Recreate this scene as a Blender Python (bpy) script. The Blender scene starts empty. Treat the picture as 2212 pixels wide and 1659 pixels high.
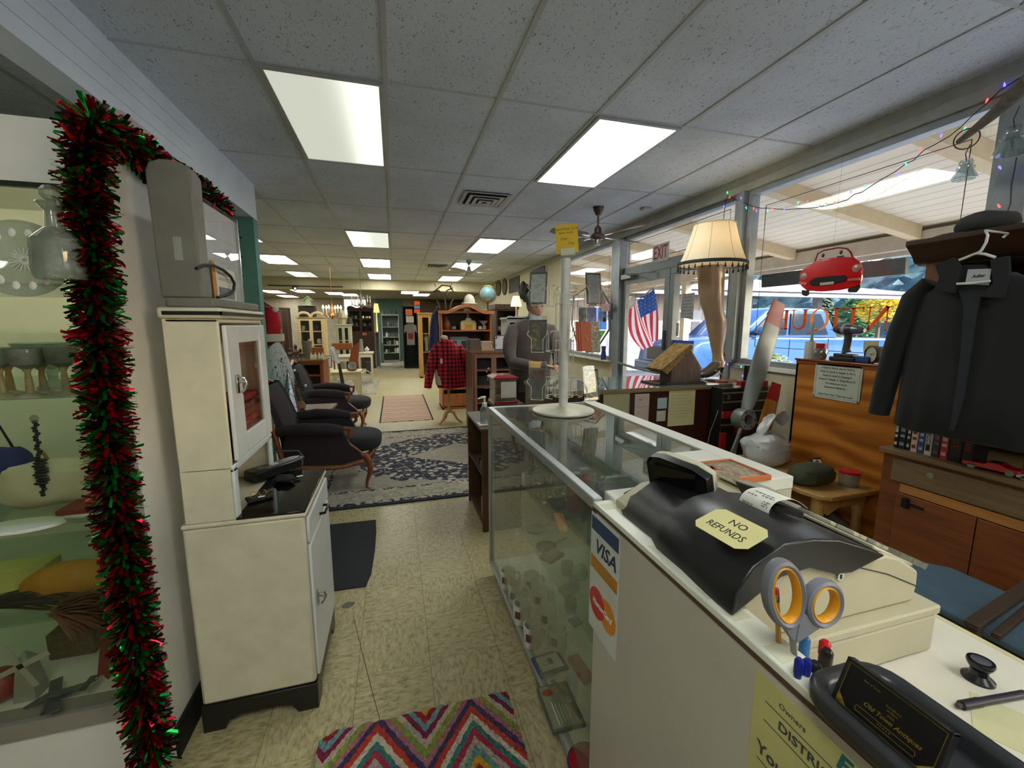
import bpy, bmesh, math, random
from mathutils import Vector, Matrix, noise
from math import sin, cos, pi, radians as R, sqrt
random.seed(7)
C = bpy.context.scene.collection
CEIL, EYE = 2.7355, 1.479
F_PX, YAW, PITCH = 893., R(15.82), R(-8.12)
cam_d = bpy.data.cameras.new('camera'); cam = bpy.data.objects.new('camera', cam_d); C.objects.link(cam)
cam_d.sensor_width = 36; cam_d.lens = F_PX / 2212 * 36; cam_d.clip_start = .02; cam_d.clip_end = 400
cam.location = (0, 0, EYE); cam.rotation_euler = (pi / 2 + PITCH, 0, -YAW)
bpy.context.scene.camera = cam
_f = Vector((sin(YAW) * cos(PITCH), cos(YAW) * cos(PITCH), sin(PITCH))); _r = Vector((cos(YAW), -sin(YAW), 0)); _u = _r.cross(_f)
def P(px, py, **k):
 "the point of the place seen at a pixel of the 2212x1659 photo, on the plane x=, y= or z="
 d = (px - 1106) / F_PX * _r - (py - 829.5) / F_PX * _u + _f
 (a, v), = k.items(); i = 'xyz'.index(a); o = Vector((0, 0, EYE)); t = (v - o[i]) / d[i]
 return o + d * t
class MB:
 def __init__(s, M=None): s.v = []; s.f = []; s.mi = []; s.M = M; s.m = 0; s.uv = None
 def add(s, vs, fs):
  n = len(s.v)
  for v in vs:
   v = Vector(v); s.v.append(tuple(s.M @ v) if s.M else tuple(v))
  for f in fs: s.f.append([i + n for i in f]); s.mi.append(s.m)
  return s
 def mat(s, m): s.m = m; return s
 def box(s, x0, x1, y0, y1, z0, z1):
  vs = [(x, y, z) for x in (x0, x1) for y in (y0, y1) for z in (z0, z1)]
  return s.add(vs, [(0, 1, 3, 2), (4, 6, 7, 5), (0, 4, 5, 1), (2, 3, 7, 6), (0, 2, 6, 4), (1, 5, 7, 3)])
 def cbox(s, c, sz, rot=None):
  Q = rot.to_matrix() if rot and not isinstance(rot, Matrix) else (rot or Matrix.Identity(3)); c = Vector(c)
  vs = [c + Q @ Vector((a * sz[0] / 2, b * sz[1] / 2, d * sz[2] / 2)) for a in (-1, 1) for b in (-1, 1) for d in (-1, 1)]
  return s.add(vs, [(0, 1, 3, 2), (4, 6, 7, 5), (0, 4, 5, 1), (2, 3, 7, 6), (0, 2, 6, 4), (1, 5, 7, 3)])
 def bar(s, a, b, w, h, up=(0, 0, 1)):
  a = Vector(a); b = Vector(b); d = (b - a); L = d.length; d.normalize(); u = Vector(up)
  r = d.cross(u)
  if r.length < 1e-4: r = d.cross(Vector((1, 0, 0)))
  r.normalize(); u = r.cross(d)
  vs = [p + r * i * w / 2 + u * j * h / 2 for p in (a, b) for i, j in ((-1, -1), (1, -1), (1, 1), (-1, 1))]
  return s.add(vs, [(0, 1, 2, 3), (4, 7, 6, 5), (0, 4, 5, 1), (1, 5, 6, 2), (2, 6, 7, 3), (3, 7, 4, 0)])
 def loft(s, rings, close=False, caps=True):
  n = len(rings[0]); vs = [p for r in rings for p in r]; fs = []; m = len(rings)
  for i in range(m if close else m - 1):
   a = i * n; b = ((i + 1) % m) * n
   for j in range(n): k = (j + 1) % n; fs.append((a + j, a + k, b + k, b + j))
  if caps and not close: fs.append(tuple(range(n))[::-1]); fs.append(tuple((m - 1) * n + j for j in range(n)))
  return s.add(vs, fs)
 def tube(s, pts, r, n=8, close=False, flat=1.0, up=None):
  pts = [Vector(p) for p in pts]; m = len(pts)
  rs = r if isinstance(r, (list, tuple)) else [r] * m
  rings = []; prev = None
  for i, p in enumerate(pts):
   if close: t = pts[(i + 1) % m] - pts[i - 1]
   else: t = pts[min(i + 1, m - 1)] - pts[max(i - 1, 0)]
   if t.length < 1e-9: t = Vector((0, 0, 1))
   t.normalize()
   if prev is None:
    u = Vector(up) if up else (Vector((0, 0, 1)) if abs(t.z) < .9 else Vector((1, 0, 0)))
    u = (u - t * u.dot(t)).normalized()
   else:
    u = prev - t * prev.dot(t)
    u = u.normalized() if u.length > 1e-6 else Vector((1, 0, 0))
   prev = u; w = t.cross(u)
   rings.append([p + (u * cos(2 * pi * j / n) * flat + w * sin(2 * pi * j / n)) * rs[i] for j in range(n)])
  return s.loft(rings, close)
 def cyl(s, a, b, r0, r1=None, n=16):
  return s.tube([a, b], [r0, r0 if r1 is None else r1], n)
 def lathe(s, c, prof, n=20, axis='z', sx=1, sy=1, a0=0, a1=2 * pi):
  full = abs(a1 - a0 - 2 * pi) < 1e-6; c = Vector(c); rings = []
  for j in range(n if full else n + 1):
   a = a0 + (a1 - a0) * j / n
   q = []
   for r, z in prof:
    p = (r * cos(a) * sx, r * sin(a) * sy, z)
    if axis == 'x': p = (p[2], p[0], p[1])
    if axis == 'y': p = (p[0], p[2], p[1])
    q.append(c + Vector(p))
   rings.append(q)
  m = len(prof); vs = [p for r in rings for p in r]; fs = []
  for j in range(len(rings) if full else len(rings) - 1):
   a = j * m; b = ((j + 1) % len(rings)) * m
   for i in range(m - 1):
    f = (a + i, b + i, b + i + 1, a + i + 1)
    if prof[i][0] < 1e-6: f = (a + i, b + i + 1, a + i + 1)
    elif prof[i + 1][0] < 1e-6: f = (a + i, b + i, a + i + 1)
    fs.append(f)
  return s.add(vs, fs)
 def ball(s, c, rx, ry=None, rz=None, n=14, m=9):
  ry = ry or rx; rz = rz or rx; c = Vector(c); vs = []; fs = []
  for i in range(m + 1):
   t = pi * i / m
   for j in range(n):
    a = 2 * pi * j / n; vs.append(c + Vector((rx * sin(t) * cos(a), ry * sin(t) * sin(a), rz * cos(t))))
  for i in range(m):
   for j in range(n):
    k = (j + 1) % n; fs.append((i * n + j, (i + 1) * n + j, (i + 1) * n + k, i * n + k))
  return s.add(vs, fs)
 def prism(s, pts, a, b, ax='y'):
  "outline in the two other axes, extruded along ax from a to b"
  def q(p, t): return {'y': (p[0], t, p[1]), 'x': (t, p[0], p[1]), 'z': (p[0], p[1], t)}[ax]
  n = len(pts); vs = [q(p, a) for p in pts] + [q(p, b) for p in pts]
  return s.add(vs, [tuple(range(n))[::-1], tuple(range(n, 2 * n))] + [(i, (i + 1) % n, n + (i + 1) % n, n + i) for i in range(n)])
 def grid(s, fn, nu, nv, th=0):
  vs = [Vector(fn(i / nu, j / nv)) for i in range(nu + 1) for j in range(nv + 1)]
  fs = [(i * (nv + 1) + j, (i + 1) * (nv + 1) + j, (i + 1) * (nv + 1) + j + 1, i * (nv + 1) + j + 1) for i in range(nu) for j in range(nv)]
  if th:
   N = [Vector() for _ in vs]
   for f in fs:
    nn = (vs[f[2]] - vs[f[0]]).cross(vs[f[3]] - vs[f[1]])
    for i in f: N[i] += nn
   n0 = len(vs); vs += [v - (n.normalized() if n.length else n) * th for v, n in zip(vs[:n0], N)]
   bd = [(i, i + nv + 1) for i in range(0, nu * (nv + 1), nv + 1)] + [(i + nv, i + nv + nv + 1) for i in range(0, nu * (nv + 1), nv + 1)] + [(j, j + 1) for j in range(nv)] + [(nu * (nv + 1) + j, nu * (nv + 1) + j + 1) for j in range(nv)]
   fs += [tuple(i + n0 for i in f)[::-1] for f in fs] + [(a, b, b + n0, a + n0) for a, b in bd]
  return s.add(vs, fs)
 def torus(s, c, Rr, r, ax=(0, 0, 1), n=24, m=8, a0=0, a1=2 * pi, sx=1):
  ax = Vector(ax).normalized(); u = ax.orthogonal().normalized() if abs(ax.z) < .99 else Vector((1, 0, 0)); w = ax.cross(u)
  full = abs(a1 - a0 - 2 * pi) < 1e-6; k = n if full else n + 1
  pts = [Vector(c) + u * Rr * sx * cos(a0 + (a1 - a0) * i / n) + w * Rr * sin(a0 + (a1 - a0) * i / n) for i in range(k)]
  return s.tube(pts, r, m, close=full, up=ax)
 def text(s, body, size, M, ext=.0006, italic=0, bold=0, align='CENTER', sx=1):
  cu = bpy.data.curves.new('t', 'FONT'); cu.body = body; cu.size = size; cu.extrude = ext; cu.align_x = align; cu.align_y = 'CENTER'
  cu.shear = italic; cu.offset = bold; cu.resolution_u = 2; cu.space_line = 1.0
  o = bpy.data.objects.new('t', cu); me = bpy.data.meshes.new_from_object(o)
  Q = M @ Matrix.Diagonal((sx, 1, 1, 1))
  s.add([Q @ v.co for v in me.vertices], [tuple(p.vertices) for p in me.polygons])
  bpy.data.objects.remove(o); bpy.data.curves.remove(cu); bpy.data.meshes.remove(me); return s
def frame(o, xa, ya):
 "matrix with origin o, local x along xa, local y along ya, local z the normal"
 xa = Vector(xa).normalized(); za = xa.cross(Vector(ya)).normalized(); ya = za.cross(xa)
 M = Matrix((xa, ya, za)).transposed().to_4x4(); M.translation = Vector(o); return M
def T(x, y, z, rz=0, rx=0, ry=0): return Matrix.Translation((x, y, z)) @ Matrix.Rotation(rz, 4, 'Z') @ Matrix.Rotation(ry, 4, 'Y') @ Matrix.Rotation(rx, 4, 'X')
def origin(o):
 t = Vector()
 while o: t += o.location; o = o.parent
 return t
def obj(name, mb, mats, parent=None, label=None, smooth=38, bevel=0, sub=0, rn=True, local=False, lat=None):
 me = bpy.data.meshes.new(name)
 L = origin(parent) if (parent and not local) else Vector()
 if parent is None and not local:                      # a thing that is one mesh: origin at its base
  xs = [v[0] for v in mb.v]; ys = [v[1] for v in mb.v]; L = Vector(((min(xs) + max(xs)) / 2, (min(ys) + max(ys)) / 2, min(v[2] for v in mb.v)))
 me.from_pydata([tuple(Vector(v) - L) for v in mb.v], [], mb.f)
 for m in (mats if isinstance(mats, (list, tuple)) else [mats]): me.materials.append(m)
 me.polygons.foreach_set('material_index', mb.mi)
 if rn:
  bm = bmesh.new(); bm.from_mesh(me); bmesh.ops.recalc_face_normals(bm, faces=bm.faces); bm.to_mesh(me); bm.free()
 if smooth:
  me.polygons.foreach_set('use_smooth', [True] * len(me.polygons)); me.set_sharp_from_angle(angle=R(smooth))
 me.update()
 o = bpy.data.objects.new(name, me); C.objects.link(o)
 if parent: o.parent = parent
 else: o.location = L
 if label and parent: o['label'] = label
 if bevel:
  b = o.modifiers.new('bevel', 'BEVEL'); b.width = bevel; b.segments = 2; b.limit_method = 'ANGLE'; b.angle_limit = R(40)
 if sub:
  b = o.modifiers.new('sub', 'SUBSURF'); b.levels = sub; b.render_levels = sub
 return o
def tag(o, label, cat, group=None, kind=None):
 o['label'] = label; o['category'] = cat
 if group: o['group'] = group
 if kind: o['kind'] = kind
 return o
def thing(name, label, cat, loc=(0, 0, 0), rz=0, group=None):
 o = bpy.data.objects.new(name, None); C.objects.link(o); o.location = loc; o.rotation_euler = (0, 0, rz); o.empty_display_size = .05
 return tag(o, label, cat, group)
def one(name, mb, mats, label, cat, group=None, **k): return tag(obj(name, mb, mats, **k), label, cat, group)
def struct(name, mb, mats, parent=None, **k):
 o = obj(name, mb, mats, parent, **k)
 if not parent: o['kind'] = 'structure'
 return o
def dup(root, loc, rz=None, label=None, scale=None):
 def cp(o, par):
  c = o.copy(); C.objects.link(c); c.parent = par
  for ch in list(kids.get(o.name, [])): cp(ch, c)
  return c
 kids = {}
 for o in C.objects:
  if o.parent: kids.setdefault(o.parent.name, []).append(o)
 r = cp(root, None); r.location = loc
 if rz is not None: r.rotation_euler = (0, 0, rz)
 if label: r['label'] = label
 if scale: r.scale = (scale,) * 3 if isinstance(scale, (int, float)) else scale
 return r
def lin(c):
 c = [x / 255 for x in c]; return tuple(x / 12.92 if x <= .04045 else ((x + .055) / 1.055) ** 2.4 for x in c) + (1,)
class NT:
 def __init__(s, name):
  s.m = bpy.data.materials.new(name); s.m.use_nodes = True; s.t = s.m.node_tree; s.t.nodes.clear()
  s.out = s.n('ShaderNodeOutputMaterial'); s.tc = s.n('ShaderNodeTexCoord')
 def n(s, k, **p):
  o = s.t.nodes.new(k)
  for a, v in p.items(): setattr(o, a, v)
  return o
 def l(s, a, b): s.t.links.new(a, b)
 def mapping(s, scale=(1, 1, 1), rot=(0, 0, 0), loc=(0, 0, 0), src='Object'):
  m = s.n('ShaderNodeMapping'); m.inputs['Scale'].default_value = scale; m.inputs['Rotation'].default_value = rot; m.inputs['Location'].default_value = loc
  s.l(s.tc.outputs[src], m.inputs[0]); return m.outputs[0]
 def noise(s, vec, scale=5, detail=3, rough=.5, dist=0):
  o = s.n('ShaderNodeTexNoise'); o.inputs['Scale'].default_value = scale; o.inputs['Detail'].default_value = detail; o.inputs['Roughness'].default_value = rough; o.inputs['Distortion'].default_value = dist
  if vec: s.l(vec, o.inputs['Vector'])
  return o.outputs['Fac']
 def ramp(s, fac, stops, mode='LINEAR'):
  o = s.n('ShaderNodeValToRGB'); o.color_ramp.interpolation = mode; e = o.color_ramp.elements
  while len(e) > 1: e.remove(e[-1])
  e[0].position = stops[0][0]; e[0].color = stops[0][1]
  for p, c in stops[1:]: x = e.new(p); x.color = c
  s.l(fac, o.inputs[0]); return o.outputs[0]
 def math(s, op, a, b=0, c=None, clamp=False):
  o = s.n('ShaderNodeMath', operation=op, use_clamp=clamp)
  for i, v in enumerate((a, b) if c is None else (a, b, c)):
   if isinstance(v, (int, float)): o.inputs[i].default_value = v
   else: s.l(v, o.inputs[i])
  return o.outputs[0]
 def mix(s, fac, a, b, mode='MIX'):
  o = s.n('ShaderNodeMix', data_type='RGBA', blend_type=mode)
  for i, v in ((0, fac), (6, a), (7, b)):
   if isinstance(v, (int, float)): o.inputs[i].default_value = v
   elif isinstance(v, tuple): o.inputs[i].default_value = v
   else: s.l(v, o.inputs[i])
  return o.outputs[2]
 def sep(s, vec):
  o = s.n('ShaderNodeSeparateXYZ'); s.l(vec, o.inputs[0]); return o.outputs
 def bsdf(s, col, rough=.5, metal=0, spec=.5, bump=None, bstr=.2, bdist=.002, **k):
  b = s.n('ShaderNodeBsdfPrincipled')
  for nm, v in dict({'Base Color': col, 'Roughness': rough, 'Metallic': metal, 'Specular IOR Level': spec}, **k).items():
   if isinstance(v, (int, float, tuple)): b.inputs[nm].default_value = v
   else: s.l(v, b.inputs[nm])
  if bump is not None:
   u = s.n('ShaderNodeBump'); u.inputs['Strength'].default_value = bstr; u.inputs['Distance'].default_value = bdist; s.l(bump, u.inputs['Height']); s.l(u.outputs[0], b.inputs['Normal'])
  s.l(b.outputs[0], s.out.inputs[0]); return b
_mc = {}
def mat(col, rough=.5, metal=0, spec=.5, var=.07, vs=9, bump=.0, bs=120, emit=0, sheen=0, name=None, coat=0):
 "plain surface: one colour with slight procedural unevenness"
 key = (tuple(col), rough, metal, spec, var, vs, bump, bs, emit, sheen, coat)
 if key in _mc: return _mc[key]
 t = NT(name or 'surface_%02x%02x%02x' % tuple(int(c) for c in col)); v = t.mapping()
 c = lin(col); d = tuple(x * (1 - var * 2.2) for x in c[:3]) + (1,); e = tuple(min(1, x * (1 + var)) for x in c[:3]) + (1,)
 cc = t.ramp(t.noise(v, vs, 4, .6), [(.3, d), (.7, e)])
 k = {}
 if emit: k = {'Emission Color': c, 'Emission Strength': emit}
 if sheen: k['Sheen Weight'] = sheen
 if coat: k['Coat Weight'] = coat
 t.bsdf(cc, rough, metal, spec, bump=t.noise(v, bs, 2) if bump else None, bstr=bump, **k)
 _mc[key] = t.m; return t.m
def wood(c1, c2, axis='x', scale=1., rough=.4, name='wood', ring=0, coat=0):
 key = (c1, c2, axis, scale, rough, ring)
 if key in _mc: return _mc[key]
 t = NT(name); s = {'x': (.8, 9, 9), 'y': (9, .8, 9), 'z': (9, 9, .8)}[axis]; s = tuple(a * scale for a in s)
 v = t.mapping(s); n1 = t.noise(v, 3, 5, .6, 1.2); f = {'x': (4, 90, 90), 'y': (90, 4, 90), 'z': (90, 90, 4)}[axis]
 n2 = t.noise(t.mapping(tuple(a * scale for a in f)), 2, 3, .6)
 if ring:
  w = t.n('ShaderNodeTexWave', wave_type='BANDS', bands_direction={'x': 'Z', 'y': 'Z', 'z': 'Y'}[axis]); w.inputs['Scale'].default_value = ring; w.inputs['Distortion'].default_value = 9; w.inputs['Detail'].default_value = 2; w.inputs['Detail Scale'].default_value = 1.3
  t.l(t.mapping({'x': (.35, 1, 1), 'y': (1, .35, 1), 'z': (1, 1, .35)}[axis]), w.inputs[0]); n1 = t.math('ADD', t.math('MULTIPLY', n1, .55), t.math('MULTIPLY', w.outputs['Fac'], .42))
 fac = t.math('ADD', t.math('MULTIPLY', n1, .75), t.math('MULTIPLY', n2, .25))
 c = t.ramp(fac, [(.32, lin(c1)), (.68, lin(c2))])
 t.bsdf(c, rough, bump=n2, bstr=.08, **({'Coat Weight': coat} if coat else {}))
 _mc[key] = t.m; return t.m
def glass(tint=(255, 255, 255), haze=0., ior=1.45, name='clear_glass', rough=.0):
 key = ('g', tint, haze, ior, rough)
 if key in _mc: return _mc[key]
 t = NT(name); a = t.n('ShaderNodeBsdfTransparent'); a.inputs[0].default_value = lin(tint); g = t.n('ShaderNodeBsdfGlossy'); g.inputs['Roughness'].default_value = rough
 fr = t.n('ShaderNodeLayerWeight'); fr.inputs[0].default_value = .5; m = t.n('ShaderNodeMixShader'); t.l(t.math('ADD', t.math('MULTIPLY', t.math('POWER', fr.outputs['Facing'], 5), .96), .035 * (ior / 1.45)), m.inputs[0]); t.l(a.outputs[0], m.inputs[1]); t.l(g.outputs[0], m.inputs[2]); o = m
 if haze:
  d = t.n('ShaderNodeBsdfDiffuse'); d.inputs[0].default_value = lin((215, 220, 205)); m2 = t.n('ShaderNodeMixShader')
  h = t.math('MULTIPLY', t.ramp(t.noise(t.mapping(), 6, 5, .7), [(.35, (.4,) * 3 + (1,)), (.75, (1.5,) * 3 + (1,))]), haze); t.l(h, m2.inputs[0])
  t.l(m.outputs[0], m2.inputs[1]); t.l(d.outputs[0], m2.inputs[2]); o = m2
 t.l(o.outputs[0], t.out.inputs[0]); _mc[key] = t.m; return t.m
WHITE = mat((232, 230, 220), .45); CREAM = mat((222, 214, 186), .4, var=.05, name='cream_enamel'); BLACK = mat((22, 22, 23), .4, name='black_plastic'); BLACKM = mat((20, 20, 21), .75, name='black_fabric')
GREY = mat((120, 122, 120), .5); DGREY = mat((60, 60, 62), .5); PAPER = mat((228, 224, 210), .8, var=.03, name='paper'); TAGW = mat((236, 236, 230), .8, var=.02)
CHROME = mat((200, 200, 200), .15, 1, name='chrome'); STEEL = mat((150, 150, 150), .35, 1, name='steel'); BRASS = mat((190, 150, 70), .3, 1, name='brass'); GOLD = mat((205, 170, 70), .3, .9, name='gold')
GLASS = glass(); GLASSG = glass((222, 236, 228), name='greenish_glass'); CRYSTAL = glass((214, 220, 216), haze=.22, ior=3.2, name='cut_glass', rough=.05)
RED = mat((190, 22, 35), .45); INK = mat((35, 33, 32), .7, name='ink'); LINE = mat((120, 112, 100), .8, name='faint_ink')
def tile_floor():
 t = NT('vinyl_tile'); v = t.mapping(); xyz = t.sep(v)
 u = t.math('DIVIDE', t.math('ADD', xyz[0], .085), .3048); w = t.math('DIVIDE', t.math('ADD', xyz[1], -1.155), .3048)
 fu, fw = t.math('FRACT', u), t.math('FRACT', w)
 def edge(f): return t.math('MINIMUM', f, t.math('SUBTRACT', 1, f))
 e1 = t.math('LESS_THAN', edge(fu), .0045); e2 = t.math('MULTIPLY', t.math('LESS_THAN', edge(fw), .004), .6)
 seam = t.math('MAXIMUM', e1, e2)
 ck = t.n('ShaderNodeTexChecker'); ck.inputs['Scale'].default_value = 1; cb = t.n('ShaderNodeCombineXYZ'); t.l(u, cb.inputs[0]); t.l(w, cb.inputs[1]); cb.inputs[2].default_value = .5; t.l(cb.outputs[0], ck.inputs[0])
 a = t.noise(t.mapping((70, 26, 1)), 1, 4, .65, .6); b = t.noise(t.mapping((26, 70, 1)), 1, 4, .65, .6)
 m = t.mix(ck.outputs['Fac'], a, b); wn = t.n('ShaderNodeTexWhiteNoise', noise_dimensions='2D'); fl = t.n('ShaderNodeVectorMath', operation='FLOOR'); t.l(cb.outputs[0], fl.inputs[0]); t.l(fl.outputs[0], wn.inputs[0])
 col = t.ramp(m, [(.33, lin((140, 128, 93))), (.5, lin((186, 172, 128))), (.66, lin((205, 192, 148))), (.78, lin((226, 217, 182)))])
 col = t.mix(t.math('MULTIPLY', wn.outputs[0], .22), col, lin((172, 165, 140)))
 dirt = t.noise(v, 1.3, 4, .6); col = t.mix(t.math('MULTIPLY', t.ramp(dirt, [(.45, (0,) * 3 + (1,)), (.75, (1,) * 3 + (1,))]), .25), col, lin((120, 108, 80)))
 col = t.mix(t.math('MULTIPLY', seam, .7), col, lin((92, 80, 58)))
 t.bsdf(col, .38, bump=seam, bstr=-.15); return t.m
fl = struct('floor', MB().box(-5, 2.93, -2.2, 18.5, -.05, 0), tile_floor(), smooth=0)
ck = MB()
for a, b in (((763, 1330), (785, 1420)), ((785, 1420), (811, 1520)), ((811, 1520), (826, 1575))):
 p, q = P(*a, z=.0012), P(*b, z=.0012); ck.bar(p, q, .0022, .001)
obj('floor_crack', ck, mat((70, 60, 45), .8), fl)
sp = [(P(752, 1307, z=0) + Vector((cos(a) * (.032 + .006 * sin(2 * a)), sin(a) * .024, 0))) for a in [i * pi / 9 for i in range(18)]]
obj('floor_patch', MB().prism([(p.x, p.y) for p in sp], .0005, .0016, 'z'), mat((112, 106, 92), .6), fl)
def ceiling_tile():
 t = NT('acoustic_tile'); v = t.mapping()
 a = t.noise(t.mapping((95, 42, 1)), 1, 1.2, .5, 1.8); mk = t.ramp(a, [(.655, (0,) * 3 + (1,)), (.685, (1,) * 3 + (1,))])
 d = t.noise(v, 1.1, 3, .6); base = t.mix(t.ramp(d, [(.4, (0,) * 3 + (1,)), (.7, (1,) * 3 + (1,))]), lin((214, 224, 234)), lin((196, 204, 212)))
 y = t.sep(v)[1]; lamp_tint = t.math('MULTIPLY', t.math('SUBTRACT', y, 6.5), .25, clamp=True)  # far lamp warmth against near daylight blue, painted into the tile colour
 base = t.mix(lamp_tint, base, lin((176, 168, 142)))
 t.bsdf(t.mix(t.math('MULTIPLY', mk, .8), base, lin((72, 76, 80))), .9, bump=mk, bstr=-.3); return t.m
CT = ceiling_tile()
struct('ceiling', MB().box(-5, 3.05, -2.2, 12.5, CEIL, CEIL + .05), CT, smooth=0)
GX0, GY0 = -.603, 2.44
g = MB(); gm = mat((186, 190, 192), .5, var=.02, name='grid_bar')
for i in range(-7, 6):
 x = GX0 + .6096 * i; g.box(x - .012, x + .012, -2.2 if x > -1.17 else -2.2, 12.43, CEIL - .006, CEIL + .001)
for j in range(-4, 9):
 y = GY0 + 1.2192 * j; g.box(-5, 2.93, y - .008, y + .008, CEIL - .005, CEIL + .001)
struct('trim_1', g, gm, smooth=0)
WB = mat((232, 240, 248), .6, var=.04, vs=3, bump=.15, bs=60, name='white_painted_block'); YW = mat((204, 196, 164), .8, var=.04, name='yellow_plaster'); WW = mat((236, 233, 226), .65, var=.04, vs=4, bump=.2, bs=250, name='white_wall_paint')
GREEN = mat((92, 150, 138), .6, var=.05, name='teal_paint'); ALU = mat((158, 166, 168), .4, .35, name='aluminium'); ALUD = mat((120, 126, 126), .45, .4, name='dull_aluminium')
bk = MB().box(-1.30, -1.17, -2.2, 4.458, 2.43, CEIL); bk.box(-1.172, -1.166, -2.2, 4.46, 2.425, 2.437)
struct('wall_left', bk, WB, smooth=0)
j = MB()
for z in (2.50, 2.575, 2.65): j.box(-1.1702, -1.1692, 1.1, 3.2, z, z + .0015)
struct('trim_2', j, mat((150, 160, 168), .8), smooth=0)
struct('wall_nook', MB().box(-5, -1.17, 4.34, 4.458, 0, 2.43), GREEN, smooth=0)
struct('wall_nook_top', MB().box(-5, -1.31, 4.34, 4.458, 2.43, CEIL), GREEN, smooth=0)
struct('wall_alcove', MB().box(-3.1, -3.0, -2.2, 4.34, 0, CEIL), mat((120, 118, 108), .8), smooth=0)
struct('wall_front', MB().box(-3.1, 3.05, -2.3, -2.2, 0, CEIL), WB, smooth=0)
struct('wall_far_left', MB().box(-5.1, -5, 4.3, 18.5, 0, CEIL), mat((138, 124, 100), .8), smooth=0)
struct('wall_back', MB().box(-5.1, 3.05, 18.5, 18.6, 0, 2.6), mat((170, 160, 140), .8), smooth=0)
struct('trim_3', MB().box(-5, 2.93, 12.43, 12.75, 2.46, CEIL + .05), YW, smooth=0)
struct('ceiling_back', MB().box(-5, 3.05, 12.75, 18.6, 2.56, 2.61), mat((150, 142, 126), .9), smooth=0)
tb = MB(); q = P(812, 640, y=18.45); q2 = P(866, 640, y=18.45); tb.box(q.x, q2.x, 18.4, 18.5, 0, 2.56); struct('wall_back_teal', tb, mat((100, 136, 128), .7), smooth=0)
X = 2.93; w = MB()
w.box(X, X + .12, -2.2, 18.6, 2.62, CEIL); w.box(X, X + .12, 6.95, 18.6, 0, 2.62); w.box(X, X + .12, 5.1, 6.95, 0, .985); w.box(X, X + .12, -2.2, 3.06, 0, 1.14)
struct('wall_right', w, YW, smooth=0)
tr = MB(); tr.box(X - .03, X + .02, -2.2, 6.95, 2.60, 2.66); tr.box(X - .015, X, -2.2, 12.4, 2.66, CEIL)
struct('trim_4', tr, mat((176, 178, 168), .5), bevel=.004)
sl = MB().box(X - .09, X + .1, 5.2, 6.95, .965, .99); struct('trim_5', sl, WHITE, bevel=.004)
sl = MB().box(X - .02, X + .1, -.3, 3.0, 1.105, 1.142); struct('trim_6', sl, WHITE, bevel=.004)
def window(n, y0, y1, z0, z1, bars=()):
 fr = MB(); a = .045
 fr.box(X + .0, X + .08, y0, y1, z0, z0 + a); fr.box(X, X + .08, y0, y1, z1 - a, z1); fr.box(X, X + .08, y0, y0 + a, z0 + a, z1 - a); fr.box(X, X + .08, y1 - a, y1, z0 + a, z1 - a)
 w = struct('window_%d' % n, fr, ALU, bevel=.003)
 obj('pane', MB().box(X + .035, X + .041, y0 + a, y1 - a, z0 + a, z1 - a), GLASS, w, smooth=0)
 tp = MB(); i = .11; c = .03; pts = [(y0 + a + i, z0 + a + i), (y1 - a - i, z0 + a + i), (y1 - a - i, z1 - a - i), (y0 + a + i, z1 - a - i)]
 tp.tube([(X + .033, *p) for p in pts], .0035, 5, close=True); obj('alarm_tape', tp, mat((96, 84, 88), .5, .4), w)
 return w
window(1, 1.43, 3.0, 1.142, 2.60); window(2, -1.6, 1.31, 1.142, 2.60); window(3, 5.25, 6.95, .99, 2.60)
po = MB(); po.box(X - .05, X + .1, 3.0, 3.06, 1.142, 2.6); po.box(X - .02, X + .1, 3.065, 3.12, 0, 2.6); po.box(X - .05, X + .1, 1.31, 1.43, 1.142, 2.6); po.box(X - .05, X + .1, 4.99, 5.1, 0, 2.6); po.box(X - .02, X + .1, 5.11, 5.24, .99, 2.6)
struct('trim_7', po, ALU, bevel=.004)
fr = MB(); fr.box(X, X + .08, 3.12, 4.99, 2.10, 2.21); fr.box(X, X + .08, 3.12, 4.99, 2.56, 2.60)
tw = struct('window_4', fr, ALUD, bevel=.003); obj('pane', MB().box(X + .035, X + .041, 3.12, 4.99, 2.21, 2.56), GLASS, tw, smooth=0)
tp = MB(); pts = [(3.22, 2.26), (4.9, 2.26), (4.9, 2.51), (3.22, 2.51)]; tp.tube([(X + .03, *p) for p in pts], .0035, 5, close=True); obj('alarm_tape', tp, mat((96, 84, 88), .5, .4), tw)
fr = MB(); fr.box(X, X + .08, 3.12, 3.99, 0, .3); fr.box(X, X + .08, 3.12, 3.99, 2.03, 2.10); fr.box(X, X + .08, 3.92, 3.99, .3, 2.03); fr.box(X, X + .08, 3.12, 3.16, .3, 2.03)
tw = struct('window_5', fr, ALUD, bevel=.003); obj('pane', MB().box(X + .035, X + .041, 3.16, 3.92, .3, 2.03), GLASS, tw, smooth=0)
fr = MB(); fr.box(X, X + .06, 4.0, 4.98, 0.01, .26); fr.box(X, X + .06, 4.0, 4.98, 2.0, 2.10); fr.box(X, X + .06, 4.0, 4.09, .26, 2.0); fr.box(X, X + .06, 4.90, 4.98, .26, 2.0)
door = struct('door_1', fr, ALUD, bevel=.003); obj('pane', MB().box(X + .025, X + .031, 4.09, 4.90, .26, 2.0), GLASS, door, smooth=0)
pb = MB(); pb.tube([(X - .01, 4.95, .98), (X - .06, 4.93, .98), (X - .08, 4.5, .955), (X - .06, 4.06, .94), (X, 4.04, .94)], .016, 8); obj('push_bar', pb, ALUD, door)
lk = MB().box(X - .012, X, 4.015, 4.06, 1.2, 1.42); obj('lock_plate', lk, mat((60, 60, 62), .4, .5), door, bevel=.003)
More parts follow.
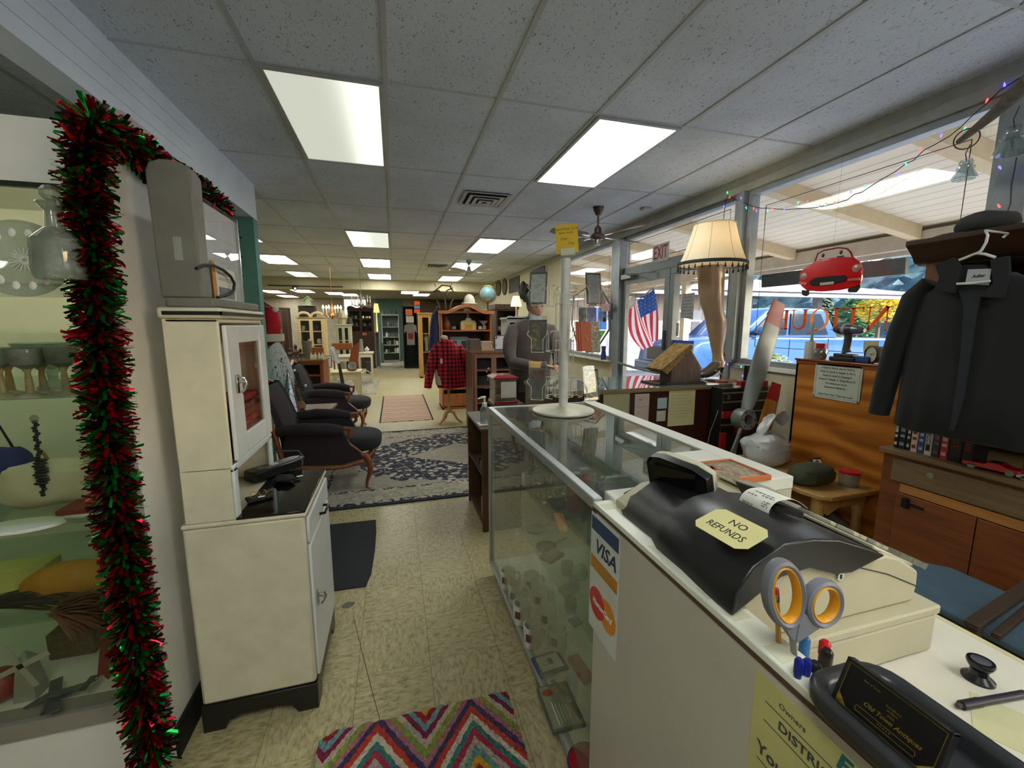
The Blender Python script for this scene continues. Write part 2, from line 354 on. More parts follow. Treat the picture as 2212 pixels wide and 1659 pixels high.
cl = MB().box(X - .06, X, 4.7, 4.93, 2.06, 2.12); cl.bar((X - .05, 4.72, 2.1), (X - .20, 4.55, 2.08), .02, .012); cl.bar((X - .20, 4.55, 2.08), (X - .02, 4.25, 2.08), .02, .012)
obj('door_closer', cl, mat((150, 150, 146), .4, .5), door, bevel=.003)
struct('baseboard_left', MB().box(-.775, -.765, 1.497, 2.44, 0, .115), mat((25, 25, 24), .6), smooth=0)
struct('baseboard_nook', MB().box(-1.17, -1.163, 4.34, 4.458, 0, .1), mat((25, 25, 24), .6), smooth=0)
def diffuser(kind):
 t = NT('lit_diffuser_%s' % kind); v = t.mapping(); x = t.sep(v)[0]
 tubes = {'dim': [(.19, 1.1)], 'one': [(-.17, 1.)], 'full': [(-.13, 1.), (.13, 1.)]}[kind]; s = None
 for c, a in tubes:
  d = t.math('MULTIPLY', t.math('SUBTRACT', x, c), 9); g = t.math('MULTIPLY', t.math('POWER', 2.718, t.math('MULTIPLY', t.math('MULTIPLY', d, d), -1)), a); s = g if s is None else t.math('ADD', s, g)
 b, k = {'dim': (.33, .4), 'one': (.45, 1.2), 'full': (2.6, 5.0)}[kind]
 st = t.math('ADD', t.math('MULTIPLY', s, k), b)
 e = t.n('ShaderNodeEmission'); e.inputs[0].default_value = lin((242, 244, 226) if kind != 'full' else (246, 250, 242)); t.l(st, e.inputs[1]); t.l(e.outputs[0], t.out.inputs[0]); return t.m
DIF = {k: diffuser(k) for k in ('dim', 'one', 'full')}
FRM = mat((176, 180, 180), .4, name='light_frame')
def troffer(i, j, kind, label, z=CEIL, grp='ceiling light panels'):
 x = GX0 + .6096 * (i + .5); y = GY0 + 1.2192 * (j + .5); t = thing('ceiling_light', label, 'ceiling light', (x, y, z - .012), 0, grp)
 f = MB(); a, b = .293, .598
 for q in ((-a, a, -b, -b + .022), (-a, a, b - .022, b), (-a, -a + .022, -b + .022, b - .022), (a - .022, a, -b + .022, b - .022)): f.box(q[0], q[1], q[2], q[3], -.004, .011)
 obj('frame', f, FRM, t, local=True, smooth=0); obj('diffuser', MB().box(-a + .022, a - .022, -b + .022, b - .022, .001, .004), DIF[kind], t, local=True, smooth=0)
for a in ((0, 0, 'dim', 'large dim yellowish ceiling light panel nearest the shop entrance wall on the left'), (3, 0, 'full', 'large bright white ceiling light panel above the glass counters'), (0, 3, 'one', 'ceiling light panel lit on its left half only, second in the left-of-centre row'),
          (3, 3, 'full', 'bright ceiling light panel between the round vent and the white ceiling fan'), (0, 5, 'full', 'ceiling light panel third in the row over the main aisle'), (3, 5, 'full', 'ceiling light panel partly behind the stem of the white ceiling fan'),
          (0, 7, 'full', 'ceiling light panel last before the beam over the main aisle'), (3, 7, 'full', 'ceiling light panel beneath the blades of the white ceiling fan, next to the beam'), (-3, 3, 'full', 'ceiling light panel cut off by the teal wall edge'),
          (-3, 5, 'full', 'bright ceiling light panel on the left just beyond the teal wall'), (-3, 7, 'one', 'half-lit ceiling light panel on the left near the beam'), (-3, -1, 'dim', 'ceiling light panel over the alcove behind the bulkhead')): troffer(*a)
for a in ((0, -3), (3, -3), (1, -1)): pass
for k, (px, py, lb) in enumerate(((590, 630, 'leftmost far light panel behind the beam'), (655, 629, 'second far light panel behind the beam'), (622, 640, 'low far light panel left of the birdhouse'), (725, 634, 'far light panel over the brown hutch'), (755, 637, 'far light panel by the pink back window'), (885, 632, 'far light panel above the orange boxes'), (910, 637, 'small far light panel right above the orange boxes'))):
 p = P(px, py, z=2.55); i = (p.x - GX0) / .6096 - .5; j = (p.y - GY0) / 1.2192 - .5
 troffer(i, min(j, 12.0), 'full', lb, 2.56, 'far ceiling lights behind the beam')
for n_, (i, j) in enumerate(((0, -3), (3, -3))): troffer(i, j, 'full', 'ceiling light panel behind the camera, %s side' % ('left', 'right')[n_])
def ground():
 t = NT('asphalt'); v = t.mapping(); t.bsdf(t.ramp(t.noise(v, 3, 6, .7), [(.3, lin((128, 132, 142))), (.7, lin((150, 154, 162)))]), .9); return t.m
struct('trim_8', MB().box(3.05, 5.0, -6, 30, -.14, -.02), mat((150, 154, 164), .85, var=.08), smooth=0)
gr = struct('ground', MB().box(5.0, 120, -40, 120, -.2, -.1), ground(), smooth=0)
def planks():
 t = NT('porch_planks'); v = t.mapping(); x = t.sep(v)[0]
 f = t.math('FRACT', t.math('DIVIDE', x, .135)); ln = t.math('LESS_THAN', f, .06)
 c = t.mix(t.noise(t.mapping((3, .4, 1)), 2, 3), lin((214, 204, 184)), lin((232, 224, 206)))
 t.bsdf(t.mix(t.math('MULTIPLY', ln, .75), c, lin((120, 108, 92))), .7); return t.m
PZ = lambda x: 2.80 - .15 * (x - 3.05)
pc = MB(); pc.loft([[(3.05, y, PZ(3.05)), (5.3, y, PZ(5.3)), (5.3, y, PZ(5.3) + .06), (3.05, y, PZ(3.05) + .06)] for y in (-4, 12.4)])
struct('porch_ceiling', pc, planks(), smooth=0)
RF = mat((206, 188, 152), .7, var=.05, name='porch_rafter')
rf = MB()
for y in (-2.9, -1.7, -.5, .75, 2.0, 3.12, 4.5, 5.75, 7.0, 8.2, 9.4, 10.6):
 rf.loft([[(x, y - .05, PZ(x) - .13), (x, y + .05, PZ(x) - .13), (x, y + .05, PZ(x) - .002), (x, y - .05, PZ(x) - .002)] for x in (3.06, 5.19)])
struct('trim_9', rf, RF, smooth=0)
eb = MB(); eb.box(5.2, 5.3, -4, 12.2, 2.27, 2.43); eb.box(5.3, 5.34, -4, 12.2, 2.22, 2.5)
struct('trim_10', eb, mat((190, 180, 165), .7), smooth=0)
pp = MB()
for y in (-1.2, 6.6, 10.2): pp.box(5.19, 5.31, y, y + .12, -.02, 2.27)
struct('trim_11', pp, mat((196, 182, 160), .7), smooth=0)
def batten():
 t = NT('board_batten'); v = t.mapping(); x = t.sep(v)[0]; f = t.math('FRACT', t.math('DIVIDE', x, .42)); ln = t.math('LESS_THAN', f, .05)
 t.bsdf(t.mix(ln, lin((196, 180, 168)), lin((110, 96, 88))), .8); return t.m
def brick():
 t = NT('long_brick'); b = t.n('ShaderNodeTexBrick'); b.inputs['Scale'].default_value = 1; b.inputs['Brick Width'].default_value = .62; b.inputs['Row Height'].default_value = .13; b.inputs['Mortar Size'].default_value = .008
 b.inputs['Color1'].default_value = lin((150, 156, 166)); b.inputs['Color2'].default_value = lin((134, 140, 152)); b.inputs['Mortar'].default_value = lin((92, 96, 106)); sx = t.sep(t.mapping()); cb = t.n('ShaderNodeCombineXYZ'); t.l(sx[0], cb.inputs[0]); t.l(sx[2], cb.inputs[1]); t.l(cb.outputs[0], b.inputs[0]); t.bsdf(b.outputs[0], .8); return t.m
wy = 12.3
wing = thing('building_wing', 'low building across the yard with battened walls above grey brick', 'building', (9, wy, -.1))
obj('battened_wall', MB().box(5.4, 12.2, wy, wy + .2, 1.05, 2.6), batten(), wing, smooth=0)
obj('brick_wall', MB().box(5.4, 12.2, wy - .12, wy + .1, -.1, 1.05), brick(), wing, smooth=0)
obj('fascia', MB().box(5.4, 19, wy - 1.2, wy - 1.05, 2.42, 2.66), mat((105, 105, 112), .6), wing, smooth=0)
obj('soffit', MB().box(5.4, 19, wy - 1.1, wy + .2, 2.60, 2.66), mat((90, 88, 92), .7), wing, smooth=0)
obj('gutter', MB().box(5.4, 19, wy - 1.27, wy - 1.2, 2.58, 2.67), mat((200, 214, 220), .5), wing, smooth=0)
def shingle():
 t = NT('shingles'); b = t.n('ShaderNodeTexBrick'); b.inputs['Scale'].default_value = 1; b.inputs['Brick Width'].default_value = .3; b.inputs['Row Height'].default_value = .16; b.inputs['Mortar Size'].default_value = .015; b.inputs['Bias'].default_value = .1
 b.inputs['Color1'].default_value = lin((190, 190, 186)); b.inputs['Color2'].default_value = lin((140, 142, 142)); b.inputs['Mortar'].default_value = lin((70, 74, 78)); t.l(t.mapping(), b.inputs[0]); t.bsdf(b.outputs[0], .8); return t.m
rr = MB(); rr.loft([[(x, wy - 1.25, 2.66), (x, wy + 5, 3.75), (x, wy + 5, 3.65), (x, wy - 1.25, 2.60)] for x in (5.4, 19)]); obj('roof', rr, shingle(), wing, smooth=0)
dr = MB().box(9.55, 10.35, wy - .03, wy, -.1, 2.0); dw = obj('doorway', dr, mat((205, 205, 210), .6), wing, smooth=0)
obj('dark_opening', MB().box(9.95, 10.3, wy - .05, wy - .03, .1, 1.6), mat((60, 60, 70), .6), dw, smooth=0)
for x in (12.15, 15.4): obj('post', MB().box(x, x + .22, wy - .2, wy + .02, -.1, 2.6), mat((120, 118, 124), .7), wing, smooth=0)
def truck():
 t = thing('pickup_truck', 'blue pickup truck parked in front of the shop window, nose to the left', 'truck', (9.2, 8.6, -.1))
 BL = mat((44, 88, 150), .25, .3, var=.03, coat=.6, name='blue_car_paint'); dark = mat((34, 46, 60), .08, spec=.8, name='car_glass'); blk = mat((25, 26, 28), .7)
 o = [(6.15, .3), (6.05, .62), (6.12, 1.0), (6.35, 1.12), (7.3, 1.2), (7.55, 1.22), (13.2, 1.12), (13.3, .55), (13.2, .35)]
 b = MB()
 for k, (y, s) in enumerate(((7.62, .93), (7.56, 1.0), (9.44, 1.0), (9.38, .93))): pass
 b.loft([[(9.6 + (x - 9.6) * s, y, .75 + (z - .75) * s) for x, z in o] for y, s in ((7.58, .965), (7.66, 1), (9.4, 1), (9.48, .965))])
 obj('body', b, BL, t, bevel=.03)
 c = MB(); cab = [(7.5, 1.2), (8.25, 1.80), (8.6, 1.86), (10.0, 1.84), (10.5, 1.18)]
 c.loft([[(9.2 + (x - 9.2) * s, y, 1.2 + (z - 1.2) * s) for x, z in cab] for y, s in ((7.66, 1.0), (7.72, 1.03), (9.34, 1.03), (9.4, 1.0))]); obj('cab', c, BL, t, bevel=.03)
 for yy in (7.655, 9.405):
  for q in ([(7.78, 1.25), (8.3, 1.70), (8.85, 1.74), (8.85, 1.25)], [(8.95, 1.25), (8.95, 1.74), (9.85, 1.74), (10.15, 1.25)]): obj('side_window', MB().prism(q, yy - .02, yy + .012, 'y'), dark, t, smooth=0)
 wsh = MB(); wsh.loft([[(7.5 + .75 * k - .012, y, 1.2 + .6 * k + .012), (7.5 + .75 * k + .01, y, 1.2 + .6 * k - .0)] for k in (.08, .92) for y in (7.75,)] + [[(7.5 + .75 * k - .012, y, 1.2 + .6 * k + .012), (7.5 + .75 * k + .01, y, 1.2 + .6 * k)] for k in (.92, .08) for y in (9.3,)], close=True)
 wq = MB().add([(7.5 + .75 * k - .015, y, 1.2 + .6 * k + .02) for k, y in ((.08, 7.75), (.92, 7.8), (.92, 9.25), (.08, 9.3))] + [(7.5 + .75 * k + .02, y, 1.2 + .6 * k) for k, y in ((.08, 7.75), (.92, 7.8), (.92, 9.25), (.08, 9.3))], [(0, 1, 2, 3), (7, 6, 5, 4), (0, 4, 5, 1), (1, 5, 6, 2), (2, 6, 7, 3), (3, 7, 4, 0)])
 obj('windshield', wq, dark, t, smooth=0)
 for x in (7.15, 12.0):
  for y in (7.55, 9.3):
   w = MB().lathe((x, y, .27), [(0, 0), (.22, 0), (.24, .02), (.36, .03), (.37, .1), (.37, .16), (.3, .2), (0, .2)], 24, 'y'); wo = obj('wheel', w, blk, t)
   obj('rim', MB().lathe((x, y - .012, .27), [(0, 0), (.05, -.01), (.2, 0), (.23, .02), (.2, .04)], 18, 'y'), STEEL, wo)
 for y in (7.68, 9.1): obj('headlight', MB().cbox((6.22, y + .13, .98), (.22, .34, .22)), mat((236, 240, 244), .1, .2, emit=.0), t, bevel=.05)
 obj('bumper', MB().box(5.97, 6.2, 7.6, 9.46, .38, .62), mat((70, 92, 120), .3, .3), t, bevel=.05)
 obj('grille', MB().box(6.03, 6.12, 8.05, 9.0, .66, .98), mat((30, 34, 40), .4), t, bevel=.02)
 mr = MB().ball((7.95, 7.47, 1.34), .1, .08, .12); mr.cyl((7.95, 7.52, 1.3), (8.0, 7.68, 1.26), .03); obj('side_mirror', mr, BL, t)
 for x in (8.9, 10.1, 10.6): obj('door_gap', MB().box(x, x + .014, 7.572, 7.582, .42, 1.15), blk, t, smooth=0)
truck()
def foliage_blob(c, r, h, n, sz, seed, cone=True):
 random.seed(seed); b = MB()
 for k in range(n):
  u = random.random() ** .8; a = random.random() * 2 * pi
  rad = (r * (1 - u) if cone else r * sqrt(max(0, 1 - (2 * u - 1) ** 2))) * (.55 + .45 * random.random()); p = Vector((c[0] + rad * cos(a), c[1] + rad * sin(a), c[2] + h * u))
  d = Vector((cos(a), sin(a), -.35 if cone else random.uniform(-.5, .5))); d.normalize(); s_ = sz * (1.15 - u * .6 if cone else random.uniform(.6, 1.2)); w = Vector((-sin(a), cos(a), random.uniform(-.4, .4))) * s_ * .4
  b.add([p - w, p + w, p + d * s_ + w * .3, p + d * s_ - w * .3], [(0, 1, 2, 3)])
 return b
def tree(name, label, c, r, h, n, sz, m, seed, cone=True, trunk=.12):
 t = thing(name, label, 'tree', (c[0], c[1], -.1), 0, None); obj('foliage', foliage_blob((c[0], c[1], c[2]), r, h, n, sz, seed, cone), m, t, smooth=0, rn=False)
 obj('trunk', MB().cyl((c[0], c[1], -.1), (c[0], c[1], c[2] + h * .7), trunk, trunk * .4, 8), mat((90, 74, 60), .9), t)
p = P(1775, 700, y=17.5); tree('conifer', 'grey-green conifer seen between the posts of the far wing', (p.x, p.y, .2), 1.1, 3.2, 1500, .38, mat((96, 118, 100), .8), 3)
p = P(1850, 680, y=20.5); tree('leafy_tree', 'bushy green tree by the post of the far wing', (p.x, p.y, .2), 1.1, 2.9, 900, .4, mat((92, 140, 96), .8), 4, False)
p = P(1905, 640, y=15); tree('autumn_tree', 'bright yellow leafed tree on the slope', (p.x, p.y, 1.6), 1.0, 1.3, 900, .22, mat((226, 204, 70), .8), 5, False)
p = P(1590, 745, y=11.2); tree('shrub', 'pale variegated shrub at the foot of the battened wall', (7.2, 6.4, 0), .3, .9, 400, .12, mat((170, 186, 140), .8), 8, False, .02)
def hillmat():
 t = NT('forest_slope'); v = t.mapping(); n = t.noise(v, .5, 8, .75); t.bsdf(t.ramp(n, [(.32, lin((24, 44, 50))), (.5, lin((50, 76, 84))), (.62, lin((84, 104, 104))), (.74, lin((150, 156, 140)))]), .95); return t.m
hb = MB(); hb.grid(lambda u, v: (18 + 90 * u, 34 - 60 * (v - .45) * 1.0 + u * 14, 0), 2, 2)
hb = MB().grid(lambda u, v: (26 + 60 * v + 10 * u, 62 - 90 * u + 6 * sin(7 * u) , -1 + 17 * v ** .8 * (.85 + .35 * noise.noise((u * 5, v * 4, 1))) + 2.4 * noise.noise((u * 40, v * 30, 3)) + 1.2 * noise.noise((u * 110, v * 70, 3))), 150, 80)
struct('hillside', hb, hillmat(), rn=False)
wd = bpy.data.worlds.new('sky'); bpy.context.scene.world = wd; wd.use_nodes = True; nt = wd.node_tree; bg = nt.nodes['Background']
sk = nt.nodes.new('ShaderNodeTexSky'); sk.sky_type = 'NISHITA'; sk.sun_disc = False; sk.sun_elevation = R(30); sk.sun_rotation = R(120); sk.air_density = 1.2; sk.dust_density = 1.5
nt.links.new(sk.outputs[0], bg.inputs[0]); bg.inputs[1].default_value = .34
sl = bpy.data.lights.new('sun', 'SUN'); so = bpy.data.objects.new('sun', sl); C.objects.link(so); sl.energy = 8.0; sl.angle = R(.6); sl.color = (1, .95, .86)
so.rotation_euler = Vector((-.6, .9, -.6)).to_track_quat('-Z', 'Y').to_euler(); so.location = (8, -4, 9)
sc = bpy.context.scene; sc.view_settings.view_transform = 'Standard'; sc.view_settings.look = 'None'; sc.view_settings.exposure = 1.1; sc.view_settings.gamma = 1; sc.view_settings.use_curve_mapping = False
cy = sc.cycles; cy.use_denoising = True; cy.max_bounces = 10; cy.diffuse_bounces = 5; cy.glossy_bounces = 4; cy.transmission_bounces = 6; cy.transparent_max_bounces = 24; cy.caustics_reflective = False; cy.caustics_refractive = False; cy.sample_clamp_indirect = 6; cy.use_light_tree = True
def on(px, py, z): return P(px, py, z=z)
sc_ = thing('showcase', 'built-in white display showcase with lit glass shelves at the left edge', 'display case', (-1.6, 1.9, 0))
obj('side_panel', MB().box(-.81, -.775, 1.496, 2.44, 0, 2.028), WW, sc_, smooth=0)
obj('valance', MB().box(-2.8, -.81, 1.496, 1.52, 1.863, 2.028), WW, sc_, smooth=0)
obj('base_panel', MB().box(-2.8, -.81, 1.50, 1.53, 0, .2), WW, sc_, smooth=0)
obj('sill', MB().box(-2.8, -.81, 1.49, 1.56, .2, .257), mat((150, 142, 132), .5), sc_, smooth=0)
SI = mat((222, 219, 206), .6, var=.03, name='case_interior')
obj('case_floor', MB().box(-2.8, -.81, 1.56, 2.42, .235, .26), SI, sc_, smooth=0)
obj('back_panel', MB().box(-2.8, -.81, 2.42, 2.44, .235, 2.028), SI, sc_, smooth=0)
obj('top_panel', MB().box(-2.8, -.81, 1.52, 2.42, 1.98, 2.028), WW, sc_, smooth=0)
obj('track', MB().box(-2.8, -.81, 1.5, 1.515, 1.850, 1.863), mat((60, 60, 55), .4, .4), sc_, smooth=0)
SH = [1.597, 1.272, .878, .567]
for z in SH: obj('shelf', MB().box(-2.78, -.812, 1.53, 2.15 if z > .6 else 2.2, z - .008, z), glass((232, 242, 234), haze=.06, name='shelf_glass'), sc_, smooth=0)
obj('front_pane', MB().box(-2.8, -.811, 1.506, 1.511, .257, 1.852), glass((250, 252, 246), name='case_glass'), sc_, smooth=0)
tl = obj('light_tube', MB().cyl((-2.7, 1.62, 1.9), (-.86, 1.62, 1.9), .014, n=10), mat((252, 250, 220), .5, emit=8, name='case_lamp'), sc_)
t = thing('glass_plate', 'cut glass plate with starburst centre standing on the top shelf of the showcase', 'plate', on(56, 604, SH[0]))
c = P(56, 563, y=t.location.y + .01); r_ = .098
M = frame(c, (cos(.15), sin(.15), 0), (0, .12, 1)); b = MB(M).lathe((0, 0, 0), [(0, .0), (.04, .0), (.05, .006), (.085, .012), (r_, .02), (r_, .024), (.084, .016), (.05, .01), (.04, .004), (0, .004)], 40)
obj('dish', b, CRYSTAL, t); s_ = MB(M)
for k in range(20): a = k * pi / 10; s_.cbox((.018 * cos(a), .018 * sin(a), .0055), (.026, .002, .002), Matrix.Rotation(a, 3, 'Z'))
for k in range(14): a = k * pi / 7; s_.ball((.07 * cos(a), .07 * sin(a), .014), .008, .012, .003, 8, 4)
obj('cut_pattern', s_, WHITE, t)
p = on(135, 604, SH[0]); d = MB().lathe(p, [(0, 0), (.05, 0), (.055, .02), (.052, .1), (.02, .13), (.016, .17), (.03, .19), (.028, .192), (.013, .19), (.013, .135), (.045, .1), (.05, .02), (0, .01)], 16)
t = thing('decanter', 'clear cut glass decanter with round stopper beside the glass plate', 'decanter', p); obj('bottle', d, CRYSTAL, t); obj('stopper', MB().ball(p + Vector((0, 0, .215)), .021, n=8, m=5).cyl(p + Vector((0, 0, .17)), p + Vector((0, 0, .2)), .01), CRYSTAL, t, smooth=20)
pr = [(0, 0), (.032, 0), (.033, .004), (.01, .012), (.008, .05), (.006, .07), (.012, .082)]; bw = [(.012, .082), (.03, .095), (.036, .12), (.034, .14), (.032, .14), (.033, .12), (.027, .1), (0, .088)]
amb = glass((214, 176, 60), haze=.35, name='amber_glass'); grn = glass((70, 130, 96), haze=.3, name='green_glass'); gb = None
for k, (px, py, lb) in enumerate(((8, 857, 'leftmost green bowled goblet, cut by the frame edge'), (26, 851, 'second green bowled goblet from the left, behind the first'), (68, 857, 'green bowled goblet in the middle of the row'), (97, 850, 'green bowled goblet half hidden behind the middle one'), (145, 851, 'green bowled goblet nearest the tinsel'))):
 q = on(px, py, SH[1])
 if gb is None:
  gb = thing('goblet', lb + ' on the second shelf', 'goblet', q, 0, 'green and amber goblets'); obj('stem', MB().lathe(q, pr, 16), amb, gb); obj('bowl', MB().lathe(q, bw, 18), grn, gb, label='green glass bowl')
 else: dup(gb, q, label=lb + ' on the second shelf')
q = on(118, 838, SH[1]); b = MB().lathe(q, [(0, 0), (.04, 0), (.04, .008), (.012, .03), (.014, .05), (.06, .085), (.085, .15), (.08, .15), (.055, .09), (0, .06)], 20); one('glass_compote', b, CRYSTAL, 'clear footed glass bowl behind the goblets', 'bowl')
def soft(c, rx, ry, rz, seed=0, amp=.12, n=20, m=14, pw=1.0, M=None):
 b = MB(M); c = Vector(c)
 def q(u, v):
  t_ = pi * v; a = 2 * pi * u; f = 1 + amp * noise.noise(Vector((cos(a) * sin(t_) * 1.7 + seed, sin(a) * sin(t_) * 1.7, cos(t_) * 1.7)))
  s = lambda x: math.copysign(abs(x) ** pw, x)
  return c + Vector((rx * s(sin(t_)) * s(cos(a)), ry * s(sin(t_)) * s(sin(a)), rz * s(cos(t_)))) * f
 vs = [q(j / n, i / m) for i in range(m + 1) for j in range(n)]
 fs = [(i * n + j, (i + 1) * n + j, (i + 1) * n + (j + 1) % n, i * n + (j + 1) % n) for i in range(m) for j in range(n)]
 return b.add(vs, fs)
q = on(100, 1100, SH[2]); t = thing('handbag', 'cream beaded handbag slumped on the third shelf', 'handbag', q)
obj('bag_body', soft(q + Vector((-.02, .05, .075)), .14, .05, .078, 3, .22, pw=.8), mat((206, 198, 166), .7, bump=.5, bs=260, name='cream_beads'), t)
obj('chain_handle', MB().torus(q + Vector((-.07, .05, .15)), .06, .0045, (0, 1, 0), 28, 6, 0, pi, 1), BRASS, t)
q = on(8, 1080, SH[2]); t = thing('handbag', 'dark blue velvet handbag at the left edge of the third shelf', 'handbag', q); obj('bag_body', soft(q + Vector((0, .03, .09)), .075, .035, .09, 5, .15, pw=.7), mat((28, 44, 108), .8, name='blue_velvet'), t); obj('strap', MB().tube([q + Vector((-.03, .03, .17)), q + Vector((-.02, .04, .3)), q + Vector((.03, .03, .17))], .004), BLACKM, t)
obj('price_tag', MB().box(q.x - .03, q.x + .0, q.y - .01, q.y - .008, q.z + .10, q.z + .14), TAGW, t, smooth=0)
q = on(198, 1092, SH[2]); one('pouch', soft(q + Vector((0, .08, .07)), .045, .03, .07, 7, .3, pw=.7), mat((120, 22, 30), .7), 'small red pouch behind the tinsel on the third shelf', 'pouch')
q = on(190, 1118, SH[2]); one('red_book', MB().box(q.x - .08, q.x + .06, q.y + .0, q.y + .1, SH[2] + .014, SH[2] + .03), mat((120, 26, 34), .6), 'flat dark red book on a pile of leaflets on the third shelf', 'book', bevel=.002)
b = MB()
for k in range(3): b.cbox((q.x + .01, q.y + .05, SH[2] + .0025 + k * .0043), (.15, .1, .004), Matrix.Rotation(.1 * k - .1, 3, 'Z'))
one('leaflets', b, PAPER, 'small pile of leaflets under the flat red book', 'papers')
q = on(45, 1140, SH[2]); one('beaded_mat', MB().lathe(q + Vector((0, .0, .002)), [(0, .012), (.08, .012), (.1, .008), (.106, 0), (0, 0)], 36, sy=.5), mat((216, 220, 208), .5, bump=.6, bs=300), 'oval white beaded purse lying flat on the third shelf', 'purse')
q = P(74, 905, y=1.66); t = thing('bead_tassel', 'long dark bead tassel hanging in front of the cream handbag', 'tassel', (q.x, q.y, q.z))
obj('glass_knob', MB().ball(q, .011, .008, .014), CRYSTAL, t)
b = MB(); e = P(95, 1075, y=1.66)
for k in range(26): b.ball(q.lerp(e, (k + 1) / 27) + Vector((.004 * sin(k * 2), 0, 0)), .008 + (.012 if 12 < k < 22 else 0), .006, .006, 8, 5)
obj('beads', b, BLACK, t)
q = on(50, 1290, SH[3]); t = thing('gift_box', 'pale yellow box with gilt edge on the fourth shelf', 'box', (q.x - .06, q.y + .08, SH[3]))
obj('carton', MB().box(q.x - .16, q.x + .04, q.y + .04, q.y + .12, SH[3], SH[3] + .085), mat((206, 202, 110), .6), t, bevel=.003)
q = on(140, 1300, SH[3]); one('leather_pouch', soft(q + Vector((.01, .03, .062)), .125, .06, .062, 11, .12, pw=.9), mat((176, 122, 18), .7, name='ochre_suede'), 'large ochre suede pouch bulging on the fourth shelf', 'pouch')
def feathers(c, n, L, m, label, name, seed, spread=.6, a0=0.):
 random.seed(seed); b = MB()
 for k in range(n):
  a = a0 + random.uniform(-spread, spread); d = Vector((cos(a), random.uniform(-.25, .1), sin(a) * .5 + .1)); p0 = Vector(c) + Vector((random.uniform(-.02, .02), random.uniform(-.03, .03), random.uniform(0, .02))); pts = [p0 + d * L * t_ * random.uniform(.8, 1.1) - Vector((0, 0, .04 * t_ * t_)) for t_ in (0, .35, .7, 1)]
  b.tube(pts, [.002, .007, .006, .001], 4, flat=.3)
 return one(name, b, m, label, 'feathers')
q = on(10, 1325, SH[3]); feathers(q + Vector((-.05, .02, .02)), 60, .26, BLACKM, 'black feather fan lying on the fourth shelf', 'feather_fan', 2, .25, .12)
q = on(150, 1330, SH[3]); feathers(q + Vector((-.02, .0, .02)), 110, .15, mat((96, 66, 34), .8), 'tangled brown feather hair piece beside the ochre pouch', 'feather_piece', 5, 1.2, -.1)
q = on(70, 1500, .26); t = thing('figurine', 'silver windmill figurine on the floor of the showcase', 'figurine', q)
obj('tower', MB().loft([[q + Vector((sx * w_, sy * w_, z)) for sx, sy in ((-1, -1), (1, -1), (1, 1), (-1, 1))] for w_, z in ((.03, 0), (.018, .12), (.02, .13), (.003, .16))]), mat((168, 168, 160), .35, .5), t)
s_ = MB()
for k in range(4): a = k * pi / 2 + .4; s_.bar(q + Vector((0, -.024, .125)), q + Vector((.085 * cos(a), -.024, .125 + .085 * sin(a))), .018, .002, (0, 1, 0))
obj('sails', s_, mat((190, 190, 180), .35, .5), t)
q = on(130, 1520, .26); b = MB(); b.tube([q + Vector((-.09, 0, .01)), q + Vector((-.03, 0, .03)), q + Vector((.05, 0, .045)), q + Vector((.10, .01, .055))], [.003, .014, .01, .002], 8); b.cbox(q + Vector((-.01, 0, .035)), (.03, .17, .004), Matrix.Rotation(.5, 3, 'Z')); b.cbox(q + Vector((.08, 0, .055)), (.02, .06, .003)); b.cyl(q + Vector((-.03, .03, 0)), q + Vector((-.02, .02, .03)), .004); b.cyl(q + Vector((-.03, -.03, 0)), q + Vector((-.02, -.02, .03)), .004)
one('model_aeroplane', b, mat((92, 92, 96), .4, .5), 'small grey metal model aeroplane on the showcase floor', 'model')
q = on(150, 1440, .26); one('carved_box', MB().box(q.x - .09, q.x + .05, q.y + .05, q.y + .12, .26, .36), mat((98, 78, 52), .6, var=.3, vs=60, bump=.5, bs=60), 'brown carved wooden box behind the silver windmill', 'box', bevel=.004)
q = on(255, 1470, .26); b = MB().grid(lambda u, v: (q.x - .07 + .12 * u, q.y + .02 + .06 * v + .008 * sin(u * 14), .265 + (1 - v) * .0 + .16 * v + .008 * sin(u * 20)), 16, 8, .003); one('red_cloth', b, mat((122, 14, 22), .85, name='red_felt'), 'dark red cloth draped at the right end of the showcase floor', 'cloth')
q = on(-15, 1530, .26); one('red_ball', MB().ball(q + Vector((0, .03, .055)), .055), mat((130, 24, 32), .4), 'red glass ball at the left edge of the showcase floor', 'ball')
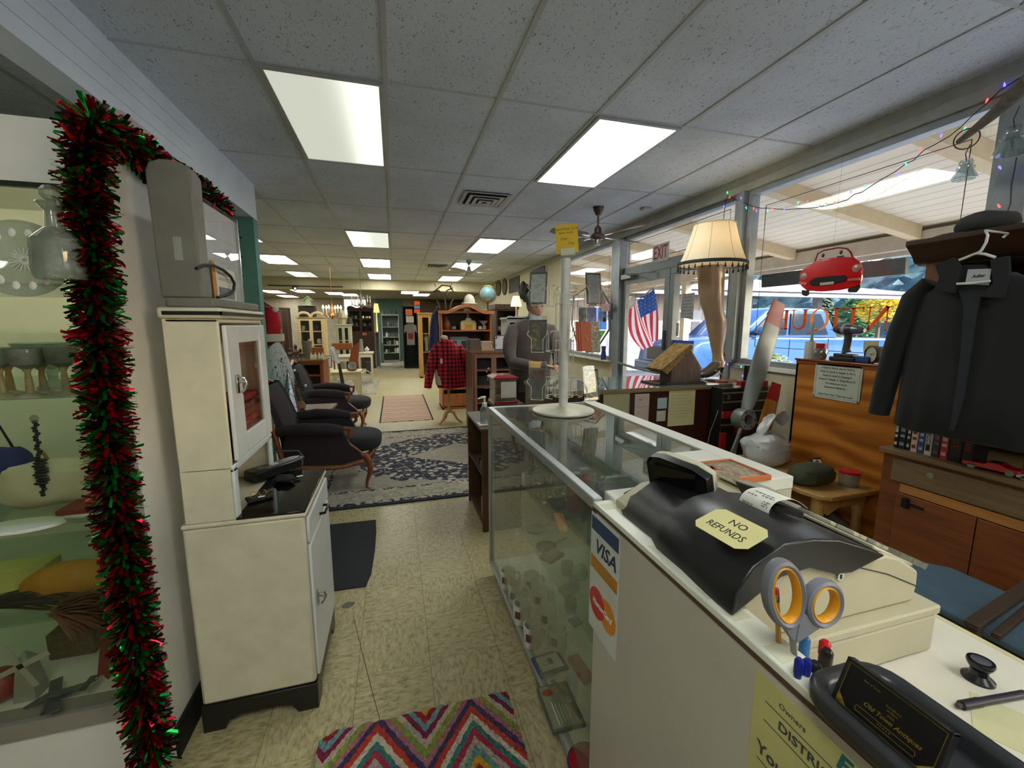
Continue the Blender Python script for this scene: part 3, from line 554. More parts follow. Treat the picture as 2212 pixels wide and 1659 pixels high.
def garland():
 random.seed(12)
 front = [P(x, y, y=1.43) for x, y in ((195, 262), (186, 330), (188, 430), (200, 560), (212, 700), (226, 860), (244, 1010), (262, 1160), (282, 1300), (300, 1440), (318, 1560), (335, 1640))]
 top = [P(x, y, x=-.755) for x, y in ((250, 292), (300, 330), (350, 372), (405, 395), (450, 432), (478, 455))]; back = [P(x, y, y=2.48) for x, y in ((497, 500), (500, 570), (505, 640), (508, 670))]
 b = MB()
 def run(path, r0, dens):
  for a, c in zip(path[:-1], path[1:]):
   L = (c - a).length; d = (c - a).normalized()
   for k in range(int(L * dens)):
    o = a.lerp(c, random.random()); n = Vector((random.gauss(0, 1), random.gauss(0, 1), random.gauss(0, 1))); n = (n - d * n.dot(d)).normalized(); n = (n + d * random.uniform(-.55, .35)).normalized(); w = n.cross(d + Vector((random.uniform(-.9, .9), random.uniform(-.9, .9), random.uniform(-.9, .9)))).normalized() * .0042
    l_ = r0 * random.uniform(.55, 1.05); m1 = o + n * l_ * .55; e = o + n * l_ + Vector((0, 0, -.012 * random.random())) + d * random.uniform(-.012, .012)
    b.m = random.choices((0, 1, 2), (42, 33, 25))[0]
    b.add([o - w, o + w, m1 + w, m1 - w, e + w, e - w], [(0, 1, 2, 3), (3, 2, 4, 5)])
 run(front, .07, 3600); run([front[0], top[0]] + top, .07, 3200); run([top[-1]] + back, .05, 1800)
 b.m = 2; b.tube(front, .004, 5)
 o = one('tinsel_garland', b, [mat((190, 18, 40), .2, .85, var=.02, name='red_tinsel'), mat((20, 150, 56), .2, .85, var=.02, name='green_tinsel'), mat((34, 16, 16), .3, .6, var=.02, name='dark_tinsel')], 'red and green tinsel garland hung down the corner of the showcase', 'garland', smooth=0, rn=False)
garland()
q = [P(x, y, x=-.772) for x, y in ((243, 237), (285, 262), (322, 290), (344, 300), (350, 322), (300, 300), (250, 262))]
b = MB(); b.prism([(p.y, p.z) for p in [P(x, y, x=-1.165) for x, y in ((240, 236), (262, 238), (322, 285), (341, 300), (348, 335), (300, 310), (245, 262))]], -1.165, -1.1635, 'x'); one('tape_strip', b, mat((214, 190, 190), .5), 'pinkish strip of clear packing film stuck to the bulkhead above the tinsel', 'tape')
ec = thing('enamel_cabinet', 'tall narrow cream enamelled metal cabinet with a black worktop and black feet', 'cabinet', (-.53, 1.8, 0))
FX = -.341; y0, y1 = 1.575, 2.04
obj('lower_body', MB().box(-.722, FX, y0, y1, .107, .79), CREAM, ec, bevel=.012)
bs = MB(); zz = .107
bs.prism([(-.726, zz), (-.726, .0), (-.655, .0), (-.64, .035), (-.60, .05), (-.46, .05), (-.43, .035), (-.41, .0), (-.338, .0), (-.338, zz)], y0 - .004, y0 + .02, 'y'); bs.prism([(-.726, zz), (-.726, .0), (-.655, .0), (-.64, .035), (-.60, .05), (-.46, .05), (-.43, .035), (-.41, .0), (-.338, .0), (-.338, zz)], y1 - .02, y1 + .004, 'y')
bs.prism([(y0, zz), (y0, .0), (y0 + .06, .0), (y0 + .085, .045), (y1 - .085, .045), (y1 - .06, .0), (y1, .0), (y1, zz)], FX - .018, FX + .004, 'x')
bs.box(-.72, -.345, y0, y1, .085, .106)
obj('plinth', bs, mat((24, 24, 22), .35, name='black_enamel'), ec, bevel=.003)
ft = None
for x, y in ((-.375, y0 + .02), (-.69, y0 + .02), (-.375, y1 - .02), (-.69, y1 - .02)): obj('glide', MB().lathe((x, y, .0), [(0, .0), (.02, .0), (.022, .005), (.012, .008), (0, .008)], 14), STEEL, ec)
obj('worktop_edge', MB().box(-.722, -.333, y0 - .004, y1 + .004, .787, .803), CREAM, ec, bevel=.006)
obj('worktop', MB().box(-.556, -.336, y0 - .002, y1 + .002, .8032, .812), mat((10, 10, 11), .08, name='black_glass'), ec, bevel=.002)
WF = mat((222, 224, 222), .3, var=.03, name='white_enamel')
obj('drawer', MB().box(FX, FX + .012, y0 + .018, y1 - .018, .675, .775), WF, ec, bevel=.005)
dr = obj('door', MB().box(FX, FX + .012, y0 + .018, y1 - .018, .125, .665), WF, ec, bevel=.005)
def latch(c, par, s=1.):
 b = MB(); c = Vector(c); b.box(c.x, c.x + .006, c.y - .009 * s, c.y + .009 * s, c.z - .03 * s, c.z + .03 * s); b.tube([c + Vector((.004, 0, .024 * s)), c + Vector((.024, .004, .018 * s)), c + Vector((.03, .006, 0)), c + Vector((.022, .004, -.02 * s)), c + Vector((.012, .002, -.03 * s))], .0042 * s, 8); b.cyl(c + Vector((.0, .0, .008)), c + Vector((.03, -.012, .008)), .004 * s)
 return obj('handle', b, CHROME, par, bevel=.001)
q = P(694, 1100, x=FX + .012); hd = MB().tube([(FX + .012, q.y - .045, q.z), (FX + .032, q.y - .04, q.z), (FX + .034, q.y + .04, q.z), (FX + .012, q.y + .045, q.z)], .006, 8); obj('drawer_handle', hd, mat((50, 50, 50), .3, .7), ec)
q = P(686, 1290, x=FX + .012); latch((FX + .012, q.y, q.z), dr)
UX = -.552
u = MB(); u.box(-.71, UX, y0, y0 + .012, .8032, 1.50); u.box(-.71, UX, y1 - .012, y1, .8032, 1.50); u.box(-.71, -.70, y0, y1, .8032, 1.50); u.box(-.70, UX, y0, y1, 1.485, 1.50); u.box(-.70, UX, y0, y1, .985, .997); u.box(-.70, -.69, y0, y1, .81, 1.49)
obj('upper_body', u, CREAM, ec, bevel=.006)
fr = MB(); fr.box(UX - .01, UX + .004, y0, y0 + .035, .812, .99); fr.box(UX - .01, UX + .004, y1 - .035, y1, .812, .99); fr.box(UX - .01, UX + .004, y0, y1, .975, 1.0)
obj('niche_frame', fr, WF, ec, bevel=.004)
ys, ye, zs, ze = y0 + .02, y1 - .02, 1.01, 1.478; d_ = MB(); gy0, gy1, gz0, gz1 = y0 + .13, y1 - .095, 1.085, 1.415
d_.box(UX, UX + .014, ys, gy0, zs, ze); d_.box(UX, UX + .014, gy1, ye, zs, ze); d_.box(UX, UX + .014, gy0, gy1, zs, gz0); d_.box(UX, UX + .014, gy0, gy1, gz1, ze)
dd = obj('glass_door', d_, WF, ec, bevel=.004); obj('pane', MB().box(UX + .004, UX + .007, gy0, gy1, gz0, gz1), GLASS, dd, smooth=0)
q = P(505, 832, x=UX + .014); latch((UX + .014, y0 + .07, q.z), dd, 1.1)
obj('cap', MB().box(-.716, UX + .012, y0 - .006, y1 + .006, 1.50, 1.535), CREAM, ec, bevel=.008); st_ = MB(); st_.box(-.70, UX + .016, y0 - .009, y0 - .004, 1.511, 1.523); st_.box(UX + .011, UX + .016, y0 - .009, y1, 1.511, 1.523); obj('cap_band', st_, BLACK, ec, smooth=0)
random.seed(4)
for k in range(7):
 z = 1.0 + k * .03; obj('folded_cloth', MB().box(-.68, -.57, y0 + .04, y1 - .05, z, z + .026), mat((random.choice((150, 120, 170)), 44, 44), .9), ec, label='folded red cloth behind the glass door', bevel=.008)
q0 = 1.5355; t = thing('microfilm_reader', 'grey metal upright box with rounded top on a flat grey base, on the enamel cabinet', 'machine', (-.63, 1.8, q0))
GM = mat((118, 116, 106), .5, bump=.3, bs=300, name='grey_hammered_metal')
obj('base', MB().prism([(-.70, 1.60), (-.69, 1.575), (-.56, 1.572), (-.545, 1.60), (-.545, 2.0), (-.70, 2.0)], q0, q0 + .03, 'z'), GM, t, bevel=.006)
bd = MB(); prf = [(-.705, q0 + .03), (-.592, q0 + .03), (-.588, 1.945), (-.60, 1.968), (-.63, 1.982), (-.67, 1.982), (-.70, 1.97), (-.71, 1.945)]; bd.prism(prf, 1.585, 1.66, 'y'); obj('upright', bd, GM, t, bevel=.006)
q = P(385, 537, y=1.584); obj('name_plate', MB().box(q.x - .011, q.x + .011, 1.582, 1.585, q.z - .036, q.z + .036), mat((150, 150, 146), .4), t, smooth=0)
cb = MB().tube([P(*a, x=-.58) for a in ((424, 580), (440, 573), (460, 573), (482, 583), (498, 597), (506, 612), (505, 628), (495, 636), (480, 640), (470, 643))], .0055, 8); obj('power_cord', cb, BLACK, t)
t = thing('leaflet_holder', 'clear plastic holder with white sheets and a leaflet beside the grey upright box', 'leaflet holder', (-.6, 1.85, q0 + .03))
z1 = 1.90; obj('clear_sleeve', MB().box(-.60, -.597, 1.68, 1.99, q0 + .031, z1), GLASS, t, smooth=0); obj('back_sheet', MB().box(-.606, -.603, 1.685, 1.985, q0 + .031, z1 - .01), mat((214, 218, 220), .6), t, smooth=0)
obj('side_edge', MB().box(-.604, -.594, 1.985, 1.993, q0 + .031, z1), CHROME, t, smooth=0)
obj('orange_card', MB().box(-.596, -.5945, 1.69, 1.715, q0 + .031, 1.70), mat((206, 130, 50), .6), t, label='orange card', smooth=0); lf = obj('leaflet', MB().box(-.596, -.594, 1.72, 1.90, q0 + .031, 1.685), PAPER, t, smooth=0); obj('leaflet_photo', MB().box(-.594, -.5935, 1.735, 1.885, q0 + .04, 1.615), mat((120, 126, 130), .5, var=.3, vs=40), lf, smooth=0)
ln = MB()
for z in (1.66, 1.665, 1.64, 1.646): ln.box(-.594, -.5935, 1.735, 1.87, z, z + .0015)
obj('print', ln, INK, lf, smooth=0)
Z = .8123; a = on(535, 1042, Z); b_ = on(652, 1003, Z); ax = (b_ - a).normalized(); up = Vector((0, 0, 1)); sd = up.cross(ax)
t = thing('leather_case', 'long black leather case with a silver oval on its lid on the worktop', 'case', (a + b_) / 2)
M = frame((a + b_) / 2, ax, sd); L = (b_ - a).length; c = MB(M); out = [(-L / 2, -.03), (-L / 2 + .02, -.045), (L / 2 - .03, -.04), (L / 2, -.015), (L / 2, .015), (L / 2 - .03, .035), (-L / 2 + .02, .04), (-L / 2, .025)]
c.prism(out, 0.0, .045, 'z'); obj('case_body', c, mat((18, 18, 19), .3, name='black_leather'), t, bevel=.006)
obj('silver_oval', MB(M).lathe((-.04, 0, .0452), [(0, .002), (.026, .002), (.03, .001), (.031, 0), (0, 0)], 24, sx=1.7), mat((120, 124, 126), .25, .6), t)
obj('carry_strap', MB(M).tube([(-.02, .04, .03), (.0, .06, .07), (.06, .062, .078), (L / 2 + .01, .03, .06), (L / 2 + .012, .0, .03)], .006, 6, flat=.4), BLACK, t)
q = on(614, 1042, Z); t = thing('coin_purse', 'small black gathered purse with a white price tag at the worktop edge', 'purse', q); obj('pouch', soft(q + Vector((0, 0, .017)), .04, .025, .018, 2, .25), BLACKM, t); obj('clasp', MB().torus(q + Vector((.045, .012, .006)), .012, .0022, (0, 0, 1)), BLACK, t); obj('price_tag', MB().cbox(q + Vector((.055, .03, .012)), (.024, .014, .0008), Matrix.Rotation(.5, 3, 'Z')), TAGW, t, smooth=0)
q = on(560, 1078, Z); one('tray', MB().cbox(q + Vector((0, 0, .006)), (.085, .055, .01), Matrix.Rotation(.5, 3, 'Z')), BLACKM, 'small black felt pad under the wire spectacles', 'pad', bevel=.003)
t = thing('spectacles', 'gold wire spectacles with round lenses on the black pad', 'spectacles', q + Vector((0, 0, .012)))
f = MB(); c1, c2 = q + Vector((-.016, -.008, .022)), q + Vector((.012, .006, .022)); f.torus(c1, .012, .0008, (.3, -.9, .5), 20, 5); f.torus(c2, .012, .0008, (.3, -.9, .5), 20, 5); f.tube([c1 + Vector((.01, .004, .004)), c2 - Vector((.01, .004, -.004))], .0008, 5); f.tube([c1 + Vector((-.012, 0, 0)), c1 + Vector((-.02, .05, -.008))], .0008, 5); f.tube([c2 + Vector((.012, .003, 0)), c2 + Vector((.02, .05, -.008))], .0008, 5)
obj('wire_frame', f, GOLD, t); obj('price_tag', MB().cbox(q + Vector((.012, -.012, .014)), (.022, .012, .0008), Matrix.Rotation(.2, 3, 'Z')), TAGW, t, smooth=0)
pts = [P(*a, z=0) for a in ((700, 1136), (812, 1124), (813, 1150), (810, 1190), (802, 1240), (790, 1268), (700, 1280))]
one('door_mat', MB().prism([(p.x, p.y) for p in pts], .0006, .006, 'z'), mat((40, 42, 48), .9, bump=.5, bs=400, name='ribbed_mat'), 'dark grey floor mat in front of the enamel cabinet', 'mat')
def zigzag():
 t = NT('rag_zigzag'); v = t.mapping((1, 1, 1), (0, 0, .05)); xyz = t.sep(v); n = t.math('MULTIPLY', t.math('SUBTRACT', t.noise(v, 45, 3, .6), .5), .03)
 tri = t.math('PINGPONG', xyz[0], .17); k = t.math('ADD', t.math('ADD', xyz[1], t.math('MULTIPLY', tri, -1.35)), n)
 f = t.math('FRACT', t.math('DIVIDE', k, .44)); cs = [(150, 30, 40), (206, 150, 40), (96, 140, 136), (176, 160, 150), (168, 44, 70), (66, 120, 110), (206, 190, 170), (190, 60, 40), (70, 50, 90), (170, 110, 120), (140, 150, 60), (190, 170, 150), (120, 30, 60), (110, 150, 150)]
 c = t.ramp(f, [(i / len(cs), lin(q)) for i, q in enumerate(cs)], 'CONSTANT'); m = t.n('ShaderNodeTexVoronoi'); m.inputs['Scale'].default_value = 70; t.l(v, m.inputs[0])
 c = t.mix(.38, c, m.outputs['Color'], 'SOFT_LIGHT'); t.bsdf(c, .95, bump=m.outputs['Distance'], bstr=1.0, bdist=.012); return t.m
cor = [P(1095, 1511, z=0), P(700, 1592, z=0)]
b = MB(); random.seed(3)
x0, x1, yy = cor[1].x - .01, cor[0].x + .005, 1.425
b.grid(lambda u, v: (x0 + (x1 - x0) * u + .006 * noise.noise((u * 9, v * 9, 0)) + .003 * noise.noise((u * 60, v * 60, 4)), yy - 1.0 * v + .006 * noise.noise((v * 9, u * 12, 5)) + .012 * (.5 - u) - (.03 * max(0, .08 - u) / .08 if v < .02 else 0), .014 + .006 * noise.noise((u * 70, v * 90, 2))), 110, 150, .012)
one('rag_rug', b, zigzag(), 'colourful shaggy rag rug with zigzag stripes at the bottom of the picture', 'rug', rn=True)
def persian(x0, x1, y0, y1):
 t = NT('persian_pattern'); v = t.mapping(); s = t.sep(v); cx, cy = (x0 + x1) / 2, (y0 + y1) / 2
 dx = t.math('SUBTRACT', (x1 - x0) / 2, t.math('ABSOLUTE', s[0])); dy = t.math('SUBTRACT', (y1 - y0) / 2, t.math('ABSOLUTE', s[1])); e = t.math('MINIMUM', dx, dy)
 vor = t.n('ShaderNodeTexVoronoi', feature='DISTANCE_TO_EDGE'); vor.inputs['Scale'].default_value = 9; t.l(t.mapping(), vor.inputs[0]); w = t.n('ShaderNodeTexVoronoi'); w.inputs['Scale'].default_value = 13; t.l(t.mapping(), w.inputs[0])
 lace = t.ramp(t.noise(t.mapping(), 16, 3, .6, 1.5), [(.5, (0,) * 3 + (1,)), (.54, (1,) * 3 + (1,))]); navy, tan, pale = lin((36, 38, 54)), lin((158, 150, 134)), lin((176, 168, 152))
 blob = t.math('LESS_THAN', w.outputs['Distance'], .36); vines = t.math('LESS_THAN', vor.outputs[0], .022)
 dark_f = t.mix(t.math('MAXIMUM', blob, t.math('MULTIPLY', vines, .7)), navy, pale); light_f = t.mix(t.math('MULTIPLY', lace, .3), tan, lin((120, 112, 100)))
 r = t.math('SQRT', t.math('ADD', t.math('POWER', t.math('DIVIDE', s[0], 1.22), 2), t.math('POWER', t.math('DIVIDE', s[1], .88), 2))); r = t.math('ADD', r, t.math('MULTIPLY', t.math('SUBTRACT', t.noise(t.mapping(), 5, 2), .5), .35))
 r2 = t.math('ADD', t.math('ABSOLUTE', t.math('DIVIDE', s[0], .62)), t.math('ABSOLUTE', t.math('DIVIDE', s[1], .40)))
 fld = t.mix(t.math('LESS_THAN', r, .95), light_f, dark_f); fld = t.mix(t.math('LESS_THAN', r2, 1.0), fld, light_f)
 leaf = t.ramp(t.noise(t.mapping(), 26, 2), [(.47, navy), (.53, pale)]); bl = t.ramp(t.noise(t.mapping(), 22, 4, .6, 1.), [(.42, lin((146, 138, 122))), (.58, lin((176, 168, 150)))])
 def band(a, b_, inside, col): return t.mix(t.math('MULTIPLY', t.math('GREATER_THAN', e, a), t.math('LESS_THAN', e, b_)), inside, col)
 c = band(-1, .045, fld, navy); c = band(.045, .095, c, leaf); c = band(.095, .32, c, bl); c = band(.32, .36, c, leaf)
 t.bsdf(c, .95, bump=t.noise(t.mapping(), 300, 2), bstr=.3); return t.m
rx0, rx1, ry0, ry1 = -.98, 2.4, 3.41, 5.87
one('persian_rug', MB().box(rx0, rx1, ry0, ry1, .0005, .011), persian(rx0, rx1, ry0, ry1), 'large navy and beige floral carpet in the middle of the shop floor', 'rug', smooth=0)
def navajo():
 t = NT('wavy_stripes'); s = t.sep(t.mapping()); wv = t.math('MULTIPLY', t.math('SINE', t.math('MULTIPLY', s[0], 26)), .04); k = t.math('FRACT', t.math('DIVIDE', t.math('ADD', s[1], wv), .36)); cs = [(170, 140, 120), (118, 46, 34), (196, 176, 156), (70, 44, 40), (186, 150, 128), (206, 192, 172)]
 c = t.ramp(t.math('ADD', k, t.math('MULTIPLY', t.noise(t.mapping(), 20), .08)), [(.0, lin(cs[0])), (.2, lin(cs[2])), (.3, lin(cs[1])), (.36, lin(cs[4])), (.6, lin(cs[5])), (.7, lin(cs[3])), (.76, lin(cs[4]))], 'CONSTANT')
 e = t.math('GREATER_THAN', t.math('ABSOLUTE', s[0]), .385); t.bsdf(t.mix(e, c, lin((40, 34, 36))), .95); return t.m
one('striped_rug', MB().box(-.27, .55, 6.47, 8.92, .0005, .008), navajo(), 'small rug with wavy brown and cream stripes in the aisle', 'rug', smooth=0)
def worn():
 t = NT('worn_pattern'); c = t.ramp(t.noise(t.mapping((1, 3, 1)), 6, 5, .7), [(.42, lin((196, 186, 158))), (.5, lin((150, 146, 130))), (.56, lin((88, 92, 96))), (.62, lin((190, 180, 152)))]); t.bsdf(c, .95); return t.m
one('worn_rug', MB().box(-2.3, -.42, 9.3, 12.1, .0005, .008), worn(), 'pale worn rug with faded grey pattern under the white tables', 'rug', smooth=0)
one('back_rug', MB().box(-.55, .35, 14.2, 17.4, .0005, .008), worn(), 'faded runner at the far end of the aisle', 'rug', smooth=0)
LX, NY, FY, RX, TZ = .495, .93, 2.25, 1.155, 1.02
AL = mat((176, 182, 182), .35, .5, name='case_aluminium'); WL = mat((228, 226, 214), .5, var=.03, name='white_laminate')
t = thing('glass_counter', 'long glass display counter with aluminium frame and glass shelves beside the aisle', 'display case', ((LX + RX) / 2, (NY + FY) / 2, 0))
a = .028
obj('plinth', MB().box(LX + .03, RX - .03, NY + .02, FY - .03, 0, .07), mat((60, 56, 48), .7), t, smooth=0)
b = MB(); b.box(LX, LX + a, NY + .02, FY, .07, .10); b.box(LX + a, RX - a, FY - a, FY, .07, .1); obj('bottom_rail', b, AL, t, bevel=.003)
obj('deck', MB().box(LX + a, RX - a, NY + .02, FY - a, .085, .1), WL, t, smooth=0)
b = MB(); b.box(LX, LX + a, FY - a, FY, .1, TZ - .032); obj('post', b, AL, t, bevel=.003); obj('post', MB().box(RX - a, RX, FY - a, FY, .1, TZ - .032), AL, t, bevel=.003)
b = MB(); b.box(LX, LX + a, NY + .02, FY, TZ - .032, TZ); b.box(LX + a, RX - .06, FY - a, FY, TZ - .032, TZ); obj('top_rail', b, AL, t, bevel=.003)
obj('side_top', MB().box(RX - .075, RX, NY + .05, FY, TZ - .05, TZ + .004), WL, t, bevel=.003)
obj('side_panel', MB().box(RX - .02, RX - .002, NY + .02, FY - a, .07, TZ - .05), WL, t, smooth=0)
obj('end_panel', MB().box(LX + a, RX, NY, NY + .02, 0, TZ - .03), mat((206, 200, 176), .5), t, smooth=0)
obj('end_lip', MB().box(LX + .05, RX, NY - .004, NY + .055, TZ - .036, TZ + .004), WL, t, bevel=.004)
obj('end_shelf', MB().box(RX - .27, RX - .075, NY + .055, NY + .3, TZ - .03, TZ + .002), WL, t, smooth=0)
obj('top_glass', MB().box(LX + a, RX - .075, NY + .055, FY - a, TZ - .009, TZ - .003), glass((236, 244, 240), haze=.03, ior=5.5, name='counter_glass'), t, smooth=0)
DG = glass((244, 246, 236), haze=.10, ior=1.7, name='dusty_glass')
obj('front_glass', MB().box(LX + .008, LX + .014, NY + .02, FY - a, .1, TZ - .032), DG, t, smooth=0); obj('far_glass', MB().box(LX + a, RX - a, FY - .016, FY - .01, .1, TZ - .032), GLASS, t, smooth=0)
S1, S2 = .70, .40
for z, x0, nm in ((S1, LX + .16, 'narrow glass shelf'), (S2, LX + .12, 'lower glass shelf')): obj('shelf', MB().box(x0, RX - .03, NY + .03, FY - .04, z - .007, z), glass((228, 240, 230), haze=.05, name='shelf_glass2'), t, smooth=0)
def mug(q):
 t = thing('mug', '', 'mug', q, 0, 'white mugs in the glass counter'); b = MB().lathe(q, [(0, .0), (.036, 0), (.039, .004), (.040, .094), (.0365, .094), (.0355, .006), (0, .006)], 26); obj('cup', b, mat((236, 236, 230), .25, name='white_china'), t)
 obj('handle', MB().tube([q + Vector((.038, -.003, .078)), q + Vector((.058, -.006, .076)), q + Vector((.066, -.008, .05)), q + Vector((.056, -.006, .024)), q + Vector((.038, -.003, .018))], .0055, 8, flat=1.3), mat((236, 236, 230), .25, name='white_china'), t)
 obj('decal', MB().lathe(q, [(.0404, .035), (.0404, .072)], 8, a0=3.6, a1=4.3), mat((120, 60, 60), .5, var=.4, vs=60), t, label='small printed picture', rn=False); return t
m0 = None
for k, (px, py, lb) in enumerate(((1150, 1391, 'the nearest mug of the outer row'), (1204, 1399, 'the nearest mug of the inner row'), (1126, 1341, 'second of the outer row'), (1183, 1350, 'second mug of the inner row'), (1115, 1300, 'third mug of the outer row'), (1168, 1309, 'third mug of the inner row'), (1097, 1266, 'farthest mug of the outer row'), (1148, 1275, 'farthest mug of the inner row'))):
 q = on(px, py, .1)
 if m0 is None: m0 = mug(q); m0['label'] = 'white mug in the glass counter, ' + lb
 else: dup(m0, q, label='white mug in the glass counter, ' + lb)
 C.objects[-1]
def slab(name, label, cat, c, w, d, h, rz, m, bevel=.002, **k): return one(name, MB().cbox(Vector(c) + Vector((0, 0, h / 2)), (w, d, h), Matrix.Rotation(rz, 3, 'Z')), m, label, cat, bevel=bevel, **k)
q = on(1187, 1436, .1); t = thing('picture_plaque', 'blue edged plaque with a house emblem lying behind the counter glass', 'plaque', q); M = T(q.x, q.y, q.z, .10)
obj('border', MB(M).cbox((0, 0, .006), (.125, .10, .012)), mat((66, 78, 120), .5), t, bevel=.002); obj('face', MB(M).cbox((0, 0, .0125), (.095, .072, .001)), PAPER, t, smooth=0)
b = MB(M); b.cbox((.005, 0, .0135), (.018, .02, .0008)); b.prism([(-.01, .008), (.02, .008), (.005, .022)], .0131, .0138, 'z'); b.torus((-.02, 0, .0135), .01, .0008); obj('emblem', b, mat((60, 70, 100), .6), t, smooth=0)
q = on(1210, 1530, .1); t = thing('boxed_gift_set', 'flat boxed gift set with fruit picture and writing under film', 'box', q); M = T(q.x, q.y, q.z, -.02)
obj('tray', MB(M).cbox((0, 0, .008), (.12, .18, .016)), mat((90, 92, 78), .4), t, bevel=.002); obj('insert', MB(M).cbox((0, 0, .0165), (.108, .168, .001)), mat((142, 140, 112), .4, var=.1), t, smooth=0)
b = MB(M); b.ball((-.03, .055, .018), .02, .015, .002, 10, 4); obj('fruit_picture', b, mat((150, 70, 30), .5), t); b = MB(M); b.ball((.0, .06, .018), .017, .014, .002, 10, 4); obj('fruit_picture', b, mat((200, 150, 60), .5), t)
b = MB(M)
for k in range(5): b.cbox((-.03 + k * .012, -.03, .0175), (.0025, .09 - .01 * k, .0006))
obj('writing', b, PAPER, t, smooth=0)
obj('watch_strap', MB(M).tube([(.005, .1, .02), (.02, .05, .024), (.035, 0, .024), (.05, -.07, .022)], .010, 6, flat=.25, up=(0, 0, 1)), mat((50, 42, 40), .5), t); obj('watch_face', MB(M).cbox((.034, -.0, .029), (.024, .026, .008), Matrix.Rotation(-.2, 3, 'Z')), STEEL, t, bevel=.003)
q = on(1245, 1452, .1); slab('red_book', 'dark pink book edge behind the steel post of the counter', 'book', q + Vector((.02, 0, 0)), .05, .13, .02, .1, mat((168, 84, 84), .6))
q = on(1243, 1650, .1); t = thing('red_dish', 'red and blue enamelled dish at the near end of the counter deck', 'dish', q + Vector((.03, -.02, 0))); obj('dish_body', MB().lathe(t.location + Vector((0, 0, .001)), [(0, .0), (.03, 0), (.06, .02), (.057, .022), (.03, .006), (0, .006)], 26), mat((170, 30, 44), .3), t); obj('rim', MB().torus(t.location + Vector((0, 0, .021)), .06, .003), mat((30, 40, 90), .3), t)
q = on(1225, 1280, .1); t = thing('jewellery_box', 'open dark trinket box with a mirror lid behind the mugs', 'box', q); obj('tray', MB().cbox(q + Vector((0, 0, .012)), (.07, .07, .024), Matrix.Rotation(.4, 3, 'Z')), mat((190, 166, 120), .5), t, bevel=.002); obj('lid', MB().cbox(q + Vector((.045, .015, .045)), (.006, .07, .075), Matrix.Rotation(.4, 3, 'Z')), mat((52, 50, 44), .4), t, bevel=.002)
for (px, py, lb, r1) in ((1225, 1240, 'round glass candle jar', .035), (1232, 1320, 'small clear tumbler behind the mugs', .03)):
 q = on(px, py, .1); one('glass_jar', MB().lathe(q, [(0, 0), (r1 * .8, 0), (r1, .02), (r1, .06), (r1 * .9, .07), (r1 * .82, .07), (r1 * .9, .02), (0, .006)], 20), CRYSTAL, lb + ' on the deck of the glass counter', 'jar')
q = on(1243, 1345, .1); slab('printed_card', 'small blue and cream printed packet by the counter post', 'card', q, .05, .05, .012, .3, mat((120, 150, 166), .5, var=.4, vs=70))
q = on(1192, 1205, S2); t = thing('wooden_frame', 'small wooden tray with a glass top on the lower counter shelf', 'tray', q); obj('rim', MB(T(q.x, q.y, q.z, .5)).cbox((0, 0, .01), (.10, .07, .02)), mat((120, 100, 64), .5), t, bevel=.003); obj('inlay', MB(T(q.x, q.y, q.z, .5)).cbox((.01, 0, .021), (.07, .05, .002)), mat((176, 170, 140), .2), t, smooth=0)
q = on(1255, 1250, S2); one('green_glass_piece', soft(q + Vector((0, 0, .03)), .03, .03, .032, 3, .3), mat((70, 160, 90), .2), 'bright green glass ornament by the counter post', 'ornament')
for (px, py, lb) in ((1155, 1146, 'flat round pan-shaped dark reflection'), (1180, 1185, 'second pan-shaped dark reflection with long handle')):
 q = on(px, py, S2); t = thing('pan_reflection', lb + ' dimly seen on the lower counter shelf', 'pan', q); obj('pan', MB().lathe(q, [(0, 0), (.045, 0), (.052, .016), (.049, .016), (.043, .004), (0, .004)], 24), mat((92, 88, 72), .6), t); obj('handle', MB().bar(q + Vector((.045, .01, .012)), q + Vector((.12, .04, .02)), .012, .005), mat((92, 88, 72), .6), t)  # pan shapes modelled in place of dark, shadow-like reflections
q = on(1212, 1130, S1); M = T(q.x, q.y, q.z, 1.33); b = MB(M); pts = [(.092 * (1 if abs(c_) < 1 else 1) * cos(a_) if 0 else (.062 + .02 * 0) * (1 if cos(a_) > 0 else -1) + .02 * cos(a_), .02 * sin(a_)) for a_ in [k * 2 * pi / 28 for k in range(28)] for c_ in (0,)]
b.prism(pts, 0, .006, 'z'); t = thing('orange_sheath', 'bright orange long rounded case on the upper counter shelf', 'case', q); obj('case_body', b, mat((232, 132, 22), .4, name='orange_plastic'), t, bevel=.002); obj('sticker', MB(M).cbox((-.055, 0, .0066), (.03, .026, .0006)), mat((220, 200, 160), .6, var=.3, vs=80), t, smooth=0)
q = on(1205, 1092, S1); t = thing('velvet_tray', 'black velvet necklace board with a white tag on the upper counter shelf', 'jewellery board', q); obj('board', MB(T(q.x, q.y, q.z, .2)).lathe((0, 0, 0), [(0, .012), (.05, .012), (.055, .006), (.055, 0), (0, 0)], 26, sx=1.1, sy=.8), BLACKM, t); obj('chain', MB().torus(q + Vector((.06, .0, .014)), .022, .0018, (.2, 0, 1)), mat((210, 214, 206), .3), t); obj('price_tag', MB().cbox(q + Vector((-.055, .02, .012)), (.014, .012, .001)), TAGW, t, smooth=0)
q = on(1258, 1125, S1); one('beaded_doll', soft(q + Vector((.02, 0, .05)), .03, .03, .055, 9, .35), mat((44, 28, 30), .8, bump=.8, bs=200), 'dark brown beaded bust by the counter post on the upper shelf', 'ornament')
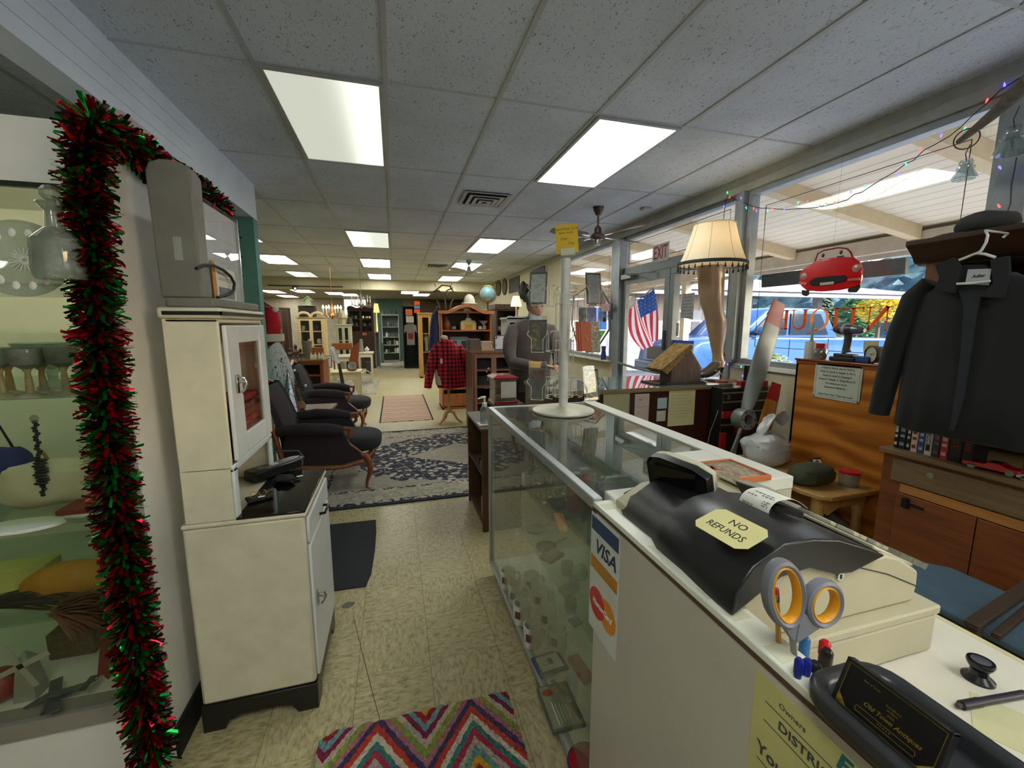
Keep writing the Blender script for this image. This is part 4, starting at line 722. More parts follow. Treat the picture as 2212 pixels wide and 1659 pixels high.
def stand(px, py, z, col, lb, w=.05, h=.05, rz=0., name='jewellery_stand'):
 q = on(px, py, z); t = thing(name, lb, 'jewellery stand', q); M = T(q.x, q.y, q.z, rz); m = mat(col, .7)
 obj('base', MB(M).cbox((0, 0, .008), (w, w * .8, .016)), m, t, bevel=.002); b = MB(M); b.prism([(-w / 2, .016), (w / 2, .016), (w * .35, h), (-w * .35, h)], .0, .006, 'y'); obj('bust', b, m, t, bevel=.002)
 obj('chain', MB(M).tube([(-w * .3, -.003, h * .95), (-.012, -.006, h * .45), (0, -.007, h * .35), (.012, -.006, h * .45), (w * .3, -.003, h * .95)], .0016, 5), mat((222, 218, 204), .4), t); obj('price_tag', MB(M).cbox((.01, -.022, .017), (.016, .010, .001), Matrix.Rotation(.4, 3, 'Z')), TAGW, t, smooth=0)
for a_ in ((1155, 1050, S1, (130, 62, 74), 'rose pink jewellery stand nearest the counter glass', .06, .045, .3), (1185, 1045, S1, (120, 60, 76), 'rose pink jewellery stand with cream chain further in', .05, .05, -.2), (1178, 1078, S1, (56, 84, 62), 'green jewellery stand in front of the rose ones', .06, .035, .2), (1210, 1070, S1, (60, 86, 68), 'green jewellery stand beside the black board', .05, .03, -.2), (1150, 1012, S1, (84, 52, 46), 'brown jewellery stand with a silver bar', .055, .055, .5), (1165, 1075, S1, (90, 30, 44), 'small dark red ring stand', .035, .03, .1), (1225, 1060, S1, (150, 150, 140), 'pale grey ring stand with two white tags', .04, .02, .1)): stand(*a_)
for px, py, c_, lb in ((1243, 1026, (120, 48, 46), 'dark red lidded trinket box under the glass top'), (1262, 1016, (150, 110, 90), 'small brown trinket box under the glass top')):
 q = P(px, py, z=.86); t = thing('trinket_box', lb, 'box', (q.x, q.y, S1)); obj('case_body', MB().box(q.x - .03, q.x + .03, q.y - .02, q.y + .02, S1, .86), mat(c_, .5), t, bevel=.002); obj('lid', MB().box(q.x - .033, q.x + .033, q.y - .023, q.y + .023, .86, .868), mat((60, 64, 56), .5), t, bevel=.002); obj('lid_inlay', MB().box(q.x - .02, q.x + .02, q.y - .012, q.y + .012, .868, .869), mat((196, 186, 160), .5), t, smooth=0)
q = P(1283, 1030, z=.84); t = thing('round_trinket_dish', 'dark round box with a red rim under the glass top', 'box', (q.x, q.y, S1)); obj('bowl', MB().lathe((q.x, q.y, S1), [(0, 0), (.03, 0), (.036, .09), (.036, .13), (.03, .135), (0, .12)], 20), mat((44, 34, 34), .4), t); obj('rim', MB().torus((q.x, q.y, S1 + .133), .035, .003), mat((130, 60, 56), .4), t)
q1, q2 = P(1300, 1032, z=.86), P(1372, 1022, z=.86); t = thing('table_brush', 'long silver-handled server lying under the glass top', 'server', (q1 + q2) / 2 - Vector((0, 0, .16))); obj('blade', MB().tube([q1, q1.lerp(q2, .2), q1.lerp(q2, .6), q2], [.006, .014, .018, .012], 10, flat=.2, up=(0, 0, 1)), mat((176, 176, 168), .3, .7), t); obj('crystal_end', MB().ball(q1, .014, n=8, m=5), CHROME, t)
obj('rest', MB().box(min(q1.x, q2.x), max(q1.x, q2.x), q1.y - .02, q1.y + .03, S1, .845), mat((150, 150, 142), .6), t, bevel=.003)
p4 = [P(*a_, z=TZ + .018) for a_ in ((1480, 1000), (1580, 993), (1665, 1027), (1568, 1041))]; cx = sum((p for p in p4), Vector()) / 4; w_ = ((p4[1] - p4[0]).length + (p4[2] - p4[3]).length) / 2; h_ = ((p4[2] - p4[1]).length + (p4[3] - p4[0]).length) / 2
t = thing('painting', 'small orange framed painting of a red burst lying at the counter end', 'painting', (cx.x, cx.y, TZ + .0045)); x0, x1, y0, y1 = cx.x - w_ / 2, cx.x + w_ / 2, cx.y - h_ / 2, cx.y + h_ / 2; z = TZ + .0045
b = MB(); e = .007; b.box(x0, x1, y0, y0 + e, z, z + .016); b.box(x0, x1, y1 - e, y1, z, z + .016); b.box(x0, x0 + e, y0 + e, y1 - e, z, z + .016); b.box(x1 - e, x1, y0 + e, y1 - e, z, z + .016); obj('frame', b, mat((206, 116, 66), .5), t, bevel=.001)
def art(name, stops, scale, dist=2.): t_ = NT(name); n = t_.noise(t_.mapping(), scale, 4, .6, dist); t_.bsdf(t_.ramp(n, [(p_, lin(c_)) for p_, c_ in stops]), .35); return t_.m
cv = obj('canvas', MB().box(x0 + e, x1 - e, y0 + e, y1 - e, z, z + .012), art('painted_canvas', [(.3, (80, 76, 66)), (.5, (150, 136, 112)), (.62, (206, 160, 120)), (.75, (226, 216, 220))], 18), t, smooth=0)
b = MB(); random.seed(8); c_ = Vector((cx.x - .045, cx.y + .02, z + .0125))
for k in range(26): a_ = random.random() * 2 * pi; L = random.uniform(.015, .042); b.cbox(c_ + Vector((cos(a_) * L / 2, sin(a_) * L / 2 * .8, 0)), (L, .004, .0006), Matrix.Rotation(a_, 3, 'Z'))
obj('red_burst', b, mat((206, 56, 50), .4), cv, smooth=0)
DZ = .845
t = thing('register_counter', 'white laminate counter with a raised ledge in front of the cash register', 'counter', (.8, .3, 0))
PNL = mat((196, 190, 176), .55, var=.04, vs=4, name='counter_panel')
obj('customer_panel', MB().box(LX, LX + .012, -.6, NY - .001, 0, .995), PNL, t, smooth=0)
obj('ledge', MB().box(LX, LX + .052, -.6, NY + .02, .996, 1.012), mat((236, 236, 220), .4, var=.02, name='ledge_laminate'), t, bevel=.002); obj('inner_panel', MB().box(LX + .036, LX + .05, -.6, NY - .001, DZ, .995), mat((200, 192, 166), .5), t, smooth=0)
obj('edge_strip', MB().box(LX - .0015, LX, -.6, NY + .02, .992, 1.0), mat((84, 62, 48), .6), t, smooth=0)
obj('desk_top', MB().box(LX + .012, 1.118, -.6, NY - .001, DZ - .025, DZ), mat((222, 216, 200), .45, var=.03, bump=.1, bs=300, name='desk_laminate'), t, smooth=0); obj('desk_edge', MB().box(1.118, 1.132, -.6, NY - .001, DZ - .028, DZ + .001), mat((214, 202, 162), .5), t, bevel=.002)
obj('body', MB().box(LX + .02, 1.10, -.6, NY - .01, 0, DZ - .026), PNL, t, smooth=0)
for px, py in ((1322, 1093), (1395, 1190), (1500, 1285), (1560, 1332), (1650, 1420)):
 q = P(px, py, z=1.012); obj('tape_mark', MB().box(LX + .008, LX + .042, q.y - .016, q.y + .016, 1.0121, 1.0126), mat((222, 220, 194), .5), t, smooth=0)
def side(y0, z0): return frame((LX - .0006, y0, z0), (0, -1, 0), (0, 0, 1))      # local x runs towards the camera, y up
k1, k2 = P(1271, 1086, x=LX), P(1342, 1345, x=LX); yA = .955; yB = P(1341, 1150, x=LX).y; zT = .985; zB = .655
def st(px, py): return P(px, py, x=LX)
t = thing('card_sticker', 'card acceptance sticker with the words VISA and MasterCard on the counter side', 'sticker', (LX, (yA + yB) / 2, zB))
w_ = yA - yB; obj('backing', MB().box(LX - .0012, LX - .0002, yB, yA, zB, zT), mat((214, 218, 214), .3), t, smooth=0)
M = side(yA, zB); H_ = zT - zB
def sp(z0, z1, m, nm, **k): obj(nm, MB(M).cbox((w_ / 2, (z0 + z1) / 2, .0010), (w_ * .94, z1 - z0, .0006)), m, t, smooth=0, **k)
sp(H_ * .86, H_ * .975, mat((20, 58, 110), .35), 'blue_band', label='blue band'); sp(H_ * .535, H_ * .64, mat((190, 126, 20), .35), 'gold_band', label='gold band')
obj('visa_lettering', MB(M).text('VISA', .052, T(w_ * .54, H_ * .745, .0010), .0004, italic=.25, bold=.0012, sx=1.05), mat((20, 40, 80), .4), t, smooth=0)
r_ = w_ * .285; cy_ = H_ * .27
obj('red_disc', MB(M).lathe((w_ * .31, cy_, .0008), [(0, .0008), (r_, .0008), (r_, 0)], 40), mat((206, 40, 42), .35), t, smooth=0); obj('amber_disc', MB(M).lathe((w_ * .69, cy_, .0008), [(0, .0006), (r_, .0006), (r_, 0)], 40), mat((232, 148, 24), .35), t, smooth=0)
b = MB(M)
for k in range(5): zz = cy_ - .022 + k * .011; b.cbox((w_ * .50, zz, .0018), (.022, .003, .0004))
obj('interlock_lines', b, mat((206, 40, 42), .35), t, smooth=0)
obj('mastercard_lettering', MB(M).text('MasterCard', .0205, T(w_ * .5, cy_, .0022), .0004, italic=.2, bold=.0006, sx=1.0), mat((240, 240, 236), .4), t, smooth=0)
t = thing('notice_sheet', 'yellowed printed notice with the word DISTRICT taped to the counter side near the camera', 'notice', (LX, .2, .5)); yA2 = .425
obj('sheet', MB().box(LX - .0012, LX - .0002, .19, yA2, .70, .978), mat((206, 200, 132), .6, var=.08, vs=5, name='yellowed_paper'), t, smooth=0); M = side(yA2, .70)
b = MB(M); b.text('DISTRICT', .0185, T(.085, .228, .0010), .0003, bold=.0003, sx=1.1); b.text('You', .026, T(.035, .165, .0010), .0003, bold=.0005); b.cbox((.085, .244, .001), (.13, .001, .0005)); b.cbox((.085, .214, .001), (.13, .001, .0005)); b.cbox((.07, .146, .001), (.11, .0012, .0005)); b.text('Owners', .012, T(.06, .258, .001), .0002)
obj('printing', b, mat((70, 76, 70), .7), t, smooth=0)
b = MB(M).text('E&', .03, T(.135, .262, .001), .0003, bold=.001, italic=.2); obj('emblem', b, mat((40, 110, 120), .6), t, smooth=0)
REG = mat((192, 184, 156), .5, var=.03, bump=.12, bs=350, name='register_beige'); SHL = mat((26, 27, 29), .33, bump=.15, bs=500, name='register_charcoal')
t = thing('cash_register', 'beige cash register with charcoal cover, printer and swivel display on the counter', 'cash register', (.8, .66, DZ))
ya, yb_ = .477, .92
b = MB(); b.box(.595, .99, ya, yb_, DZ + .004, .925); obj('drawer_base', b, REG, t, bevel=.005); obj('drawer_lid', MB().box(.592, .994, ya - .003, yb_, .927, .945), REG, t, bevel=.004)
obj('foot', MB().box(.62, .96, ya + .03, yb_ - .03, DZ, DZ + .004), BLACK, t, smooth=0)
ys_ = ya + .02
side_o = [(.563, .946), (.953, .946), (.960, .976), (.958, 1.008), (.90, 1.045), (.86, 1.058), (.80, 1.055), (.74, 1.06), (.66, 1.075), (.61, 1.07), (.535, 1.03), (.545, .99)]
obj('side_body', MB().prism(side_o, ys_, yb_ - .01, 'y'), REG, t, bevel=.006)
obj('body_seam', MB().tube([(.783, ys_ - .0006, 1.048), (.87, ys_ - .0006, 1.018), (.96, ys_ - .0006, .976)], .0012, 4), mat((60, 56, 46), .8), t)
def shell(y, k): return [(x, y, z) for x, z in k]
A = [(.505, 1.015), (.507, 1.055), (.54, 1.095), (.60, 1.125), (.66, 1.125), (.72, 1.115), (.80, 1.085), (.84, 1.066), (.815, 1.060), (.76, 1.046), (.72, 1.05), (.66, 1.072), (.60, 1.066), (.55, 1.04)]
B2 = [(.515, 1.0), (.515, 1.04), (.545, 1.085), (.60, 1.118), (.66, 1.124), (.72, 1.112), (.80, 1.083), (.84, 1.062), (.815, 1.050), (.76, 1.036), (.72, 1.04), (.66, 1.05), (.60, 1.04), (.55, 1.02)]
C3 = [(.53, .985), (.53, 1.02), (.56, 1.06), (.61, 1.09), (.66, 1.09), (.72, 1.08), (.80, 1.058), (.835, 1.048), (.815, 1.036), (.76, 1.03), (.72, 1.03), (.66, 1.03), (.60, 1.01), (.555, 1.0)]
D4 = [(.56, .965), (.555, .995), (.575, 1.02), (.615, 1.035), (.66, 1.035), (.72, 1.03), (.80, 1.02), (.83, 1.01), (.815, 1.0), (.76, .99), (.72, .99), (.66, .985), (.61, .975), (.575, .965)]
def lp(a_, b_, k): return [((p[0] * (1 - k) + q[0] * k), (p[1] * (1 - k) + q[1] * k)) for p, q in zip(a_, b_)]
b = MB(); b.loft([shell(ys_ - .012, A), shell(ys_ + .01, A), shell(.62, B2), shell(.70, B2), shell(.74, C3), shell(.86, C3), shell(.93, D4), shell(.955, D4)]); obj('cover', b, SHL, t, smooth=50, bevel=.003)
obj('paper_slot', MB().cbox((.765, .645, 1.098), (.085, .058, .02), Matrix.Rotation(.33, 3, 'Y')), mat((6, 6, 7), .8), t, bevel=.004)
b = MB(); b.loft([[(.80 + .0 * k, y, 1.06), (.875, y, 1.045), (.86, y, 1.075 + h), (.80, y, 1.105 + h), (.76, y, 1.11 + h)] for y, h in ((.665, .004), (.70, .012), (.76, .006))]); obj('printer_cover', b, mat((150, 146, 130), .4), t, bevel=.004)
kb = MB(); kb.loft([[(.842, y, 1.066), (.958, y, 1.011), (.958, y, 1.017), (.842, y, 1.074)] for y in (ys_ + .01, .905)]); obj('keyboard', kb, mat((206, 200, 172), .5), t, bevel=.003)
kd = (Vector((.958, 0, 1.017)) - Vector((.842, 0, 1.074))); kr = Matrix.Rotation(math.atan2(-kd.z, kd.x), 3, 'Y'); KC = [mat((176, 172, 150), .5), mat((120, 120, 116), .5)]
for i in range(5):
 for j in range(8):
  if j > 0: c_ = Vector((.852 + kd.x * (i + .3) / 5.3, .52 + j * .045, 1.071 + kd.z * (i + .3) / 5.3 + .004)); obj('key', MB().cbox(c_, (.017, .034, .008), kr), KC[(i + j) % 3 == 0], t, bevel=.002)
kg = MB(); 
for j in range(18): y = .50 + j * .0225; kg.cbox((.964, y, 1.0205), (.006, .019, .012), kr)
obj('key_guard_edge', kg, glass((230, 232, 226), haze=.25, ior=2.4, name='key_guard'), t, smooth=0)
q = P(1812, 1243, y=ys_); lk = obj('lock', MB().lathe((q.x, ys_, q.z), [(0, -.004), (.008, -.004), (.0095, -.002), (.0095, .002)], 20, 'y'), CHROME, t); obj('keyhole', MB().cbox((q.x, ys_ - .0045, q.z), (.002, .001, .008)), INK, lk, smooth=0)
ky = P(1838, 1172, x=.93); obj('key_tag', MB().cbox((ky.x, ky.y, ky.z + .004), (.026, .012, .002), Matrix.Rotation(.4, 3, 'Y')), BRASS, t, bevel=.001)
cd = Vector((.675, .835, 1.10)); M = frame(cd, (.42, -.9, 0), (-.1, 0, 1)) @ Matrix.Diagonal((.76, 1.15, 1, 1))
b = MB(M); o_ = [(-.105, .028), (-.095, .042), (-.06, .046), (.05, .038), (.098, .026), (.104, -.005), (.085, -.036), (.03, -.046), (-.05, -.04), (-.092, -.02)]
b.loft([[(x * s, y * s, z) for x, y in o_] for z, s in ((.022, .93), (.030, 1), (-.004, 1.02))]); hd = obj('display_head', b, mat((24, 24, 25), .35), t, bevel=.003)
b = MB(M); b.loft([[(x * s, y * s, z) for x, y in o_] for z, s in ((-.005, 1.02), (-.024, 1.0), (-.042, .85), (-.05, .5))]); obj('display_back', b, mat((206, 202, 176), .45), hd, bevel=.003)
b = MB(M); b.cbox((-.01, .012, .0305), (.15, .034, .001)); obj('display_window', b, mat((6, 6, 7), .1), hd, bevel=.001); b = MB(M); b.cbox((-.0, -.028, .0305), (.022, .005, .0008)); obj('display_badge', b, mat((110, 110, 106), .4), hd, smooth=0)
obj('display_neck', MB().lathe((.69, .845, 1.02), [(.026, 0), (.024, .02), (.022, .06), (0, .06)], 18), mat((150, 144, 124), .5), t); obj('neck_collar', MB().lathe((.688, .84, 1.0), [(0, 0), (.06, .0), (.055, .022), (.036, .032), (0, .032)], 22, sy=1.4), SHL, t)
t = thing('receipt', 'curled white till receipt rolling out over the register', 'receipt', (.70, .62, 1.12)); ax_ = Vector((-.10, 1, 0)).normalized()
def rc(u, v):
 if v < .35: k = v / .35; c_ = Vector((.775 - .055 * k, .62, 1.118 + .026 * sin(k * pi * .5)))
 else: a_ = pi / 2 + (v - .35) / .65 * 3.5; c_ = Vector((.705 + .03 * cos(a_) - .0, .62, 1.118 + .026 * sin(a_)))
 return c_ + ax_ * (-.032 + .064 * u)
obj('paper', MB().grid(rc, 2, 40, .0006), mat((236, 234, 222), .6, name='till_paper'), t)
b = MB()
for k, (v, u0, u1) in enumerate(((.38, .15, .8), (.42, .1, .5), (.46, .6, .9), (.50, .1, .3), (.53, .1, .32), (.56, .1, .3), (.60, .55, .9), (.64, .5, .9), (.69, .1, .9), (.73, .1, .4), (.76, .1, .42), (.80, .1, .9))):
 n = int((u1 - u0) * 30)
 for i in range(n):
  if (i * 7 + k) % 4 == 0: continue
  u = u0 + (u1 - u0) * i / n; p = rc(u, v); p2 = rc(u, v + .004); nrm = (p - Vector((.705, p.y, 1.118))).normalized(); b.cbox(p + nrm * .0006, (.003, .0014, .0002), Matrix(((p2 - p).normalized(), ax_, nrm)).transposed())
obj('till_print', b, mat((70, 70, 76), .8), t, smooth=0)
t = thing('refund_note', 'yellow note reading NO REFUNDS stuck on the register cover', 'note', (.60, .62, 1.115)); p = [P(*a_, z=1.118) for a_ in ((1506, 1132), (1558, 1108), (1650, 1160), (1620, 1198))]
c_ = sum(p, Vector()) / 4; xv = (p[3] - p[0]).normalized(); M = frame(c_ + Vector((-.004, 0, .006)), xv, (p[1] - p[0]) + Vector((0, 0, .022)))
w_, h_ = (p[3] - p[0]).length, .074; b = MB(M); o_ = [(-w_ / 2, -h_ / 2 + .012), (-w_ / 2 + .012, -h_ / 2), (w_ / 2 - .014, -h_ / 2), (w_ / 2, -h_ / 2 + .014), (w_ / 2, h_ / 2 - .014), (w_ / 2 - .012, h_ / 2), (-w_ / 2 + .012, h_ / 2), (-w_ / 2, h_ / 2 - .012)]
b.prism(o_, 0, .0008, 'z'); obj('paper', b, mat((224, 214, 150), .6, var=.04, name='yellow_note'), t, smooth=0)
b = MB(M); b.text('NO', .022, T(.005, .014, .001), .0002); b.text('REFUNDS', .022, T(0, -.012, .001), .0002, sx=w_ / .135); obj('lettering', b, INK, t, smooth=0)
q = Vector((.572, .405, DZ)); t = thing('pen_cup', 'dark smoked plastic pen cup behind the ledge', 'pen cup', q); obj('cup', MB().box(q.x - .022, q.x + .05, q.y - .05, q.y + .05, DZ, DZ + .105), glass((90, 84, 76), haze=.12, name='smoked_plastic'), t, smooth=0)
def hoop(pts, m, nm, par, r, **k): return obj(nm, MB().tube(pts, r, 8, close=True, **k), m, par)
SG = mat((122, 122, 134), .45, name='scissor_grey'); SY = mat((226, 158, 24), .45, name='scissor_yellow')
t = thing('scissors', 'large scissors with grey handles lined in yellow standing in the pen cup', 'scissors', (.56, .40, DZ + .03)); yy = .40
def ov(cx, cy, rx, ry, rot, y=yy, n=28):
 o = P(cx, cy, y=y); s = (P(cx + 10, cy, y=y) - o).length / 10; ex = (P(cx + 10, cy, y=y) - o).normalized(); ez = (P(cx, cy - 10, y=y) - o).normalized()
 return [o + ex * s * (rx * cos(a_) * cos(rot) - ry * sin(a_) * sin(rot)) + ez * s * (rx * cos(a_) * sin(rot) + ry * sin(a_) * cos(rot)) for a_ in [i * 2 * pi / n for i in range(n)]]
for (cx_, cy_, rx_, ry_, ro) in ((1693, 1282, 36, 56, .12), (1776, 1302, 33, 38, -.6)):
 hoop(ov(cx_, cy_, rx_, ry_, ro), SG, 'handle_loop', t, .0055, flat=1.6, up=(0, 1, 0)); hoop(ov(cx_, cy_, rx_ - 7, ry_ - 7, ro), SY, 'yellow_lining', t, .0035, flat=2.2, up=(0, 1, 0))
b = MB(); pp_ = [P(*a_, y=yy) for a_ in ((1663, 1318), (1690, 1345), (1716, 1330), (1724, 1316), (1716, 1375), (1712, 1385))]; b.prism([(p.x, p.z) for p in pp_], yy - .004, yy + .004, 'y'); obj('shank', b, SG, t, bevel=.001)
b = MB(); pp_ = [P(*a_, y=yy - .001) for a_ in ((1726, 1318), (1745, 1330), (1790, 1338), (1714, 1388), (1716, 1370))]; b.prism([(p.x, p.z) for p in pp_], yy - .005, yy + .003, 'y'); obj('shank', b, SG, t, bevel=.001)
a1, a2 = P(1712, 1380, y=yy), Vector((.568, .405, DZ + .035)); obj('blade', MB().tube([a1, a1.lerp(a2, .5), a2], [.006, .005, .001], 6, flat=.3), STEEL, t)
PN = [('pencil', 'yellow pencil with a red eraser seen through the scissors', (1676, 1283), [(.0036, (190, 130, 30)), ], (1676, 1360)), ]
t = thing('pencil', PN[0][1], 'pencil', (.553, .425, DZ + .01)); tp_, bt = P(1677, 1272, y=.425), P(1680, 1340, y=.425); dn = (bt - tp_).normalized(); bt = tp_ + dn * .14
obj('shaft', MB().cyl(tp_ + dn * .02, bt, .0036, n=6), mat((206, 150, 40), .5), t); obj('ferrule', MB().cyl(tp_ + dn * .008, tp_ + dn * .02, .0039, n=10), CHROME, t); obj('eraser', MB().cyl(tp_, tp_ + dn * .008, .0036, n=10), mat((196, 60, 66), .6), t)
def pen(px, py, y, col, cap, lb, r=.0055, L=.11, name='pen', h=.022):
 a_ = P(px, py, y=y); e_ = a_ + Vector((.004, .004, -L)); t = thing(name, lb, 'pen', e_); obj('barrel', MB().cyl(a_ + Vector((0, 0, -h)), e_, r * .85, n=12), mat(col, .3), t); obj('cap', MB().lathe(a_ + Vector((0, 0, -h)), [(0, 0), (r, 0), (r, h - .004), (r * .6, h), (0, h)], 14), mat(cap, .3), t)
pen(1783, 1384, .405, (190, 20, 30), (214, 24, 34), 'red marker standing behind the black one', .0075); pen(1787, 1402, .385, (30, 26, 26), (34, 28, 28), 'black marker with a worn end in front of the red one', .008); pen(1740, 1375, .42, (70, 140, 200), (60, 130, 196), 'light blue pen standing beside the scissors', .007, h=.05); pen(1727, 1422, .37, (30, 40, 130), (28, 40, 140), 'dark blue capped pen left of the other blue cap'); pen(1744, 1424, .37, (200, 206, 220), (30, 44, 150), 'white barrelled pen with a dark blue cap'); pen(1762, 1430, .372, (40, 40, 42), (36, 36, 38), 'short black capped pen between the blue caps and the markers', .008)
t = thing('stamp_tray', 'black rounded plastic tray hooked over the counter ledge', 'tray', (.56, .2, 1.012))
def rr(x0, x1, y0, y1, r): return [(x0 + r if a_ in (2, 3) else x1 - r, 0) for a_ in ()] or [((x1 - r if c_ in (0, 3) else x0 + r) + r * cos(a_), (y1 - r if c_ in (0, 1) else y0 + r) + r * sin(a_)) for c_ in range(4) for a_ in [c_ * pi / 2 + i * pi / 10 for i in range(6)]]
TB = mat((48, 49, 52), .3, name='tray_plastic'); ox0, ox1, oy0, oy1 = .472, .602, -.1, .352
b = MB(); rings = [[(x, y, z) for x, y in rr(ox0 + i, ox1 - i, oy0 + i, oy1 - i, .04 - i * .4)] for i, z in ((.004, 1.0125), (0, 1.022), (.0, 1.036), (.004, 1.04), (.014, 1.038), (.018, 1.03), (.02, 1.016))]; b.loft(rings); obj('rim', b, TB, t, smooth=60)
t = thing('award_plaque', 'black framed business plaque with gold lettering standing in the black tray', 'plaque', (.60, .25, 1.03))
c4 = [P(1842, 1423, y=.33), P(2066, 1588, y=.155)]; cL = P(1800, 1497, y=.33)
tl_, tr_, bl_ = Vector((.520, .320, 1.080)), Vector((.520, .2195, 1.080)), Vector((.498, .323, 1.027))
xv = (tr_ - tl_); w_ = xv.length; yv = tl_ - bl_; h_ = yv.length; ctr = (tl_ + tr_) / 2 - yv / 2; M = frame(ctr, xv, yv)
b = MB(M); e = .004
for s_ in ((0, h_ / 2 - e / 2, w_, e), (0, -h_ / 2 + e / 2, w_, e), (-w_ / 2 + e / 2, 0, e, h_), (w_ / 2 - e / 2, 0, e, h_)): b.cbox((s_[0], s_[1], .0), (s_[2], s_[3], .012))
obj('frame', b, BLACK, t, bevel=.001); obj('face', MB(M).cbox((0, 0, .0), (w_ - e, h_ - e, .008)), mat((22, 20, 22), .25), t, smooth=0)
b = MB(M); i = .0045; zz = .0044
for s_ in ((0, h_ / 2 - i, w_ - 2 * i, .0006), (0, -h_ / 2 + i, w_ - 2 * i, .0006), (-w_ / 2 + i, 0, .0006, h_ - 2 * i), (w_ / 2 - i, 0, .0006, h_ - 2 * i)): b.cbox((s_[0], s_[1], zz), (s_[2], s_[3], .0006))
obj('gold_line', b, GOLD, t, smooth=0)
b = MB(M)
for sx_ in (-1, 1): b.add([(sx_ * (w_ / 2 - i), -h_ / 2 + i, zz + .0004), (sx_ * (w_ / 2 - i), -h_ / 2 + i + .012, zz + .0004), (sx_ * (w_ / 2 - i - .012), -h_ / 2 + i, zz + .0004)], [(0, 1, 2)])
obj('gold_corner', b, mat((190, 160, 60), .35, .6, var=.4, vs=200), t, smooth=0, rn=False)
b = MB(M); b.text('Old Town Antiques', .0068, T(.006, -.006, zz), .0002, italic=.3, bold=.00012); b.text('Certificate', .0034, T(.004, .008, zz), .0002); b.text('of Merit', .0032, T(.004, .004, zz), .0002); b.text('2022', .0034, T(.004, -.0005, zz), .0002); b.text('Best of Town', .003, T(-.02, .016, zz), .0002)
b.tube([(-.026, -.013, zz), (.03, -.013, zz), (.031, -.016, zz), (.03, -.019, zz), (-.026, -.019, zz), (-.027, -.016, zz)], .0003, 4, close=True); b.text('* * * * *', .004, T(.002, -.0165, zz), .0002)
obj('gold_lettering', b, GOLD, t, smooth=0)
q = on(2112, 1467, DZ); t = thing('thread_spool', 'small black spool shaped knob standing on the white desk', 'spool', q); obj('spool_body', MB().lathe(q, [(0, 0), (.022, 0), (.022, .004), (.013, .012), (.012, .02), (.017, .028), (.019, .034), (.018, .038), (0, .038)], 24), mat((20, 20, 24), .25), t); obj('top_inlay', MB().lathe(q, [(0, .0385), (.012, .0385), (.013, .038)], 20), mat((110, 112, 124), .1, .5), t)
a_, e_ = on(2068, 1525, DZ + .007), on(2212, 1499, DZ + .007); t = thing('marker_pen', 'dark grey marker pen lying on the white desk', 'pen', a_.lerp(e_, .5) - Vector((0, 0, .007))); obj('barrel', MB().tube([a_.lerp(e_, .3), e_], .0062, 12), mat((48, 44, 54), .35), t); obj('cap', MB().tube([a_.lerp(e_, .06), a_.lerp(e_, .32)], .0072, 12), mat((42, 38, 46), .35), t); obj('tip', MB().tube([a_, a_.lerp(e_, .07)], .004, 8), DGREY, t)
q = on(2195, 1600, DZ); slab('paper_scrap', 'cream paper at the lower right corner of the desk', 'paper', q + Vector((.03, 0, 0)), .10, .12, .001, .5, mat((208, 204, 160), .7), bevel=0)
q = Vector((.862, 2.03, TZ - .003)); t = thing('card_rack', 'white revolving wire rack of greeting cards on the glass counter', 'card rack', q); WP = mat((222, 222, 216), .4, name='white_rack_paint')
obj('base', MB().lathe(q, [(0, 0), (.155, 0), (.165, .004), (.165, .012), (.15, .018), (.05, .022), (.035, .03), (0, .03)], 40), mat((216, 212, 190), .4), t); obj('pole', MB().cyl(q + Vector((0, 0, .02)), q + Vector((0, 0, .80)), .024, n=20), WP, t)
WR = mat((214, 212, 196), .4, name='rack_wire')
rk = [(1187, 592, 1145, 666, 1), (1262, 592, 1216, 664, 2), (1180, 722, 0, 0, 3), (1258, 735, 0, 0, 4), (1180, 832, 0, 0, 5), (1254, 838, 0, 0, 6)]
b = MB()
for z in (.085, .33, .38, .57, .62): b.torus(q + Vector((0, 0, z)), .05, .0018, n=20, m=5)
for k in range(8): a_ = k * pi / 4 + .2; b.cyl(q + Vector((.05 * cos(a_), .05 * sin(a_), .08)), q + Vector((.05 * cos(a_), .05 * sin(a_), .63)), .0018, n=5)
obj('wire_cage', b, WR, t)
def RM(ang, z):
 if ang < -2: return T(q.x - .125, q.y + .02, q.z + z, -2.15) @ Matrix.Translation((-.02, 0, 0))
 if ang < -.5: return T(q.x + .11, q.y - .02, q.z + z, -1.45) @ Matrix.Translation((-.02, 0, 0))
 return T(q.x, q.y, q.z + z, ang)
def pocket(ang, z, par):
 M = RM(ang, z); b = MB(M)
 for s_ in (-1, 1): b.tube([(.05, s_ * .012, .10), (.085, s_ * .05, .10), (.105, s_ * .05, .085), (.098, s_ * .03, .06), (.098, s_ * .03, -.005), (.072, s_ * .03, -.008)], .0019, 5)
 b.tube([(.098, -.03, -.005), (.098, .03, -.005)], .0019, 5); return obj('wire_pocket', b, WR, par)
def cover(name, stops, sc, d=1.5): return art(name, stops, sc, d)
